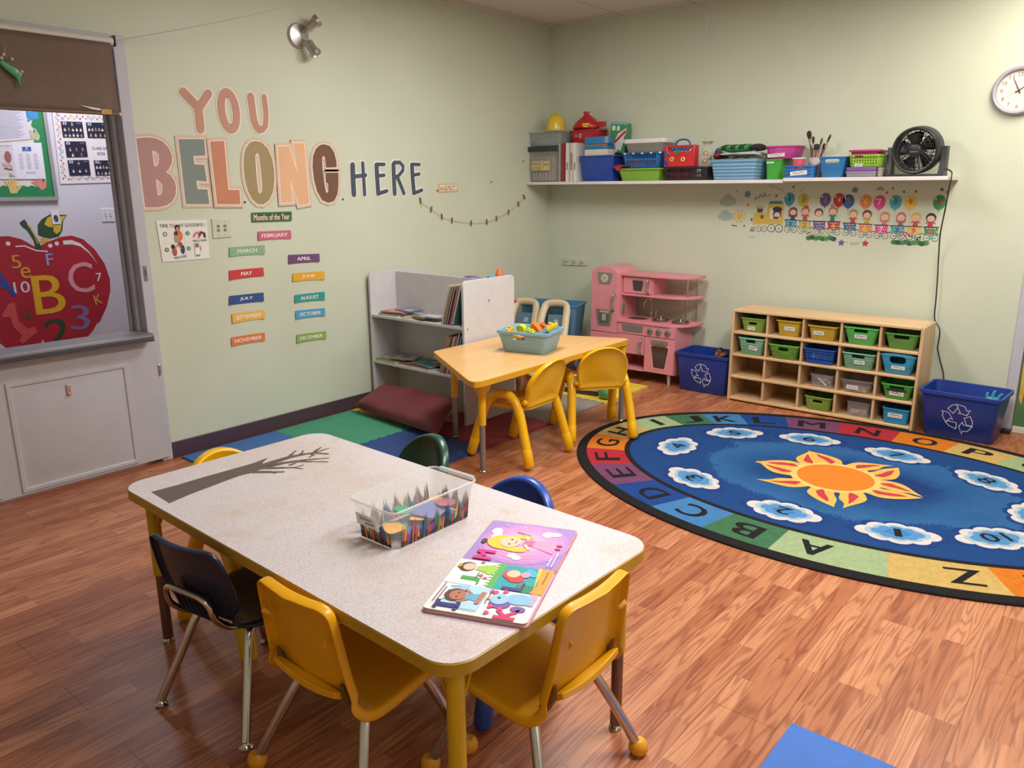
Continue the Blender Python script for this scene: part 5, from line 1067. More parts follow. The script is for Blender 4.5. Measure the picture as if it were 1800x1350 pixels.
P = [V((fx + .15, -.10, S2 + .05)), V((3.15, -.2, S2 + .03)), V((3.172, -.27, S2 + .004))] + [V((x, -.262, z)) for x, z in [(3.165,1.478)]] + [V((x, -.17, z)) for x, z in [(3.14,1.35)]] + [V((x, -.08, z)) for x, z in [(3.113,1.209)]] + [V((x, -.03, z)) for x, z in [(3.11,1.065),(3.12,0.922),(3.127,0.778),(3.133,0.668)]] + [V((3.175, -.05, .60)), V((3.175, -.05, .5))] + [V((x, -.03, z)) for x, z in [(3.172,0.479),(3.194,0.407),(3.223,0.325)]] + [V((3.26, -.04, .2)), V((3.4, -.03, .03)), V((3.5, -.03, .012)), V((3.545, -.06, .012)), V((3.60, -.06, .012))]
o = obj('power_cord', MB(mat('#2A2A2C', rough=.5)).tube([p - FL0 for p in curve_pts(P, 5)], .0042, 7), t)
obj('plug', MB(mat('#2A2A2C', rough=.5)).box(V((3.615, -.06, .016)) - FL0, (.05, .03, .03)), o, bev=.005)

# ---------------------------------------------------------------- foam mats
def tooth(t): return .011 * (1 if (t / .032) % 1 < .5 else -1)
def edge(p, q, jag):
    p, q = V(p), V(q); d = q - p; L_ = d.length; d.normalize(); n = V((-d.y, d.x)); o = []
    if not jag: return [(p.x, p.y)]
    ax = 0 if abs(d.x) > abs(d.y) else 1; sg = 1 if (d[ax] > 0) else -1; nn = V((0, 1)) if ax == 0 else V((1, 0))
    k = int(L_ / .032); o.append((p.x, p.y))
    for i in range(k):
        a = p + d * (L_ * (i + .12) / k); b = p + d * (L_ * (i + .42) / k); c = p + d * (L_ * (i + .58) / k); e = p + d * (L_ * (i + .88) / k)
        s_ = .008 * (1 if (int(round((p + d * (L_ * (i + .5) / k))[ax] / (L_ / k) - .5)) % 2) else -1)
        o += [tuple((a + nn * 0)[:2]), tuple((b + nn * s_)[:2]), tuple((c + nn * s_)[:2]), tuple((e + nn * 0)[:2])]
    return o
def foam(x0, y0, x1, y1, hx, lb, jag, g=.0012, th=.012):
    x0 += g; y0 += g; x1 -= g; y1 -= g
    P = edge((x0, y0), (x1, y0), jag[0]) + edge((x1, y0), (x1, y1), jag[1]) + edge((x1, y1), (x0, y1), jag[2]) + edge((x0, y1), (x0, y0), jag[3])
    b = MB(mat(hx, rough=.75, var=.05, scale=10, bump=.35, bscale=260)).prism(P, 0.0, th)
    return tag(obj('foam_mat', b, smooth=0), lb, 'foam mat', 'foam floor mats')
RW = [-3.535, -2.918, -2.312, -1.68, -1.05, -.44]; XA, XB, XD = .045, .675, 1.300
foam(XA, RW[0], XB, RW[1], '#3D6BA6', 'medium blue foam mat by the dark baseboard, behind the big table', (0, 0, 1, 0))
foam(XA, RW[1], XB, RW[2], '#3F9070', 'green foam mat between the medium blue mat and the cushion', (1, 1, 1, 0))
foam(XA, RW[2], XB, RW[3], '#C9B04A', 'yellow foam mat mostly hidden under the red cushion and bookcase', (1, 1, 0, 0))
foam(XB, RW[1], XD, RW[2], '#26437F', 'dark blue foam mat behind the green chair', (0, 0, 1, 1))
foam(XB, RW[2], XD, RW[3], '#943A42', 'dark red foam mat under the small table', (1, 0, 1, 1))
foam(XB, RW[3], XD, RW[4], '#8B8680', 'grey foam mat beyond the dark red mat', (1, 0, 1, 0))
foam(XB, RW[4], XD, RW[5], '#E0C33F', 'yellow foam mat in front of the pink play kitchen', (1, 0, 0, 0))
foam(3.592, -4.22, 4.215, -3.588, '#3E6CBC', 'blue foam mat in the near right foreground', (0, 0, 0, 0))

# ---------------------------------------------------------------- bookcase, books, cushion
WH = mat('#C9C7CB', rough=.5, var=.03, bump=.1)
t = thing('bookcase', 'white open bookcase standing out from the left wall', 'bookcase', (.03, -2.09, 0))
YB = .49; XR = .897; SH = [.328, .652]
def side(x):
    p = [(0, .0135), (0, .91)] + [(.03 - .03 * cos(a), .91 + .03 * sin(a)) for a in [pi / 2 * i / 5 for i in range(6)]] + [(YB - .03 + .03 * sin(a), .91 + .03 * cos(a)) for a in [pi / 2 * i / 5 for i in range(6)]] + [(YB, .0135)]
    return MB(WH).prism(p, x, x + .018, fr=lambda u, v, k: V((k, u, v)))
obj('side_panel', side(0), t, bev=.002); obj('side_panel', side(XR - .018), t, bev=.002)
obj('divider', MB(WH).bb(.0185, XR - .0185, .236, .252, .0135, .928), t)
for z in SH:
    obj('shelf_board', MB(WH).bb(.0185, XR - .0185, .002, .2355, z - .017, z), t, bev=.001); obj('shelf_board', MB(WH).bb(.0185, XR - .0185, .2525, YB - .002, z - .017, z), t, bev=.001)
obj('screw_cap', MB(chrome()).cyl((XR, .235, .80), (XR + .003, .235, .80), .006), t); obj('screw_cap', MB(mat('#6A6868')).cyl((XR, .03, .64), (XR + .002, .03, .64), .005), t)
BK_N = [0]
def book(lb, hx, w, d, h, loc, rot=(0, 0, 0), art=None, grp=None, art2='#D8B48A'):
    """w along local x, d along y, thickness h along z"""
    t = thing('picture_book', lb, 'book', loc, 0, grp); t.rotation_euler = rot
    c = MB(mat(hx, rough=.4, var=.05)); c.bb(-w / 2, w / 2, -d / 2, d / 2, 0, .0018).bb(-w / 2, w / 2, -d / 2, d / 2, h - .0018, h).bb(-w / 2, -w / 2 + .002, -d / 2, d / 2, .0018, h - .0018)
    if art:
        fr = lambda u, v, k: V((u, v, h + k)); c.flat(rect(-w * .38, -d * .36, w * .4, d * .30), 1, mat(art, rough=.4, var=.25, scale=22), fr=fr); c.flat(circ(w * .05, -d * .05, w * .22, d * .2), 2, mat(art2, rough=.4, var=.2, scale=30), fr=fr); c.flat(rect(-w * .3, d * .34, w * .3, d * .42), 1, fr=fr)
    obj('cover', c, t); obj('pages', MB(mat('#DDD6C6', rough=.8)).bb(-w / 2 + .002, w / 2 - .004, -d / 2 + .003, d / 2 - .003, .0018, h - .0018), t)
    return t
X0, Y0 = .03, -2.09
def flat_books(z, L_, where):
    for nm, hx, art, a2, x, y, dz, w, d, h, rz in L_:
        book('%s picture book lying %s' % (nm, where), hx, w, d, h, (X0 + x, Y0 + y, z + dz * 1.06 + (.0035 if dz else 0)), (0, 0, rz), art, 'picture books lying in the bookcase', a2)
flat_books(SH[1] + .0005, [('green edged', '#4F7A46', '#A8B48C', '#C9A27A', .16, .105, 0, .19, .155, .012, .05), ('red and peach', '#A9443C', '#D99A7E', '#E0C8A0', .175, .115, .0125, .21, .15, .008, .12), ('blue bound', '#3A5E86', '#6C8CA6', '#D0B090', .235, .15, .0210, .17, .12, .006, -.1),
    ('cream and white', '#C9BCA4', '#B9A27E', '#8E7A62', .375, .095, 0, .17, .13, .008, .3), ('dark grey', '#55524E', '#8A7A66', '#B9A890', .465, .075, .0085, .14, .11, .006, -.2), ('pale pink', '#C9A8A0', '#D8BEB2', '#A9744E', .52, .10, .015, .15, .12, .006, .2), ('light blue', '#8CB0C4', '#C2D2D8', '#D8B08A', .575, .075, .0215, .11, .1, .006, .05)], 'on the upper shelf')
flat_books(SH[0] + .0005, [('lime green', '#7C9640', '#A9B878', '#6E8A4A', .13, .085, 0, .20, .15, .012, -.04), ('pencil drawn white', '#BEB8B0', '#9A938C', '#77706A', .16, .125, .0125, .20, .15, .008, .15), ('grey comic', '#8F8A86', '#B5AFA8', '#6A6460', .23, .11, .021, .19, .14, .006, .3), ('brown and red', '#8A4A3E', '#A9685A', '#C9A27A', .325, .085, 0, .14, .13, .010, -.08),
    ('teal with an orange picture', '#2F7470', '#3E8880', '#C9743E', .465, .105, .011, .21, .155, .010, -.12), ('dark red spine', '#9A3A3C', '#B9605A', '#D8B48A', .475, .075, 0, .14, .11, .010, -.08), ('navy', '#34466A', '#5A6E92', '#C9C4B8', .53, .12, .0215, .15, .12, .007, .2), ('white edged', '#C4C0BA', '#9EA8AC', '#6E8A92', .575, .07, 0, .085, .1, .008, .05)], 'on the middle shelf')
def stand_books(z, x0, L_, where):
    x = x0
    for nm, hx, th, ht, tilt in L_:
        tilt = .30; ht *= (1.13 if z > .5 else 1.22)
        # spine towards the room: local z (thickness) turned to +x, local x (width) to +z
        d = .17; t = book('%s picture book leaning upright at the right end of %s' % (nm, where), hx, ht, d, th, (X0 + x, Y0 + .012 + d / 2, z + .003), grp='upright books in the bookcase')
        m = MX.Rotation(tilt, 4, 'Y') @ MX.Rotation(-pi / 2, 4, 'Y')
        t.rotation_euler = m.to_euler(); p = m @ V((-ht / 2, 0, 0)); q = m @ V((-ht / 2, 0, th)); zmin = min(p.z, q.z)
        t.location = (X0 + x - p.x, Y0 + .012 + d / 2, z + .001 - zmin); x += (th + (.0085 if 'teal' in nm or 'rose' in nm or nm == 'crimson' else .0048)) / cos(tilt)
stand_books(SH[1], .695, [('cream', '#C9BBA0', .010, .232, .40), ('tan', '#A98A66', .008, .228, .385), ('dark green', '#3C4A42', .012, .222, .37), ('black spotted', '#3A3836', .012, .215, .35), ('pink', '#B4506A', .006, .218, .29), ('crimson', '#A02C3C', .010, .216, .22), ('wide teal', '#3F6E78', .016, .225, .15)], 'the upper shelf')
stand_books(SH[0], .665, [('orange brown', '#B9743E', .010, .215, .42), ('beige', '#B9A684', .009, .21, .40), ('charcoal', '#3C3A3C', .012, .205, .385), ('maroon', '#7A2F34', .010, .21, .36), ('sand', '#C2A878', .012, .215, .32), ('rose', '#B45A70', .008, .22, .27), ('bright blue', '#2F6A94', .014, .235, .21), ('sky blue', '#5A94B4', .010, .225, .14)], 'the middle shelf')
# toys on the far side of the bookcase
t = thing('toy_arch', 'purple toy arch showing above the bookcase divider', 'toy', (.72, -1.795, SH[1] + .001)); b = MB(plas('#7A5EA0'))
A_ = [pi * i / 18 for i in range(19)]
b.prism([(.145 * cos(a), .12 + .165 * sin(a)) for a in A_] + [(-.145, 0), (-.10, 0), (-.10, .12)] + [(.10 * cos(a), .12 + .12 * sin(a)) for a in A_[::-1]][1:] + [(.10, 0), (.145, 0)], -.03, .03, fr=lambda u, v, w: V((u, -w, v))); obj('arch', b, t, bev=.004)
t = thing('toy_block', 'light blue toy block on the far side of the bookcase', 'toy', (.835, -1.725, SH[1] + .001)); obj('body', MB(plas('#4FA0C4')).bb(-.02, .02, -.025, .025, 0, .285), t, bev=.005)
t = thing('toy_cone', 'orange toy cone showing above the end of the bookcase', 'toy', (.835, -1.645, SH[1] + .001)); obj('cone', MB(plas('#DD6B3E')).lathe([(.035, 0), (.034, .15), (.03, .27), (.012, .325), (0, .33)], n=24), t)
tx, tz = (0.793,0.742)
t = thing('toy_broom', 'red tipped toy broom leaning behind the white bookcase', 'toy', (tx - .33, -1.42, .0)); b = MB(plas('#B0505A')); b.cyl((0, 0, .1), (.31, 0, tz - .02), .008); obj('stick', b, t); obj('tip', MB(plas('#D02C4A')).ball((.322, 0, tz - .008), (.016, .012, .012)), t); obj('brush_head', MB(plas('#8C3A44')).bb(-.06, .05, -.03, .03, 0.0, .10), t, bev=.01)
# cushion leaning against the bookcase foot
t = thing('floor_cushion', 'maroon floor cushion leaning on the foot of the bookcase', 'cushion', (.5, -2.3, .013))
A, B_, C_, D_ = V((.105, -2.33, .055)), V((1.0, -2.42, .055)), V((.84, -2.10, .18)), V((.21, -2.135, .185)); NU, NV = 26, 16
nrm = (B_ - A).cross(D_ - A).normalized(); o0 = V((.5, -2.3, .013))
b = MB(mat('#6E2B33', rough=.55, var=.10, scale=7, bump=.25, bscale=30))
def cp(u, v, s_):
    p = A * (1 - u) * (1 - v) + B_ * u * (1 - v) + C_ * u * v + D_ * (1 - u) * v
    k = max(0, (1 - abs(2 * u - 1) ** 5) * (1 - abs(2 * v - 1) ** 5)) ** .5
    w = .006 * sin(9 * u + 4 * v) + .004 * sin(17 * u - 6 * v)
    q = p + nrm * (s_ * (.048 * k + .002) + (w * k if s_ > 0 else 0)); q.z = max(q.z, .0135 + .002 * k)
    return q - o0
for s_ in (1, -1): b.loft([[cp(i / NU, j / NV, s_) for i in range(NU + 1)] for j in range(NV + 1)], closed=False, cap0=False, cap1=False)
bmesh.ops.remove_doubles(b.bm, verts=b.bm.verts[:], dist=.003); obj('cover', b, t, smooth=180)
ed = [cp(i / 20, 0, 0) for i in range(21)] + [cp(1, j / 10, 0) for j in range(1, 11)] + [cp(1 - i / 20, 1, 0) for i in range(1, 21)] + [cp(0, 1 - j / 10, 0) for j in range(1, 10)]
for p in ed: p.z = max(p.z, .006)
obj('piping', MB(mat('#5A222A', rough=.5)).tube(ed, .005, 8, closed=True), t)

# ---------------------------------------------------------------- small table, basket of blocks, chunky chairs
YEL = plas('#EBB312', .3)
GREYT = mat('#8E8B88', rough=.3, metal=.5)
def table_leg(par, x, y, top, col, lower, split=.27, zb=0.0):
    l = MB(col).cyl((x, y, split), (x, y, top), .0205, n=20); o = obj('leg', l, par)
    obj('lower_tube', MB(lower).cyl((x, y, zb + .018), (x, y, split + .002), .0165, n=18), o); obj('glide', MB(chrome()).lathe([(.010, .02), (.012, .014), (.019, .008), (.019, .0), (0, 0)], MX.Translation((x, y, zb)), n=18), o)
    return o
t = thing('small_table', 'small trapezoid wooden top table with yellow legs', 'table', (1.33, -2.07, 0)); T0 = V((1.33, -2.07, 0)); TZ = .558
tp = roundpoly([(.955 - 1.33, -2.395 + 2.07), (1.672 - 1.33, -2.83 + 2.07), (1.672 - 1.33, -1.315 + 2.07), (.955 - 1.33, -1.615 + 2.07)], .055, 6)
tp2 = roundpoly([(.957 - 1.33, -2.392 + 2.07), (1.670 - 1.33, -2.826 + 2.07), (1.670 - 1.33, -1.319 + 2.07), (.957 - 1.33, -1.617 + 2.07)], .054, 6)
obj('tabletop', MB(wood('#DDB177', '#D3A468', 'Y', 2.2, .32)).prism(tp2, TZ - .028, TZ), t, smooth=0)
obj('edge_band', MB(plas('#D9A21A', .4)).prism(tp, TZ - .031, TZ - .0015), t, smooth=30)
for x, y, a in ((1.545, -2.62, 2.3), (1.03, -2.295, .6), (1.632, -1.365, -2.3), (1.035, -1.69, -.6)):
    lx, ly = x - 1.33, y + 2.07; o = table_leg(t, lx, ly, TZ - .031, YEL, GREYT, zb=.0125 if x < 1.3 else .0108 if x > 1.6 else 0.0)
    for d in (a - .75, a + .75):
        g = MB(YEL); ca, sa = cos(d), sin(d); fr = lambda u, v, k: V((lx + u * ca - k * sa, ly + u * sa + k * ca, v)); g.prism([(.018, TZ - .031), (.085, TZ - .031), (.06, TZ - .10), (.018, TZ - .14)], -.003, .003, fr=fr); obj('gusset', g, o, smooth=0)
# chunky plastic chair
def chunky(hx, lb, loc, rz, grp='moulded plastic chairs'):
    Y = plas(hx, .28); t = thing('plastic_chair', lb, 'chair', loc, rz, grp)
    for s_ in (-1, 1):
        P = curve_pts([V((s_ * .195, -.205, .02)), V((s_ * .185, -.165, .16)), V((s_ * .172, -.115, .31)), V((s_ * .168, -.06, .375)), V((s_ * .168, .0, .385)), V((s_ * .168, .06, .37)), V((s_ * .172, .115, .30)), V((s_ * .185, .165, .16)), V((s_ * .195, .205, .02))], 4)
        rr = [.0262] * len(P); rr[0] = rr[-1] = .018
        P[0].z = P[-1].z = .002; P.insert(1, P[0] + (P[1] - P[0]).normalized() * .012); rr.insert(1, .025); P.insert(-1, P[-1] + (P[-2] - P[-1]).normalized() * .012); rr.insert(-1, .025)
        o = obj('leg_frame', MB(Y).tube(P, rr, 16), t)
        for e in (-1, 1):
            c = V((s_ * .1895, e * .182, .10)); d = V((s_ * .01, e * .04, -.14)).normalized(); obj('sleeve', MB(Y).tube([c - d * .003, c + d * .003, c + d * .09, c + d * .093], [.0262, .0285, .0285, .0262], 16), o)
    # seat
    sp = roundpoly([(-.15, -.15), (.15, -.15), (.145, .17), (-.145, .17)], .06, 6); s = MB(Y)
    rg = lambda k, z: [V((x * k, y * k + (.0), z + .012 * (y > .1) * -1)) for x, y in sp]
    s.loft([rg(.9, .300), rg(1, .305), rg(1.0, .325), rg(.95, .331), rg(.6, .322), rg(.2, .318)]); obj('seat', s, t, smooth=60)
    # back shell: arched outline, thick rolled rim, curved round the sitter
    b = MB(Y); O = []
    for i in range(9): a = i / 8; O.append((.140 + .018 * a, .318 + .115 * a))
    for i in range(1, 24): a = pi * i / 24; O.append((.158 * cos(a), .433 + .150 * sin(a)))
    for i in range(9): a = 1 - i / 8; O.append((-.140 - .018 * a, .318 + .115 * a))
    bp = lambda x, z, off=0.0: V((x, -.158 - (z - .318) * .30 + 1.3 * x * x + off, z))
    ctr = (0, .44)
    R_ = lambda k, off: [bp(ctr[0] + (x - ctr[0]) * k, ctr[1] + (z - ctr[1]) * k, off) for x, z in O]
    b.loft([R_(.05, -.010), R_(.55, -.011), R_(.88, -.013), R_(.93, -.021), R_(.975, -.023), R_(1.0, -.015), R_(1.0, .004), R_(.97, .012), R_(.92, .011), R_(.86, .004), R_(.5, .003), R_(.05, .003)]); obj('backrest', b, t, smooth=75)
    for s_ in (-1, 1): obj('knob', MB(Y).lathe([(.018, 0), (.020, .008), (.014, .022), (.011, .03), (0, .03)], MX.Translation((s_ * .135, -.142, .352)) @ MX.Rotation(s_ * pi / 2, 4, 'Y'), n=16, cap=True), t)
    return t
Q = chunky('#EDB50F', 'yellow moulded chair at the near side of the small table, seen from the side', (1.512, -2.255, .0125), radians(92))
dup(Q, 'yellow moulded chair with one leg on the rug, its back to the viewer', (1.61, -1.665, .0142), radians(52), 'moulded plastic chairs')
dup(Q, 'yellow moulded chair at the far left end of the big table', (1.902, -4.20, .0), radians(-90), 'moulded plastic chairs')
chunky('#1F4A3E', 'dark green moulded chair on the far side of the big table', (2.115, -3.815, 0), radians(168))
chunky('#2B4EA6', 'royal blue moulded chair on the far side of the big table', (2.72, -3.95, 0), radians(180))
# basket of blocks on the small table
t = thing('woven_basket', 'light blue woven basket of toy blocks on the small table', 'basket', (1.385, -2.005, TZ + .0005), radians(14)); BW_, BD_, BH_ = .325, .265, .130
WB = woven('#9CCBE2', 80.0)
o = obj('basket', tub_mb(WB, BW_, BD_, BW_ - .06, BD_ - .05, BH_, r=.03, rim=.005, rimh=.018), t); slots(o, [(-.02, BH_ * .72, .085, .030)], .04, y=-.125)
bl = t
def block(lb, hx, shape, loc, rot):
    m = MB(plas(hx, .3))
    if shape == 'brick':
        m.bb(-.032, .032, -.016, .016, 0, .03)
        for i in (-1, 1): m.cyl((i * .016, 0, .03), (i * .016, 0, .042), .010, n=14)
    elif shape == 'arch': m.prism([(-.036, 0), (.036, 0), (.036, .03)] + [(.036 * cos(a), .03 + .02 * sin(a)) for a in [pi * i / 8 for i in range(1, 8)]] + [(-.036, .03)], -.018, .018, fr=lambda u, v, w: V((u, -w, v)))
    elif shape == 'ramp': m.prism([(-.035, 0), (.04, 0), (.028, .03), (.0, .062), (-.02, .065), (-.03, .045)], -.022, .022, fr=lambda u, v, w: V((u, -w, v)))
    elif shape == 'bar': m.box((0, 0, .012), (.085, .024, .024))
    else: m.cyl((0, 0, 0), (0, 0, .04), .02, n=18)
    mw = MX.Translation((1.385, -2.005, TZ)) @ MX.Rotation(radians(14), 4, 'Z') @ MX.Translation(loc) @ MX.Rotation(rot[2], 4, 'Z') @ MX.Rotation(rot[1], 4, 'Y') @ MX.Rotation(rot[0], 4, 'X')
    bmesh.ops.scale(m.bm, vec=(.84, .84, .84), verts=m.bm.verts[:]); o = obj('toy_block', m, loc=mw.to_translation(), rot=mw.to_euler(), bev=.0025); tag(o, lb, 'toy block', 'blocks in the blue basket')
block('amber studded block at the left corner of the blue basket', '#F0B21E', 'brick', (-.10, -.07, .112), (0, -.5, 1.2)); block('amber block lying under the studded one, at the basket handle', '#E3A030', 'bar', (-.055, -.088, .082), (0, .15, .1)); block('lime green arched block in the middle of the basket', '#BFD62A', 'arch', (-.035, -.045, .118), (0.2, 0, -.3)); block('lime green brick beside the arched block', '#C6DA34', 'brick', (.03, -.06, .108), (.2, .1, -.4)); block('big orange ramp block on top of the basket pile', '#EE7A22', 'ramp', (.045, -.01, .118), (.1, -.2, -.2)); block('orange red round block behind the ramp block', '#E85C2E', 'round', (.055, .03, .135), (.3, .6, 0)); block('blue brick in the right half of the basket', '#2A83B8', 'brick', (.10, .04, .078), (.2, .2, .4)); block('turquoise block low in the right half of the basket', '#38B4CC', 'bar', (.105, -.05, .088), (0, .1, .2)); block('yellow studded brick near the far corner of the basket', '#F2C21F', 'brick', (.105, .065, .128), (.2, -.7, .3)); block('long yellow bar sticking out at the right of the basket', '#F4CE2A', 'bar', (.137, .02, .138), (0, -.55, .5)); block('maroon block behind the basket handle slot', '#6E2436', 'bar', (.022, -.094, .058), (0, 0, 0)); block('purple block at the bottom of the basket', '#6A4A8E', 'bar', (.06, .05, .05), (0, 0, .7)); block('red block at the bottom of the basket', '#C03A34', 'bar', (-.06, .02, .05), (0, 0, .2))
# toy shopping carts in the corner
def cart(lb, loc, rz):
    t = thing('toy_shopping_cart', lb, 'toy cart', loc, rz, 'toy carts in the corner'); TANP = plas('#CDBB98', .4); BL = plas('#4A7EA6', .4)
    b = tub_mb(BL, .225, .31, .18, .26, .275, r=.04, rim=.010); obj('basket', b, t, loc=(.02, .03, .29))
    P = curve_pts([V((-.115, -.46, .05)), V((-.11, -.385, .28)), V((-.102, -.295, .46)), V((-.09, -.228, .565)), V((-.05, -.205, .592)), V((.05, -.205, .592)), V((.09, -.228, .565)), V((.102, -.295, .46)), V((.11, -.385, .28)), V((.115, -.46, .05))], 4)
    h = MB(TANP); rings = []
    for i, p in enumerate(P):
        a = P[max(i - 1, 0)]; c = P[min(i + 1, len(P) - 1)]; d = (c - a).normalized(); n = V((0, -.9, -.25)).normalized(); s_ = d.cross(n).normalized(); n = s_.cross(d).normalized()
        rings.append([p + s_ * (.030 * cos(q)) + n * (.02 * sin(q)) for q in [2 * pi * k / 12 for k in range(12)]])
    h.loft(rings); obj('handle_frame', h, t)
    pn = MB(plas('#5C7A8A', .45)).loft([[V((-.072, -.20, .50)), V((.072, -.20, .50)), V((.072, -.19, .50)), V((-.072, -.19, .50))], [V((-.07, -.33, .14)), V((.07, -.33, .14)), V((.07, -.32, .14)), V((-.07, -.32, .14))]]); o = obj('back_panel', pn, t)
    k = MB(ink('#A9B4BC'), lambda u, v, q: V((u, -.2185 - q - (.455 - v) * .36, v))); k.flat(circ(0, .452, .02, .014, n=14), 1); k.flat(rect(-.026, .43, .026, .438), 1); obj('badge', k, o, smooth=0)
    obj('base', MB(TANP).bb(-.085, .085, -.30, .15, .095, .125), t, bev=.01)
    for x in (-.085, .085):
        obj('side_post', MB(TANP).tube([V((x * .8, .12, .10)), V((x * .8, .08, .31))], .016, 10), t)
        for y in (-.24, .1): obj('wheel', MB(mat('#5A6A74', rough=.5)).cyl((x - .012, y, .045), (x + .012, y, .045), .045, n=20), t)
    return t
c1 = cart('tan and blue toy cart next to the pink kitchen', (.495, -.43, .0125), radians(18)); dup(c1, 'tan and blue toy cart nearer to the left wall', (.19, -.43, .0), radians(18), 'toy carts in the corner')
# cream tray with green rim on the yellow mat
t = thing('toy_crate', 'cream ribbed toy crate on the yellow mat, seen below the small table', 'crate', (1.04, -.86, .0125), radians(8)); o = obj('crate', MB(mat('#BDB6A6', rough=.5)).bb(-.16, .13, -.12, .16, .035, .10), t, bev=.008)
b = MB(mat('#D4CEC2', rough=.5))
for i in range(5): b.bb(-.12 + i * .05, -.085 + i * .05, -.085, .13, .100, .108)
obj('ribs', b, t); obj('under_shade', MB(mat('#3E3A36', rough=.6)).bb(-.15, .12, -.11, .15, 0, .035), t)  # dark block below: shade under the crate put in as colour
t = thing('toy_ball', 'green toy ball half hidden behind the yellow chair on the rug edge', 'ball', (1.262, -.97, .073)); obj('shell', MB(plas('#5A9A62', .35)).ball((0, 0, 0), .06, 24, 16), t)

# ---------------------------------------------------------------- play kitchen
PK = mat('#D98C95', rough=.42, var=.03); SLV = mat('#9C9A94', rough=.35, metal=.55, var=.05); FYK = -.34
t = thing('play_kitchen', 'pink wooden play kitchen with fridge, hob and sink', 'play kitchen', (1.07, -.19, 0)); K0 = V((1.07, -.19, 0))
kf = lambda y: (lambda u, v, w: V((u - K0.x, y - w - K0.y, v)))
def kb(x0, x1, y0, y1, z0, z1, m=PK): return MB(m).bb(x0 - K0.x, x1 - K0.x, y0 - K0.y, y1 - K0.y, z0, z1)
arch = [(.692, .095), (.944, .095), (.944, .828)] + [(.818 + .126 * cos(a), .828 + .062 * sin(a)) for a in [pi * i / 16 for i in range(1, 16)]] + [(.692, .828)]
obj('fridge_body', MB(PK).prism(arch, 0, .285, fr=lambda u, v, w: kf(-.045)(u, v, w)), t, bev=.003)
o = obj('fridge_door', MB(PK).prism([(.694, .368), (.942, .368), (.942, .828)] + [(.818 + .124 * cos(a), .828 + .060 * sin(a)) for a in [pi * i / 16 for i in range(1, 16)]] + [(.694, .828)], 0, .010, fr=kf(-.331)), t, bev=.002)
trap = lambda x0, x1, z0, z1, i: roundpoly([(x0, z1), (x1, z1), (x1 - i, z0), (x0 + i, z0)], .012, 4)
obj('emblem_plate', MB(SLV).prism(trap(.748, .892, .752, .842, .022), 0, .004, fr=kf(-.3415)), o, smooth=0)
dl = MB(mat('#D8D2CA')); fz_ = kf(-.3455); dl.prism(circ(.820, .797, .031, n=24), 0, .003, fr=fz_); dl.m(ink('#8C8A86')).prism(circ(.820, .797, .024, n=20), .003, .0035, fr=fz_); dl.m(mat('#D8D2CA')).prism(circ(.820, .797, .018, n=20), .0035, .0042, fr=fz_); dl.m(ink('#9C6A66')).prism(circ(.820, .797, .010, n=14), .0042, .005, fr=fz_); obj('dial', dl, o, smooth=0)
def handle(par, x, z0, z1, y, nm='handle'):
    L_ = z1 - z0; P = curve_pts([V((x - K0.x, y - K0.y, z0)), V((x + .004 - K0.x, y - .022 - K0.y, z0 + L_ * .12)), V((x - .004 - K0.x, y - .026 - K0.y, z0 + L_ * .5)), V((x + .004 - K0.x, y - .022 - K0.y, z0 + L_ * .88)), V((x - K0.x, y - K0.y, z1))], 5)
    obj(nm, MB(SLV).tube(P, .0095, 10), par)
handle(o, .908, .545, .685, -.341)
d = obj('ice_dispenser', MB(SLV).prism(trap(.742, .902, .418, .548, .022), 0, .004, fr=kf(-.3415)), o, smooth=0)
obj('recess', MB(ink('#5E5A56')).prism(trap(.772, .872, .436, .515, .008), 0, .0012, fr=kf(-.3455)), d, smooth=0); k = MB(mat('#A9A6A0'), kf(-.3467)); k.prism(rect(.805, .46, .84, .513), 0, .001); k.m(ink('#D8D4CC'))
for i in range(4): k.prism([(.785 + i * .022, .524), (.796 + i * .022, .524), (.799 + i * .022, .538), (.788 + i * .022, .538)], -.001, .0004)
obj('chute', k, d, smooth=0)
o = obj('fridge_lower_door', kb(.694, .942, -.341, -.331, .10, .362), t, bev=.002)
obj('phone', kb(.9445, .956, -.285, -.255, .515, .60, SLV), t, bev=.004)
# counter unit
curv = lambda xr, yf, dx: [(.9445, -.05), (.9445, yf), (xr - dx, yf)] + [(xr - dx + dx * sin(a), yf + (abs(yf) - .12) * (1 - cos(a))) for a in [pi / 2 * i / 8 for i in range(1, 9)]] + [(xr, -.05)]
pl = lambda poly: [(x - K0.x, y - K0.y) for x, y in poly]
o = obj('counter', MB(PK).prism(pl(curv(1.545, -.348, .17)), .462, .482), t, bev=.002, smooth=20)
k = MB(ink('#4A3A38')).prism(pl(circ(1.055, -.215, .082, .052)), .4822, .4832); k.m(mat('#B87A80')).prism(pl(circ(1.055, -.215, .088, .058)), .482, .4826); obj('sink', k, o, smooth=0)
ct = MB(chrome()); ct.tube(curve_pts([V((1.115 - K0.x, -.11 - K0.y, .483)), V((1.115 - K0.x, -.11 - K0.y, .58)), V((1.108 - K0.x, -.118 - K0.y, .63)), V((1.09 - K0.x, -.14 - K0.y, .635)), V((1.078 - K0.x, -.155 - K0.y, .60)), V((1.076 - K0.x, -.157 - K0.y, .565))], 5), .007, 10); ct.cyl((1.115 - K0.x, -.11 - K0.y, .483), (1.115 - K0.x, -.11 - K0.y, .492), .016); obj('faucet', ct, o)
ct = MB(chrome()); ct.cyl((1.165 - K0.x, -.12 - K0.y, .483), (1.165 - K0.x, -.12 - K0.y, .53), .007); ct.ball((1.165 - K0.x, -.12 - K0.y, .535), .011); obj('tap', ct, o)
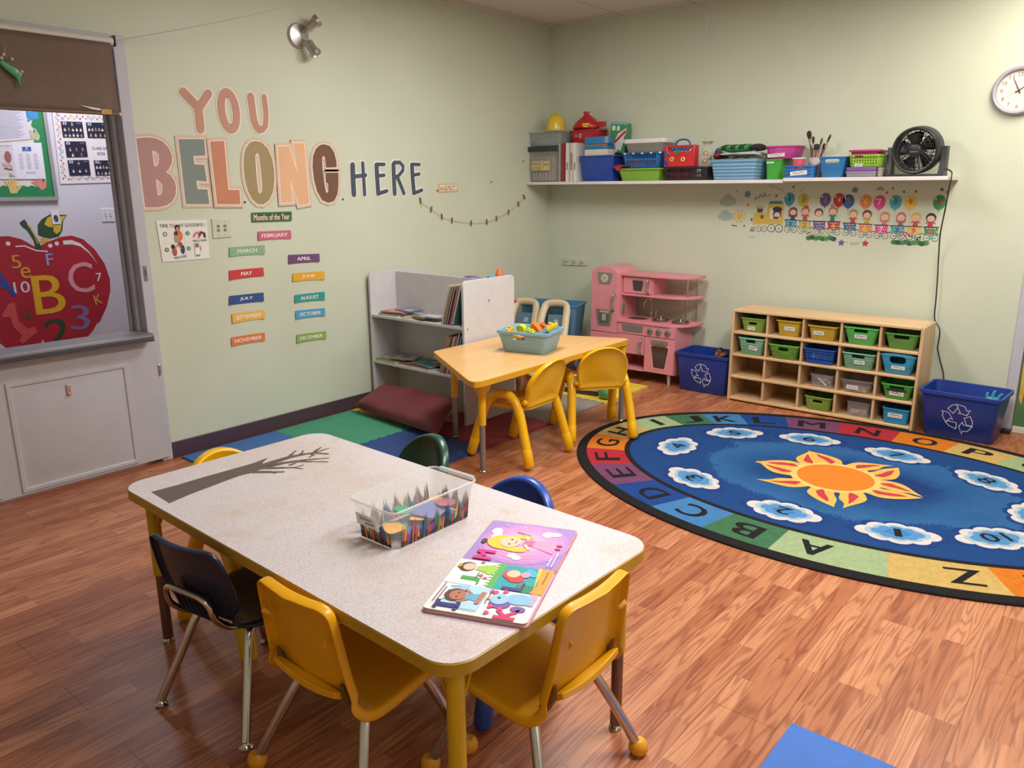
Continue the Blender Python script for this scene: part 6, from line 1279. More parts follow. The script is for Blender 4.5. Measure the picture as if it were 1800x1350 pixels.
for x, y in ((1.262, -.215), (1.432, -.215)):
    bu = MB(mat('#8E8C8A', metal=.9, rough=.25)).lathe([(.066, .483), (.068, .494), (.06, .498), (.055, .49), (.0, .489)], MX.Translation((x - K0.x, y - K0.y, 0)), n=32); h = obj('burner', bu, o)
    lid = MB(chrome()).lathe([(.0, .492), (.042, .492), (.040, .503), (.012, .512), (.0, .512)], MX.Translation((x - K0.x, y - K0.y, 0)), n=28); lid.cyl((x - K0.x, y - K0.y, .511), (x - K0.x, y - K0.y, .525), .009); obj('pan_lid', lid, h)
obj('cabinet_body', MB(PK).bb(.9445 - K0.x, 1.455 - K0.x, -.325 - K0.y, -.05 - K0.y, .215, .4615).bb(.9445 - K0.x, .962 - K0.x, -.338 - K0.y, -.05 - K0.y, .09, .215).bb(1.19 - K0.x, 1.455 - K0.x, -.325 - K0.y, -.05 - K0.y, .09, .215).bb(.962 - K0.x, 1.19 - K0.x, -.338 - K0.y, -.05 - K0.y, .09, .105).bb(.962 - K0.x, 1.19 - K0.x, -.06 - K0.y, -.05 - K0.y, .105, .215), t)
o = obj('control_panel', kb(.9465, 1.453, -.338, -.3255, .376, .4605), t, bev=.001)
obj('clock_plate', MB(SLV).prism(roundpoly([(.985, .448), (1.185, .448), (1.17, .394), (1.0, .394)], .01), 0, .003, fr=kf(-.3385)), o, smooth=0)
for x in (1.243, 1.318, 1.394):
    k = MB(SLV).lathe([(.026, 0), (.026, .004), (.019, .006), (.018, .018), (0, .019)], MX.Translation((x - K0.x, -.338 - K0.y, .418)) @ MX.Rotation(pi / 2, 4, 'X'), n=24); q = obj('knob', k, o); g = MB(chrome()).box((x - K0.x, -.361 - K0.y, .418), (.006, .008, .032), mx=MX.Rotation(.6, 3, 'Y')); obj('pointer', g, q)
o = obj('cabinet_door', kb(.9485, 1.192, -.338, -.3255, .219, .370), t, bev=.002); handle(o, 1.165, .225, .345, -.338)
o = obj('oven_door', kb(1.197, 1.453, -.338, -.3255, .094, .370), t, bev=.002)
obj('window_frame', MB(mat('#E2A0A6', rough=.4)).prism(trap(1.245, 1.42, .125, .315, .03), 0, .003, fr=kf(-.3385)), o, smooth=0)
obj('window_pane', MB(mat('#4E3A34', rough=.12)).prism(trap(1.257, 1.408, .136, .305, .028), 0, .001, fr=kf(-.3416)), o, smooth=0)
obj('handle', MB(SLV).prism(roundpoly([(1.262, .352), (1.405, .352), (1.395, .322), (1.272, .322)], .008), .004, .02, fr=kf(-.338)), o, smooth=0)
# upper unit
obj('top_shelf', MB(PK).prism(pl(curv(1.545, -.30, .22)), .822, .842), t, bev=.002, smooth=20); obj('middle_shelf', MB(PK).prism(pl(curv(1.545, -.29, .22)), .668, .684), t, bev=.002, smooth=20)
o = obj('microwave', MB(PK).bb(.9445 - K0.x, 1.215 - K0.x, -.265 - K0.y, -.05 - K0.y, .6845, .8215), t)
q = obj('microwave_door', kb(.955, 1.205, -.278, -.2655, .688, .818), o, bev=.002); obj('pane', MB(mat('#4E4446', rough=.15)).prism(trap(1.035, 1.135, .712, .792, .014), 0, .003, fr=kf(-.2785)), q, smooth=0); handle(q, 1.178, .698, .81, -.278)
for z0, z1 in ((.6845, .8215), (.483, .6675)):
    for x, y in ((1.505, -.10), (1.468, -.20)): obj('pole', MB(chrome()).cyl((x - K0.x, y - K0.y, z0), (x - K0.x, y - K0.y, z1), .008, n=12), t)
for x in (.715, .92, 1.40):
    for y in (-.30, -.08): obj('foot', MB(mat('#B9B0AA', metal=.3, rough=.4)).cyl((x - K0.x, y - K0.y, 0), (x - K0.x, y - K0.y, .0925), .011, .017, 14), t)

# ---------------------------------------------------------------- recycling bins
SYM = [[(560, 655), (515, 672), (478, 718), (532, 765), (575, 690), (560, 655), (590, 658), (640, 668), (660, 712), (692, 703), (665, 765), (618, 755), (580, 755), (600, 745), (560, 668)], [(697, 770), (722, 825), (722, 880), (668, 872), (640, 800), (697, 770)], [(722, 885), (680, 950), (635, 952), (628, 990), (595, 905), (628, 850), (640, 880), (722, 885)], [(572, 868), (570, 940), (500, 915), (465, 880), (490, 862), (572, 868)], [(465, 880), (430, 810), (435, 775), (420, 752), (490, 765), (535, 838), (510, 825), (465, 880)]]
def recycling(lb, loc, wt, dt, wb, db, h, rz=0.0, sc_=.00052):
    t = thing('recycling_bin', lb, 'recycling bin', loc, rz, 'recycling bins'); BB = plas('#1C3A8E', .35)
    obj('bin', tub_mb(BB, wt, dt, wb, db, h, t=.004, r=.035, rim=.010, rimh=.022, n=6), t)
    sl = (dt - db) / 2 / h; fr = lambda u, v, k: V((u, -db / 2 - v * sl - .0012 - k, v)); b = MB(mat('#C9D0E0', rough=.5), fr)
    for p in SYM: b.stroke([((x - 575) * sc_, h * .46 - (y - 820) * sc_) for x, y in p], .0022, 1, n=8)
    obj('recycling_symbol', b, t, smooth=0); return t
recycling('blue recycling bin between the pink kitchen and the cubby shelf', (1.690, -.205, 0), .425, .305, .375, .26, .295)
recycling('blue recycling bin at the right of the cubby shelf', (3.405, -.275, 0), .430, .335, .375, .215, .295, radians(-3), .00056)
ax_, az_ = (1.741,0.29)
t = thing('brown_toy_animal', 'brown spotted soft toy at the right of the left recycling bin', 'soft toy', (ax_, -.15, az_ - .30)); BRN = mat('#7A4226', rough=.85, var=.2, scale=40)
b = MB(BRN).ball((0, 0, .20), (.03, .05, .10), 18, 12); b.ball((-.012, .0, .285), (.026, .03, .032), 14, 10); b.ball((.022, .02, .272), (.022, .05, .026), 14, 10); obj('body', b, t)
k = MB(mat('#D8CFC4', rough=.8))
for x, y, z in ((-.022, -.026, .275), (-.012, -.034, .29), (.022, -.027, .282), (.034, -.01, .285), (.005, -.04, .25)): k.ball((x, y, z), .006, 8, 6)
obj('spots', k, t); obj('ear', MB(mat('#2E2420', rough=.8)).ball((-.01, .03, .315), (.016, .012, .012)), t)
t = thing('turquoise_toy', 'turquoise toy claw inside the right recycling bin', 'toy', (3.545, -.30, .007)); b = MB(plas('#4FA4C0')); b.loft([[V((x * k, y * k, z)) for x, y in circ(0, 0, .05, .04, n=14)] for z, k in ((0, .6), (.1, 1), (.22, .9), (.262, .6))]); obj('body', b, t, smooth=60)
for x, z in ((-.02, .27), (.005, .287), (.03, .275)): obj('finger', MB(plas('#4FA4C0')).tube([V((x, 0, z - .03)), V((x * 1.3, -.005, z)), V((x * 1.5 + .006, -.01, z + .02))], [.011, .010, .006], 8), t)

# ---------------------------------------------------------------- cubby shelf and its bins
CX0, CX1, CF, CBK, CH = 1.926, 3.158, -.40, -.088, .660; CC = (CX0 + CX1) / 2
t = thing('cubby_shelf', 'wooden cubby shelf with twenty compartments under the wall shelf', 'cubby shelf', (CC, CF, 0)); WD = wood('#D9B88C', '#CBA678', 'X', 2.5); WDZ = wood('#D2B088', '#C4A074', 'Z', 2.5)
cb = lambda x0, x1, y0, y1, z0, z1, m=WD: MB(m).bb(x0 - CC, x1 - CC, y0 - CF, y1 - CF, z0, z1)
for x in (CX0, CX1 - .018): obj('side_panel', cb(x, x + .018, CF, CBK, 0, CH - .001, WDZ), t, bev=.004)
obj('top_board', cb(CX0 + .0182, CX1 - .0182, CF + .004, CBK, CH - .018, CH), t, bev=.003); obj('back_panel', cb(CX0 + .0182, CX1 - .0182, CBK - .008, CBK, .03, CH - .0185, wood('#B9966C', '#AD8A60', 'X', 2)), t)
ZS = [.028, .188, .347, .506]
for i, z in enumerate(ZS): obj('shelf_board', cb(CX0 + .0182, CX1 - .0182, CF + .002, CBK - .0085, z - .018, z), t, bev=.004)
DX = [2.180, 2.426, 2.672, 2.911]
for x in DX:
    for z0, z1 in zip(ZS, ZS[1:] + [CH]): obj('partition', cb(x - .007, x + .007, CF + .012, CBK - .0085, z0 + .0003, z1 - .0183, WDZ), t)
for z in (.52, .33, .14): obj('screw', MB(chrome()).cyl((CX1 - CC, .06, z), (CX1 - CC + .0015, .06, z), .006), t)
XC = [CX0 + .018] + DX + [CX1 - .018]
def cell(name, lb, cat, c, r, sp, yf, depth, grp='bins in the cubby shelf'):
    cx, w, _, h = span(sp); return thing(name, lb, cat, (cx, yf + depth / 2, ZS[3 - r] + .0005), 0, grp), w, h
def cubbin(lb, c, r, sp, yf, m, name='cubby_bin', cat='bin', taper=.04, hole=(.09, .024, .78), lab=(0, .4), lw=.07, lh=.026, holes=None, depth=.24, r_=.018, rim=.004, t_=.003, seed=0, tilt=0.0, wall=None):
    t, w, h = cell(name, lb, cat, c, r, sp, yf, depth); h = min(h, .128); w -= 2 * rim + .006
    o = obj('bin', tub_mb(m, w, depth, w - taper, depth - taper * .7, h, r=r_, rim=rim, t=t_, rimh=.010), t); sl = taper * .35 / h; yy = -(depth - taper * .7) / 2
    H = list(holes(w, h)) if holes else []
    if hole: H.append((0, h * hole[2], hole[0], hole[1]))
    if H: slots(o, H, .022, y=yy - .004)
    if lab: tag_label(t, lab[0], h * lab[1], yy - h * lab[1] * sl - .0018, lw, lh, tilt, seed, slope=-sl)
    return t
dots = lambda nx, z0s, s_=.007: (lambda w, h: [(-w * .40 + .80 * w * i / (nx - 1), h * z, s_, s_) for i in range(nx) for z in z0s])
cubbin('lime woven bin in the top left compartment', 0, 0, [(1.971,0.614),(2.164,0.514)], -.37, woven('#93B84A', 120.0), hole=(.06, .018, .62), lab=(-.01, .28), lw=.055, seed=11)
cubbin('mustard bin with rolled rim, second from the left in the top row', 1, 0, [(2.228,0.622),(2.412,0.513)], -.375, plas('#C2A232'), hole=None, lab=(.01, .5), lw=.07, rim=.008, taper=.03, seed=12)
cubbin('mustard bin in the middle of the top row', 2, 0, [(2.446,0.618),(2.649,0.519)], -.385, plas('#BE9F33'), hole=None, lab=(-.02, .5), lw=.07, rim=.008, taper=.035, seed=13)
cubbin('bright green tapered bin in the top row', 3, 0, [(2.679,0.632),(2.904,0.517)], -.39, plas('#57B257'), lab=(.0, .48), lw=.075, taper=.06, hole=(.085, .020, .80), seed=14)
cubbin('leaf green tapered bin without a sticker at the right end of the top row', 4, 0, [(2.927,0.624),(3.136,0.523)], -.38, plas('#5C9440'), lab=None, taper=.05, hole=(.09, .024, .78))
cubbin('mint ribbed bin at the left of the second row', 0, 1, [(1.973,0.472),(2.171,0.35)], -.395, woven('#8EC9A2', 26.0, 'rib'), hole=(.07, .019, .80), lab=(.02, .42), lw=.06, seed=15, tilt=-.15)
cubbin('lime wavy bin without a sticker in the second row', 1, 1, [(2.193,0.458),(2.415,0.356)], -.395, woven('#76AE3C', 22.0, 'wavy'), hole=(.07, .022, .70), lab=None, taper=.05)
cubbin('royal blue lattice bin in the middle of the second row', 2, 1, [(2.431,0.45),(2.653,0.346)], -.395, plas('#2552A4'), hole=None, lab=None, taper=.03, rim=.007, holes=dots(11, (.3, .48, .66), .011))
for i, hx in enumerate(['#C9C4C8', '#B04A5A', '#5A6AB0', '#3F8A5A']): tag(obj('small_toy', MB(plas(hx)).ball((0, 0, 0), (.017, .03, .022)), loc=(2.48 + i * .038, -.29, ZS[2] + .0305)), ['pale grey', 'pink red', 'violet blue', 'green'][i] + ' toy piece inside the royal blue lattice bin', 'toy', 'toys in the lattice bin')
cubbin('mint ribbed bin in the fourth place of the second row', 3, 1, [(2.684,0.468),(2.901,0.36)], -.395, woven('#86C39C', 26.0, 'rib'), hole=(.08, .020, .80), lab=(.01, .45), lw=.065, seed=16)
t, w, h = cell('cubby_bin', 'sky blue bin with a big oval handle hole at the right of the second row', 'bin', 4, 1, [(2.915,0.471),(3.14,0.355)], -.40, .25); h = .125; w -= .018
o = obj('bin', tub_mb(plas('#3E98BE'), w, .24, w - .06, .2, h, r=.02, rim=.002), t)
hd = MB(plas('#3E98BE')).prism([(-w / 2, 0), (w / 2, 0)] + [(w / 2 * cos(a), .012 * sin(a)) for a in [pi * i / 12 for i in range(1, 12)]], 0, .004, fr=lambda u, v, k: V((u, -.1195 - k, h - .002 + v))); obj('handle_rim', hd, t)
slots(o, [(0, h * .76, .095, .046)], .03, y=-.112); tag_label(t, .005, h * .36, -.1085, .08, .022, 0, 17, slope=-.1)
t, w, h = cell('clear_box', 'clear box of markers in the third row', 'storage box', 2, 2, [(2.489,0.288),(2.656,0.197)], -.385, .2); obj('body', tub_mb(clear('#D2D0CE', .2), w - .012, .19, w - .03, .17, h, r=.02, rim=.004), t)
for i in range(7):
    m = thing('marker_pen', ['white and red marker lying in the clear box', 'grey marker lying in the clear box', 'pink marker lying in the clear box', 'white marker pointing up in the clear box', 'black capped marker in the clear box', 'lilac marker in the clear box', 'cream marker at the bottom of the clear box'][i], 'marker', (t.location.x - .008 + .004 * (i % 3), t.location.y - .057 + .019 * i, t.location.z + .036), 0, 'markers in the clear box'); m.rotation_euler = (0, radians(52 + 7 * (i % 3)) * (1 if i % 2 else -1), 0)
    obj('barrel', MB(plas(['#D8D0CC', '#9A9690', '#C98A94', '#DAD6D0', '#B9B4AE', '#A898B4', '#CFC4B0'][i])).cyl((0, 0, -.04), (0, 0, .03), .006, n=10), m); obj('cap', MB(plas(['#B04A50', '#5A5854', '#B04A68', '#6A6A70', '#2E2E30', '#7A62A0', '#8A7A5A'][i])).cyl((0, 0, .03), (0, 0, .048), .0066, n=10), m)
t, w, h = cell('clear_box', 'clear rounded tub with a sticker in the third row', 'storage box', 3, 2, [(2.682,0.286),(2.901,0.199)], -.39, .2); obj('body', tub_mb(clear('#CFCCCA', .2), w - .012, .19, w - .05, .16, h, r=.04, rim=.006), t); tag_label(t, -.02, h * .42, -.0895, .07, .026, 0, 18, slope=-.1)
obj('contents', MB(mat('#A98C66', var=.4, scale=50, rough=.8)).prism(rrect(-w / 2 + .04, -.065, w / 2 - .04, .065, .03), .007, .03), t)
t = cubbin('green tapered bin with a torn sticker at the right of the third row', 4, 2, [(2.943,0.308),(3.14,0.209)], -.395, plas('#48A040'), hole=(.085, .020, .80), lab=(.0, .40), lw=.085, lh=.03, taper=.05, seed=19)
obj('oval_mark', MB(ink('#2A3A2A')).prism(circ(0, .062, .062, .012), 0, .0012, fr=lambda u, v, k: V((u, -.1045 - v * .14 - .0022 - k, v))), t, smooth=0)
cubbin('lime woven bin in the bottom row', 2, 3, [(2.466,0.134),(2.656,0.039)], -.385, woven('#93B84A', 120.0), hole=(.065, .018, .68), lab=None, taper=.03)
t, w, h = cell('clear_box', 'small clear box of ribbons in the bottom row', 'storage box', 3, 3, [(2.738,0.129),(2.892,0.029)], -.37, .18); obj('body', tub_mb(clear('#CFC9C7', .22), w - .012, .165, w - .02, .155, h, r=.012, rim=.004), t)
for i, hx in enumerate(['#B9605A', '#6A8A84', '#C9BEB0', '#A87A8A', '#8AA07A']):
    b = MB(mat(hx, rough=.6)); b.tube(curve_pts([V((-.05, -.05, .014 + .006 * i)), V((-.02 + .01 * i, -.07, .02 + .006 * i)), V((.02, -.05, .013 + .007 * i)), V((.05, -.068, .022 + .006 * i))], 5), .005, 8); obj('ribbon', b, t)
cubbin('cyan bin with a sticker in the bottom right compartment', 4, 3, [(2.962,0.14),(3.134,0.039)], -.385, plas('#2C88B4'), hole=None, lab=(.0, .55), lw=.085, lh=.028, taper=.02, seed=20)

# ---------------------------------------------------------------- alphabet rug
def rug_field():
    m = bpy.data.materials.new('rug_field'); m.use_nodes = True; nt = m.node_tree; L = nt.links.new; b = nt.nodes['Principled BSDF']; b.inputs['Roughness'].default_value = 0.95; b.inputs['Specular IOR Level'].default_value = 0.1
    tc = nd(nt, 'ShaderNodeTexCoord'); mp = nd(nt, 'ShaderNodeMapping'); mp.inputs['Scale'].default_value = (1 / 1.235, 1 / .785, 0); L(tc.outputs['Object'], mp.inputs['Vector'])
    ln = nd(nt, 'ShaderNodeVectorMath', operation='LENGTH'); L(mp.outputs[0], ln.inputs[0])
    n = nd(nt, 'ShaderNodeTexNoise', i_Scale=3.0, i_Detail=6.0); L(tc.outputs['Object'], n.inputs['Vector'])
    n2 = nd(nt, 'ShaderNodeTexNoise', i_Scale=70.0, i_Detail=3.0); L(tc.outputs['Object'], n2.inputs['Vector'])
    a = nd(nt, 'ShaderNodeMath', operation='MULTIPLY_ADD'); L(n.outputs['Fac'], a.inputs[0]); a.inputs[1].default_value = .5; L(ln.outputs['Value'], a.inputs[2])
    a2 = nd(nt, 'ShaderNodeMath', operation='MULTIPLY_ADD'); L(n2.outputs['Fac'], a2.inputs[0]); a2.inputs[1].default_value = .22; L(a.outputs[0], a2.inputs[2])
    r = nd(nt, 'ShaderNodeValToRGB'); e = r.color_ramp.elements; e[0].position = .62; e[0].color = lin('#1B3468'); e[1].position = 1.0; e[1].color = lin('#2E5C8C')
    x = e.new(.80); x.color = lin('#254E80'); x = e.new(1.28); x.color = lin('#1E3F74')
    L(a2.outputs[0], r.inputs['Fac']); L(r.outputs['Color'], b.inputs['Base Color'])
    bp = nd(nt, 'ShaderNodeBump', i_Strength=.5, i_Distance=.002); L(n2.outputs['Fac'], bp.inputs['Height']); L(bp.outputs['Normal'], b.inputs['Normal'])
    return m
def yarn(hx): return mat(hx, rough=0.95, var=0.10, scale=55, bump=.5, bscale=320, spec=.1)
BLK = yarn('#211F20'); RH = .010
rf = lambda u, v, w: V((u, v, RH + w))
b = MB(BLK); b.loft([[V((1.54 * k * cos(a), 1.108 * k * sin(a), z)) for a in [2 * pi * i / 120 for i in range(120)]] for k, z in ((1, 0), (1.002, .006), (.997, RH))]); b.fr = rf
AI, BI, AO, BO = 1.27, .805, 1.487, 1.046
EA = [-86.4, -98.8, -110.8, -123, -137.7, -151.5, -165.8, -181, -200.5, -214.3, -225.4, -237, -250, -264, -277.4, -289.6, -302.5, -316, -330, -344, -358, -373, -387, -401, -411.5, -422.5]
SAGE, GRN, LTB, DKB, PUR, RED, ORG, TANC = '#8EA078', '#3C6648', '#3E70A2', '#1E3E7C', '#6A3E5E', '#9E2A35', '#BE6C22', '#B4985A'
CYC = [SAGE, GRN, LTB, DKB, PUR, RED, ORG, TANC]; RC = [CYC[i % 8] for i in range(17)] + [GRN, LTB, DKB, PUR, GRN, LTB, RED, ORG, TANC]
mids = []
for i in range(26):
    nx = EA[i + 1] if i < 25 else EA[0] - 360
    mids.append((EA[i] + nx) / 2)
for i in range(26):
    a1 = radians(mids[i - 1] + (360 if i == 0 else 0)); a0 = radians(mids[i]); n = 8
    out = [(AO * cos(a0 + (a1 - a0) * k / n), BO * sin(a0 + (a1 - a0) * k / n)) for k in range(n + 1)]; inn = [(AI * cos(a0 + (a1 - a0) * k / n), BI * sin(a0 + (a1 - a0) * k / n)) for k in range(n + 1)]
    b.flat(out + inn[::-1], 1, yarn(RC[i]))
b.flat([(1.238 * cos(a), .776 * sin(a)) for a in [2 * pi * i / 100 for i in range(100)]], 1, rug_field())
for i, ch in enumerate('ABCDEFGHIJKLMNOPQRSTUVWXYZ'):
    a = radians(EA[i]); x, y = (AI + AO) / 2 * cos(a), (BI + BO) / 2 * sin(a); up = math.atan2(y / BO ** 2, x / AO ** 2)
    b.text(ch, x, y, (.03 if ch == 'I' else .155 if ch in 'MW' else .125), .135, up - pi / 2, layer=3, m=BLK, bold=.11)
LUMP = [(-.115, -.005, .050), (-.07, .045, .052), (0, .055, .062), (.065, .045, .055), (.12, .005, .048), (.07, -.045, .050), (.0, -.055, .055), (-.065, -.045, .05), (0, 0, .085)]
CLD = [('1', .336, -.550), ('2', -.147, -.611), ('3', -.671, -.465), ('4', -.968, -.038), ('5', -.798, .402), ('6', -.389, .553), ('7', .098, .555), ('8', .561, .404), ('9', .80, .03), ('10', .684, -.349)]
for nm, x, y in CLD:
    up = math.atan2(y / BI ** 2, (x + .08) / AI ** 2); T = lambda u, v: (x + u * cos(up - pi / 2) - v * sin(up - pi / 2), y + u * sin(up - pi / 2) + v * cos(up - pi / 2))
    for ly, g, mt in ((2, 1.22, yarn('#1C3A74')), (3, 1.0, yarn('#C2BBB8')), (4, .76, yarn('#8FA9BE')), (5, .62, yarn('#4F82B0')), (5.5, .32, yarn('#3C72A8'))):
        for u, v, r in LUMP: cxy = T(u * g * 1.08, v * g); b.flat(circ(cxy[0], cxy[1], r * (g if g < 1.1 else 1.18), n=20), ly, mt)
    b.text(nm, x, y, {'1': .03, '10': .115}.get(nm, .07), .085, up - pi / 2, layer=7, m=BLK, bold=(.0 if nm == '1' else .05))
SX, SY = -.08, -.012
def ray_pts(a, k):
    sw = .26 if k % 2 else -.26; o = []
    pol = lambda r, d: (SX + r * cos(a + d), SY + r * sin(a + d))
    L_ = [pol(.17, -.31), pol(.235, -.25), pol(.30, -.23 + sw * .2), pol(.36, -.10 + sw * .5), pol(.425, sw)]; R__ = [pol(.38, .06 + sw * .8), pol(.32, .20 + sw * .35), pol(.245, .25), pol(.17, .31)]
    q = curve_pts([V((p[0], p[1], 0)) for p in L_], 4) + curve_pts([V((p[0], p[1], 0)) for p in R__], 4)
    core = [pol(.20, 0), pol(.255, -.10), pol(.31, -.06 + sw * .3), pol(.375, sw * .72), pol(.325, .05 + sw * .5), pol(.265, .09)]
    return [(p.x, p.y) for p in q], roundpoly(core, .02, 3)
for k, a in enumerate((194, 168, 139, 111, 76, 42, 12, -20, -55, -90, -125)):
    o_, c_ = ray_pts(radians(a), k); b.flat(o_, 3, yarn('#D9A552')); b.flat(c_, 5, yarn('#B23A48'))
b.flat(circ(SX, SY, .225, n=48), 4, yarn('#DDB468')); b.flat(circ(SX, SY, .190, n=48), 6, yarn('#D0762A'))
o = obj('rug', b, loc=(3.1326, -1.513, 0), rot=(0, 0, radians(2.2)), smooth=20); tag(o, 'oval alphabet rug with a sun and numbered clouds on the wooden floor', 'rug')

# ---------------------------------------------------------------- big table
def laminate():
    m = bpy.data.materials.new('laminate_top'); m.use_nodes = True; nt = m.node_tree; L = nt.links.new; b = nt.nodes['Principled BSDF']; b.inputs['Roughness'].default_value = .38
    tc = nd(nt, 'ShaderNodeTexCoord')
    n1 = nd(nt, 'ShaderNodeTexNoise', i_Scale=260.0, i_Detail=2.0); L(tc.outputs['Object'], n1.inputs['Vector'])
    r1 = nd(nt, 'ShaderNodeValToRGB'); r1.color_ramp.elements[0].position = .36; r1.color_ramp.elements[1].position = .58; r1.color_ramp.elements[0].color = lin('#BFB8BA'); r1.color_ramp.elements[1].color = lin('#D8D1D4'); L(n1.outputs['Fac'], r1.inputs['Fac'])
    def stain(sc, lo_, hi, col, amt, prev, off):
        mp = nd(nt, 'ShaderNodeMapping'); mp.inputs['Location'].default_value = off; L(tc.outputs['Object'], mp.inputs['Vector'])
        n = nd(nt, 'ShaderNodeTexNoise', i_Scale=sc, i_Detail=6.0, i_Roughness=.6); L(mp.outputs[0], n.inputs['Vector'])
        r = nd(nt, 'ShaderNodeMapRange'); r.inputs[1].default_value = lo_; r.inputs[2].default_value = hi; r.inputs[4].default_value = amt; L(n.outputs['Fac'], r.inputs[0])
        x = nd(nt, 'ShaderNodeMix', data_type='RGBA', blend_type='MULTIPLY'); L(r.outputs[0], x.inputs[0]); L(prev, x.inputs[6]); x.inputs[7].default_value = lin(col); return x.outputs[2]
    c = stain(3.0, .48, .62, '#FAF5EC', .8, r1.outputs['Color'], (3, 1, 0)); c = stain(2.2, .52, .70, '#F6E6E7', .7, c, (0, 5, 0)); c = stain(9.0, .55, .66, '#FAF3E8', .7, c, (7, 2, 0))
    L(c, b.inputs['Base Color']); return m
TC = V((2.50, -4.212, 0)); TR = radians(-1.6); TH = .572
t = thing('big_table', 'long grey laminate table with yellow edge and legs in the foreground', 'table', TC, TR)
Q_ = lambda e: rrect(-.764 + e, -.383 + e, .764 - e, .383 - e, .075, 8)
tab = obj('tabletop', MB(laminate()).prism(Q_(.002), TH - .029, TH), t, smooth=0)
obj('edge_band', MB(plas('#B58E1E', .4)).loft([[V((x, y, z)) for x, y in Q_(e)] for e, z in ((.003, TH - .033), (0, TH - .031), (0, TH - .003), (.003, TH - .001))]), t, smooth=30)
DYEL = plas('#C9A016', .35); BRS = mat('#7E6A60', rough=.25, metal=.85)
for x, y in ((-.70, -.315), (.705, -.315), (.70, .315), (-.70, .315)):
    o = table_leg(t, x, y, TH - .033, DYEL, BRS, .255)
    for s_, ax in ((1, 0), (1, 1)):
        d = V((-.06 if x > 0 else .06, 0, 0)) if ax == 0 else V((0, -.06 if y > 0 else .06, 0)); P = [V((x, y, TH - .15)) + d * .28, V((x, y, TH - .034)) + d * 1.1]
        obj('brace_rod', MB(DYEL).tube(P, .0035, 8), o)
    for k in range(2): obj('bolt', MB(chrome()).ball((x + (.022 if x < 0 else -.022), y + .004, .33 + k * .05), .006, 8, 6), o)
# tree sticker on the table top
tf = lambda u, v, w: V((u, v, TH + .0002 + w))
TRK = [(1.861,-4.534),(1.994,-4.543),(1.975,-4.468),(1.965,-4.394),(1.955,-4.326),(1.95,-4.276),(1.956,-4.242),(1.952,-4.225),(1.955,-4.198),(1.959,-4.179),(1.942,-4.164),(1.901,-4.161),(1.866,-4.114),(1.877,-4.182),(1.874,-4.254),(1.868,-4.366),(1.868,-4.453)]
b = MB(mat('#5E5049', rough=.5, var=.05), tf); b.shape(fill_mesh([TRK], 0), .0003)
def taper(p, r0, r1):
    n = len(p)
    for i in range(n - 1): b.stroke(p[i:i + 2], r0 + (r1 - r0) * i / (n - 1), 1)
taper(curve_pts([V((x, y, 0)) for x, y in [(1.926,-4.17),(1.923,-4.112),(1.924,-4.06),(1.937,-4.016),(1.952,-3.972),(1.952,-3.913)]], 4), .018, .0012)
for p in ([(1.923,-4.073),(1.901,-4.039),(1.881,-4.009)], [(1.933,-4.037),(1.923,-4.014),(1.902,-3.991)], [(1.95,-3.982),(1.933,-3.952),(1.922,-3.928)], [(1.947,-3.991),(1.97,-3.997),(1.98,-4.023)], [(1.961,-3.979),(2,-3.958)], [(1.993,-4.113),(1.992,-4.097),(1.99,-4.086)]): taper(p, .006, .001)
taper([(1.949,-4.177),(1.956,-4.119),(1.977,-4.076),(1.992,-4.045),(2.013,-4.017),(2.039,-3.983)], .012, .001); taper([(1.979,-4.078),(2.021,-4.045),(2.068,-4.01)], .006, .001)
taper([(1.956,-4.184),(1.999,-4.143),(2.027,-4.117),(2.03,-4.083)], .008, .001); taper([(2.024,-4.12),(2.056,-4.107)], .004, .001); taper([(1.954,-4.232),(1.996,-4.196),(2.033,-4.166)], .010, .001); taper([(1.998,-4.197),(2.023,-4.189)], .004, .001)
tag(obj('tree_sticker', b, smooth=0), 'dark brown bare tree sticker on the big table top', 'sticker')

# ---------------------------------------------------------------- clear pencil printed box with stickers
t = thing('sticker_box', 'clear plastic box printed with coloured pencils on the big table', 'storage box', (2.693, -4.178, TH + .001), radians(0))
WT, DT, WBt, DBt, HB = .178, .318, .150, .288, .112
obj('box', tub_mb(clear('#E6EAEA', .20, .08), WT, DT, WBt, DBt, HB, t=.002, r=.02, rim=.004, rimh=.008, n=5), t)
RT = MB(clear('#EEF2F2', .55, .1)).tube([V((x, y, HB - .002)) for x, y in rrect(-WT / 2 - .003, -DT / 2 - .003, WT / 2 + .003, DT / 2 + .003, .022, 5)], .0028, 8, closed=True); obj('rim', RT, t)
obj('end_handle', MB(clear('#EEF2F2', .55, .1)).prism(rrect(-WT / 2 + .02, DT / 2 + .003, WT / 2 - .02, DT / 2 + .016, .006), HB - .010, HB + .001), t, bev=.002)
rnd = random.Random(11); PAL = ['#2B6FA8', '#1F7F7A', '#C9483A', '#E3A02C', '#8E4A8A', '#3A3F5E', '#3F8A4A', '#D2743A', '#B04A6E', '#5A3A34', '#E0C23A', '#26406E', '#7A2F3E']
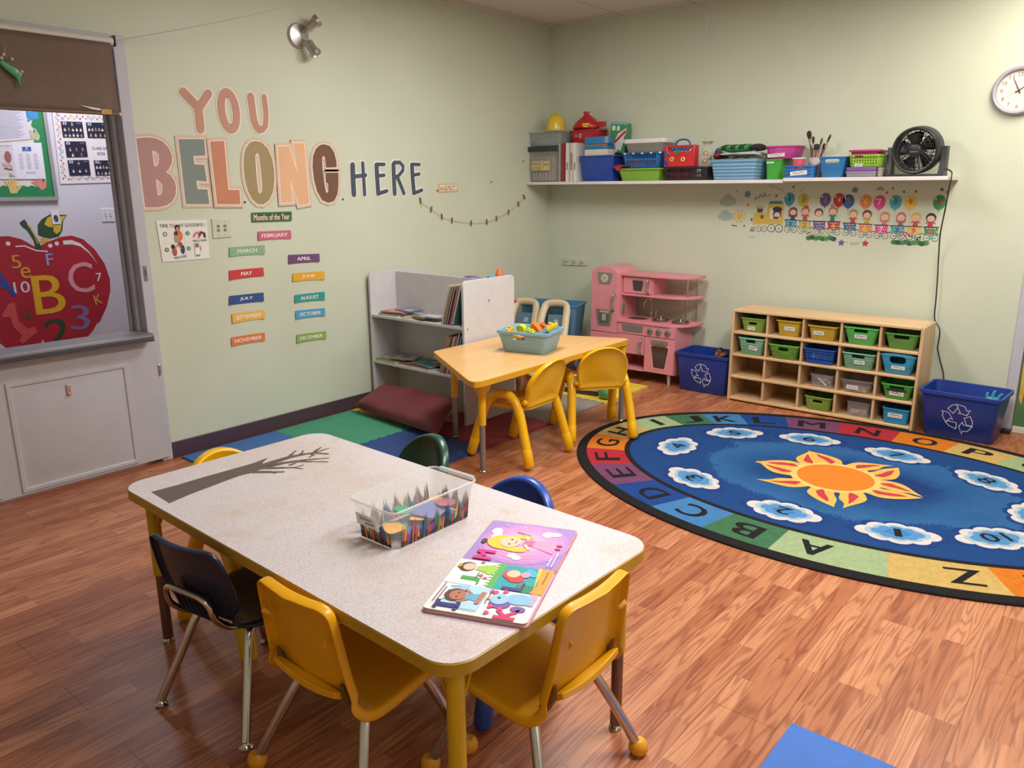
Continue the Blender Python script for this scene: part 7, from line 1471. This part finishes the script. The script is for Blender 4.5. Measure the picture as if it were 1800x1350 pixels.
def pencils(L_, half, axis, sgn, seed):
    rnd = random.Random(seed); sl = (WT - WBt) / 2 / HB
    def fr(u, v, k):
        d = half + v * sl + (.0012 + k); return V((u, sgn * d, v)) if axis == 0 else V((sgn * d, u, v))
    b = MB(fr=fr); n = int(L_ / .0036); base = rnd.random() * 4
    for i in range(n):
        u = -L_ / 2 + L_ * (i + .5) / n; w = L_ / n * .62; h = .030 + .022 * (sin(i * .55 + base) + 1) * rnd.uniform(.6, 1.1) + rnd.uniform(0, .012)
        hx = PAL[int((i * .5 + rnd.uniform(0, 2.4))) % len(PAL)]; b.m(ink(hx))
        b.flat([(u - w, .002), (u + w, .002), (u + w, h * .62), (u, h), (u - w, h * .62)], 1 + .5 * (i % 3))
        if rnd.random() < .6: b.flat([(u - w, .002), (u + w, .002), (u + w, h * .33), (u - w, h * .28)], 3, ink(rnd.choice(['#23283E', '#2E2A34', '#5A2E34'])))
    return b
for L_, hf, ax, sg, sd in ((WBt - .03, DBt / 2, 0, -1, 1), (WBt - .03, DBt / 2, 0, 1, 2), (DBt - .03, WBt / 2, 1, 1, 3), (DBt - .03, WBt / 2, 1, -1, 4)): obj('pencil_print', pencils(L_, hf, ax, sg, sd), t, smooth=0)
sl = (DT - DBt) / 2 / HB; fr = lambda u, v, k: V((u, -DBt / 2 - v * sl - .0045 - k, v)); k = MB(mat('#E0DCD8', rough=.6), fr); k.prism(rect(-.066, .042, .016, .077), 0, .001); k.text('Stickers', -.026, .065, .05, .011, wz=.0014, m=ink('#2A2628'), bold=.05); k.stroke([(-.03 + .004 * i, .0525 + .0022 * ((i * 7) % 3 - 1)) for i in range(10)], .0012, 4); obj('name_sticker', k, t, smooth=0)
for i, (lb, hx, x, y, z, a, s_) in enumerate([('slate blue paper at the bottom of the pencil box', '#6670A4', .0, .0, .010, .1, (.125, .25)), ('green paper cutting at the near end of the pencil box', '#4FA583', -.01, -.085, .020, .5, (.09, .08)), ('orange yellow sticker sheet near the box label', '#EFB04C', .01, -.095, .030, -.4, (.085, .06)), ('orange yellow sticker sheet in the middle of the box', '#F0B65C', .02, .01, .026, .8, (.09, .045)), ('blue paper cutting standing higher in the pencil box', '#6E78B0', .0, .05, .034, .2, (.11, .12)), ('pinkish red round sticker at the far end of the box', '#B9536E', .02, .10, .042, .0, (.06, .05)), ('green cutting on top of the blue paper in the box', '#45A07C', -.02, -.03, .052, -.3, (.07, .05)), ('amber sticker sheet at the far left inside the box', '#E8A548', -.035, .10, .030, .3, (.05, .08))]):
    p = roundpoly([(-s_[0] / 2, -s_[1] / 2), (s_[0] / 2, -s_[1] * .4), (s_[0] * .42, s_[1] / 2), (-s_[0] * .3, s_[1] * .4)], .015) if i != 5 else circ(0, 0, .032, .026, n=20)
    m = MB(mat(hx, rough=.6, var=.12, scale=30)); m.prism(rot2(p, a), 0, .0015); o = obj('paper_sticker', m, loc=(2.693 + x, -4.178 + y, TH + z), rot=((.05 * (i % 3 - 1), .06 * ((i + 1) % 3 - 1), 0) if i else (0, 0, 0)), smooth=0); tag(o, lb, 'sticker', 'paper in the pencil box')

# ---------------------------------------------------------------- open board book
t = thing('board_book', 'open picture alphabet board book with a pink page, on the big table corner', 'book', (3.0605, -4.218, TH + .0008)); B0 = V((3.0605, -4.218, 0))
PA, PU, PV = V((3.043, -4.492, 0)) - B0, V((.9245, .381, 0)), V((-.381, .9245, 0)); PW, PHt = .500, .245
def bf(z): return lambda s_, t_, w: PA + PV * s_ + PU * (PHt - t_) + V((0, 0, z + w))
obj('cover', MB(mat('#C9789A', rough=.35)).prism(rrect(-.003, -.003, PW + .003, PHt + .003, .014), 0, .0025, fr=bf(0)), t, smooth=0)
for i, (s0, s1, hx, z1) in enumerate([(0, PW * .5 - .001, '#E6E2DE', .0105), (PW * .5 + .001, PW, '#E3D27E', .0085)]):
    b = MB(mat(hx, rough=.6), bf(0))
    for k in range(4): z0 = .0026 + (z1 - .0026) * k / 4; b.m(mat([hx, '#C98AA0', '#E0C060', '#7FB4C8'][k], rough=.6)).prism(rrect(s0 + .001 * k, .001 * k, s1 - .0005 * k, PHt - .001 * k, .012), z0 + .0001, z0 + (z1 - .0026) / 4)
    obj('page_block', b, t, smooth=0)
G1 = MB(fr=bf(.0106)); a, e, h = 0, PW * .25, PW * .5 - .002; mt = PHt * .5; hi = PHt
G1.flat(rrect(0, 0, h, hi, .012), 0, ink('#EDE9E8'))
# I tile (top left), K (bottom left), J (top right), L (bottom right)
G1.flat(rect(.014, mt, e, hi - .028), 1, ink('#9CCBE4')); G1.flat(rect(.02, mt + .002, e, mt + .05), 2, ink('#B4DAEC'))
for i in range(5): G1.flat([(.03 + i * .02, hi - .028), (.04 + i * .02, hi - .028), (.035 + i * .02, hi - .06)], 3, ink('#E2F0F4'))
G1.text('I', .024, mt + .068, .013, .052, layer=5, m=ink('#2E3270'), bold=.12)
for y in (mt + .092, mt + .044): G1.flat(rect(.006, y, .042, y + .010), 5)
G1.flat(circ(.072, mt + .070, .028, .026), 4, ink('#5E3A30')); G1.flat(circ(.072, mt + .064, .022, .02), 5, ink('#B9765A')); G1.flat([(.055, mt + .012), (.09, mt + .012), (.082, mt + .045), (.062, mt + .045)], 4, ink('#58AEDC')); G1.stroke([(.06, mt + .035), (.046, mt + .055)], .004, 4, ink('#B9765A')); G1.stroke([(.085, mt + .035), (.10, mt + .052)], .004, 4); G1.stroke([(.05, mt + .01), (.095, mt + .008)], .006, 5)
for s_ in (-1, 1): G1.flat(circ(.072 + s_ * .009, mt + .064, .0025, n=8), 6, ink('#2A2024'))
G1.flat(rect(e, mt, h, hi), 1, ink('#F3EFEA')); G1.text('J', e + .022, hi - .06, .030, .05, layer=4, m=ink('#49A552'), bold=.14)
G1.flat(rect(e, mt, h, mt + .014), 3, ink('#5EB04E'))
for i in range(9): G1.flat([(e + .004 + i * .0135, mt + .012), (e + .012 + i * .0135, mt + .012), (e + .008 + i * .0135, mt + .026)], 3)
G1.flat(circ(e + .085, hi - .032, .024, .021), 4, ink('#4A302E')); G1.flat(circ(e + .085, hi - .037, .018, .016), 5, ink('#E6BFA2')); G1.flat([(e + .06, mt + .025), (e + .112, mt + .025), (e + .094, hi - .056), (e + .076, hi - .056)], 4, ink('#A2CE52')); G1.flat(circ(e + .085, mt + .028, .026, .012), 4); G1.flat(circ(e + .085, hi - .012, .010, .006), 6, ink('#C9A04A'))
for x, y in ((e + .05, mt + .045), (e + .115, mt + .06), (e + .04, mt + .03)): G1.flat(circ(x, y, .006, n=8), 4, ink('#D4557E'))
G1.text('K', .026, .055, .044, .05, layer=4, m=ink('#DB2F6E'), bold=.16)
G1.flat(circ(.092, .045, .024, .03), 3, ink('#8EC0E2')); G1.flat(circ(.082, .088, .024, .022), 4, ink('#9CCBE8')); G1.flat(circ(.062, .082, .020, .026), 3, ink('#7E5AA6')); G1.flat(circ(.05, .035, .012, .018), 4, ink('#7E5AA6')); G1.flat([(.074, .106), (.084, .108), (.072, .122)], 5, ink('#DDB25A')); G1.flat(circ(.086, .09, .004, n=8), 6, ink('#2A2438'))
G1.flat(rect(.072, .006, .08, .03), 3, ink('#8EC0E2')); G1.flat(rect(.10, .006, .108, .03), 3); G1.flat(circ(.10, .016, .03, .012), 2, ink('#EDA8C4'))
for x, y in ((.108, .105), (.118, .085), (.045, .1), (.04, .075), (.11, .115), (.018, .1)): G1.flat(circ(x - .003, y, .005, n=8), 5, ink('#DB4A80')); G1.flat(circ(x + .003, y, .005, n=8), 5); G1.flat([(x - .008, y), (x + .008, y), (x, y - .010)], 5)
G1.flat(rect(e, 0.012, h, mt), 1, ink('#2FA3AC')); G1.flat(rect(e, 0.012, e + .035, .07), 2, ink('#2F8A5E')); G1.flat([(e, 0.0), (h, 0.0), (h, .036), (e + .09, .03), (e + .04, .022), (e, .03)], 3, ink('#EFA03A')); G1.flat([(e + .02, .026), (h, .040), (h, .03), (e, .024)], 4, ink('#F2C84A'))
G1.text('L', e + .022, .075, .036, .05, layer=5, m=ink('#4A3A86'), bold=.14)
G1.flat(circ(e + .075, .095, .024, .022), 4, ink('#D9433E')); G1.flat(circ(e + .056, .08, .016, .022), 4); G1.flat(circ(e + .080, .092, .018, .017), 5, ink('#EBC4A8')); G1.flat(circ(e + .082, .062, .014, .012), 5, ink('#EDA0B8')); G1.flat(circ(e + .095, .05, .022, .012, .6), 4, ink('#45B4DC'))
for x, y, w in ((.03, hi - .012, .09), (.032, hi - .020, .07), (e + .032, mt + .052, .03), (e + .034, mt + .04, .022), (.055, mt - .008, .06), (e + .05, .012, .06)): G1.flat(rect(x, y - .0012, x + w, y + .0012), 6, ink('#6A5468'))
obj('page_print', G1, t, smooth=0, label='page with four small picture squares')
G2 = MB(fr=bf(.0086)); s0, s1 = PW * .5 + .002, PW; w = s1 - s0; cx, cy = s0 + w * .52, PHt * .48
G2.flat(rrect(s0, 0, s1, PHt, .012), 0, ink('#A587C8'))
for k, (f, hx) in enumerate(((.49, '#B88CCB'), (.44, '#CC90CC'), (.38, '#DD94CC'), (.31, '#E89CCE'), (.23, '#F0ACD4'))): G2.flat(circ(cx, cy, w * f, PHt * f, n=40), 1 + .5 * k, ink(hx))
for x, y, rx, ry in ((.60, .82, .12, .05), (.72, .85, .08, .06), (.5, .80, .07, .04), (.78, .28, .07, .06), (.80, .20, .05, .07), (.2, .52, .05, .05), (.16, .46, .05, .05)): G2.flat(circ(s0 + w * x, PHt * y, w * rx, PHt * ry), 4, ink('#F4EEF2'))
G2.flat([(cx - .045, .03), (cx + .038, .03), (cx + .014, .095), (cx - .016, .095)], 5, ink('#EE9CC4')); G2.flat([(cx - .016, .09), (cx + .014, .09), (cx + .016, .118), (cx - .016, .118)], 6, ink('#E56CA4'))
G2.flat(circ(cx - .012, .170, .042, .044), 6, ink('#EBC53F')); G2.flat(circ(cx - .046, .13, .014, .032), 6); G2.flat(circ(cx + .03, .13, .012, .03), 6); G2.flat(circ(cx - .008, .152, .032, .028), 7.4, ink('#F0C8AA'))
for d in (-1, 1): G2.flat(circ(cx - .008 + d * .014, .152, .0034, .0042, n=8), 8.4, ink('#3A2830')); G2.stroke([(cx + d * .016, .11), (cx + d * .038, .095 if d < 0 else .12)], .005, 7, ink('#F0C8AA'))
G2.stroke([(cx - .018, .139), (cx - .008, .136), (cx + .002, .139)], .0012, 8.4, ink('#C0506A')); G2.stroke([(cx + .04, .11), (cx + .055, .15)], .0016, 8, ink('#4A3440')); G2.flat(circ(cx - .02, .222, .014, .008), 7, ink('#4A3A44'))
for d in (-1, 1): G2.flat(circ(cx + d * .01 - .004, .022, .005, .008, n=10), 6, ink('#C23A74'))
rnd = random.Random(4)
for i in range(26): x, y, r = s0 + w * rnd.uniform(.05, .95), PHt * rnd.uniform(.06, .94), rnd.uniform(.0012, .0045); G2.flat([(x + (r if k % 2 == 0 else r * .3) * cos(pi * k / 4), y + (r if k % 2 == 0 else r * .3) * sin(pi * k / 4)) for k in range(8)], 9, ink('#F2E6F2'))
G2.text('M', s0 + .032, PHt - .05, .046, .05, layer=9, m=ink('#E02F84'), bold=.16)
for y, w_ in ((.024, .05), (.014, .08)): G2.flat(rect(s0 + .012, y - .0014, s0 + .012 + w_, y + .0014), 9, ink('#F2E6F2'))
obj('page_print', G2, t, smooth=0, label='pink and purple page with a girl in a pink dress')

# ---------------------------------------------------------------- school chairs at the big table
def shell_obj(t, Mt, prof, name='shell', bow=.8, skirt=.028):
    """seat and back in one curved piece: rows of (y, z, half width), turned back at the rim"""
    rows = []; NX = 14
    C = curve_pts([V((p[0], p[1], p[2])) for p in prof], 4); n = len(C); b = MB(Mt); G = []
    for i, c in enumerate(C):
        a, d = C[max(i - 1, 0)], C[min(i + 1, n - 1)]; tg = V((0, d.x - a.x, d.y - a.y)).normalized(); nm = V((0, tg.z, -tg.y))   # front side
        if nm.y < 0 and abs(nm.y) > abs(nm.z): nm = -nm
        if nm.z < 0 and abs(nm.z) >= abs(nm.y): nm = -nm
        G.append([(V((c.z * x, c.x, c.y)) + nm * (bow * (c.z * x) ** 2 * (1.0 if c.y > .34 else .35)), nm) for x in [-1 + 2 * j / NX for j in range(NX + 1)]])
    vv = [[b.v(p) for p, _ in r] for r in G]
    for i in range(n - 1):
        for j in range(NX): b.f([vv[i][j], vv[i][j + 1], vv[i + 1][j + 1], vv[i + 1][j]])
    per = [(0, j) for j in range(NX + 1)] + [(i, NX) for i in range(1, n)] + [(n - 1, j) for j in range(NX - 1, -1, -1)] + [(i, 0) for i in range(n - 2, 0, -1)]
    ctr = [sum((G[i][j][0] for j in (0, NX)), V()) / 2 for i in range(n)]; s1, s2 = [], []
    for i, j in per:
        p, nm = G[i][j]; out = (p - ctr[i]); out = out.normalized() if out.length > 1e-4 else V()
        s1.append(b.v(p - nm * .006 + out * .004)); s2.append(b.v(p - nm * skirt + out * .005))
    k = len(per)
    for q in range(k):
        (i, j), (i2, j2) = per[q], per[(q + 1) % k]
        b.f([vv[i][j], vv[i2][j2], s1[(q + 1) % k], s1[q]]); b.f([s1[q], s1[(q + 1) % k], s2[(q + 1) % k], s2[q]])
    o = obj(name, b, t, solid=.0035, sub=1, smooth=180); return o
YP = [(.172, .280, .13), (.170, .296, .152), (.155, .307, .166), (.10, .308, .172), (.02, .298, .172), (-.06, .288, .172), (-.11, .290, .170), (-.141, .312, .163), (-.156, .36, .152), (-.166, .43, .144), (-.175, .50, .138), (-.182, .556, .132), (-.185, .576, .120), (-.186, .583, .100)]
def legs(t, M_, tube_r, ball=None, dz=0.0, k=1.0):
    for s_ in (-k, k):
        P = curve_pts([V((s_ * .208, -.198, .02)), V((s_ * .165, -.145, .15)), V((s_ * .125, -.095, .255 + dz)), V((s_ * .112, -.06, .268 + dz)), V((s_ * .11, .0, .272 + dz)), V((s_ * .112, .06, .272 + dz)), V((s_ * .125, .10, .255 + dz)), V((s_ * .16, .145, .15)), V((s_ * .195, .195, .02))], 5)
        o = obj('leg_frame', MB(M_).tube(P, tube_r, 14), t)
        for q in (P[0], P[-1]):
            if ball: obj('ball_glide', MB(plas(ball, .4)).lathe([(.010, .0), (.020, .004), (.0265, .016), (.0265, .026), (.022, .038), (.0145, .044), (.0, .044)], MX.Translation((q.x, q.y, 0)), n=22), o)
            else: obj('glide', MB(chrome()).lathe([(0, 0), (.018, .0), (.0195, .006), (.011, .013), (.008, .02), (0, .02)], MX.Translation((q.x, q.y, 0)), n=20), o)
    obj('cross_tube', MB(M_).tube(curve_pts([V((-.11 * k, .05, .272 + dz)), V((0, .05, .268 + dz)), V((.11 * k, .05, .272 + dz))], 4), tube_r * .9, 10), t)
def yellow_chair(lb, loc, rz):
    YC = plas('#E5A60E', .32); t = thing('school_chair', lb, 'chair', loc, rz, 'shell chairs at the big table')
    o = shell_obj(t, YC, YP)
    rb = MB(YC)   # ridge and dark painted cutouts on the rear of the back
    rb.loft([[V((x, y, z)) for y, z in ((-.150, .325), (-.180, .325 + .02 * x * x / .0144), (-.178, .342 + .02 * x * x / .0144), (-.155, .348))] for x in [-.12 + .24 * i / 10 for i in range(11)]]); obj('rear_ridge', rb, t, bev=.002)
    for s_ in (-1, 1):
        obj('cutout_shade', MB(mat('#6E4E1E', rough=.5)).tube([V((s_ * .124, -.160, .375)), V((s_ * .124, -.152, .340)), V((s_ * .120, -.132, .305)), V((s_ * .118, -.11, .280))], [.005, .010, .012, .012], 12), t)  # dark brown solid standing in for the shaded hole in the back
        obj('gusset', MB(YC).loft([[V((s_ * .118, y, z)) for y, z in ((-.193, .505), (-.203, .497), (-.190, .478))], [V((s_ * .100, y, z)) for y, z in ((-.187, .492), (-.190, .488), (-.186, .482))]]), t)
    legs(t, chrome(), .0135, '#DE9A14'); return t
yellow_chair('yellow shell chair in the middle of the near side of the big table', (2.755, -4.448, 0), radians(1))
yellow_chair('yellow shell chair at the right end of the big table', (3.112, -4.170, 0), radians(90))
t = thing('school_chair', 'navy blue shell chair at the near left of the big table', 'chair', (2.252, -4.464, 0), radians(9), 'shell chairs at the big table'); NVY = plas('#1E2740', .3)
NP = [(.175, .288, .11), (.172, .302, .130), (.155, .314, .146), (.09, .316, .152), (.0, .308, .150), (-.07, .306, .136), (-.118, .318, .116), (-.148, .348, .110), (-.165, .385, .142), (-.178, .43, .152), (-.192, .49, .148), (-.202, .54, .138), (-.206, .562, .126), (-.208, .570, .106)]
shell_obj(t, NVY, NP, skirt=.014, bow=1.1)
for i in range(7): x = -.072 + i * .024; obj('rib', MB(NVY).tube(curve_pts([V((x, -.115, .300)), V((x, -.158, .335)), V((x, -.178, .385)), V((x, -.190, .425))], 3), .006, 8), t)
obj('back_hoop', MB(chrome()).tube(curve_pts([V((-.085, -.08, .292)), V((-.09, -.14, .315)), V((-.094, -.186, .36)), V((-.09, -.199, .405)), V((-.065, -.206, .428)), V((0, -.208, .432)), V((.065, -.206, .428)), V((.09, -.199, .405)), V((.094, -.186, .36)), V((.09, -.14, .315)), V((.085, -.08, .292))], 5), .0085, 12), t)
legs(t, chrome(), .0130, None, .018, .88)
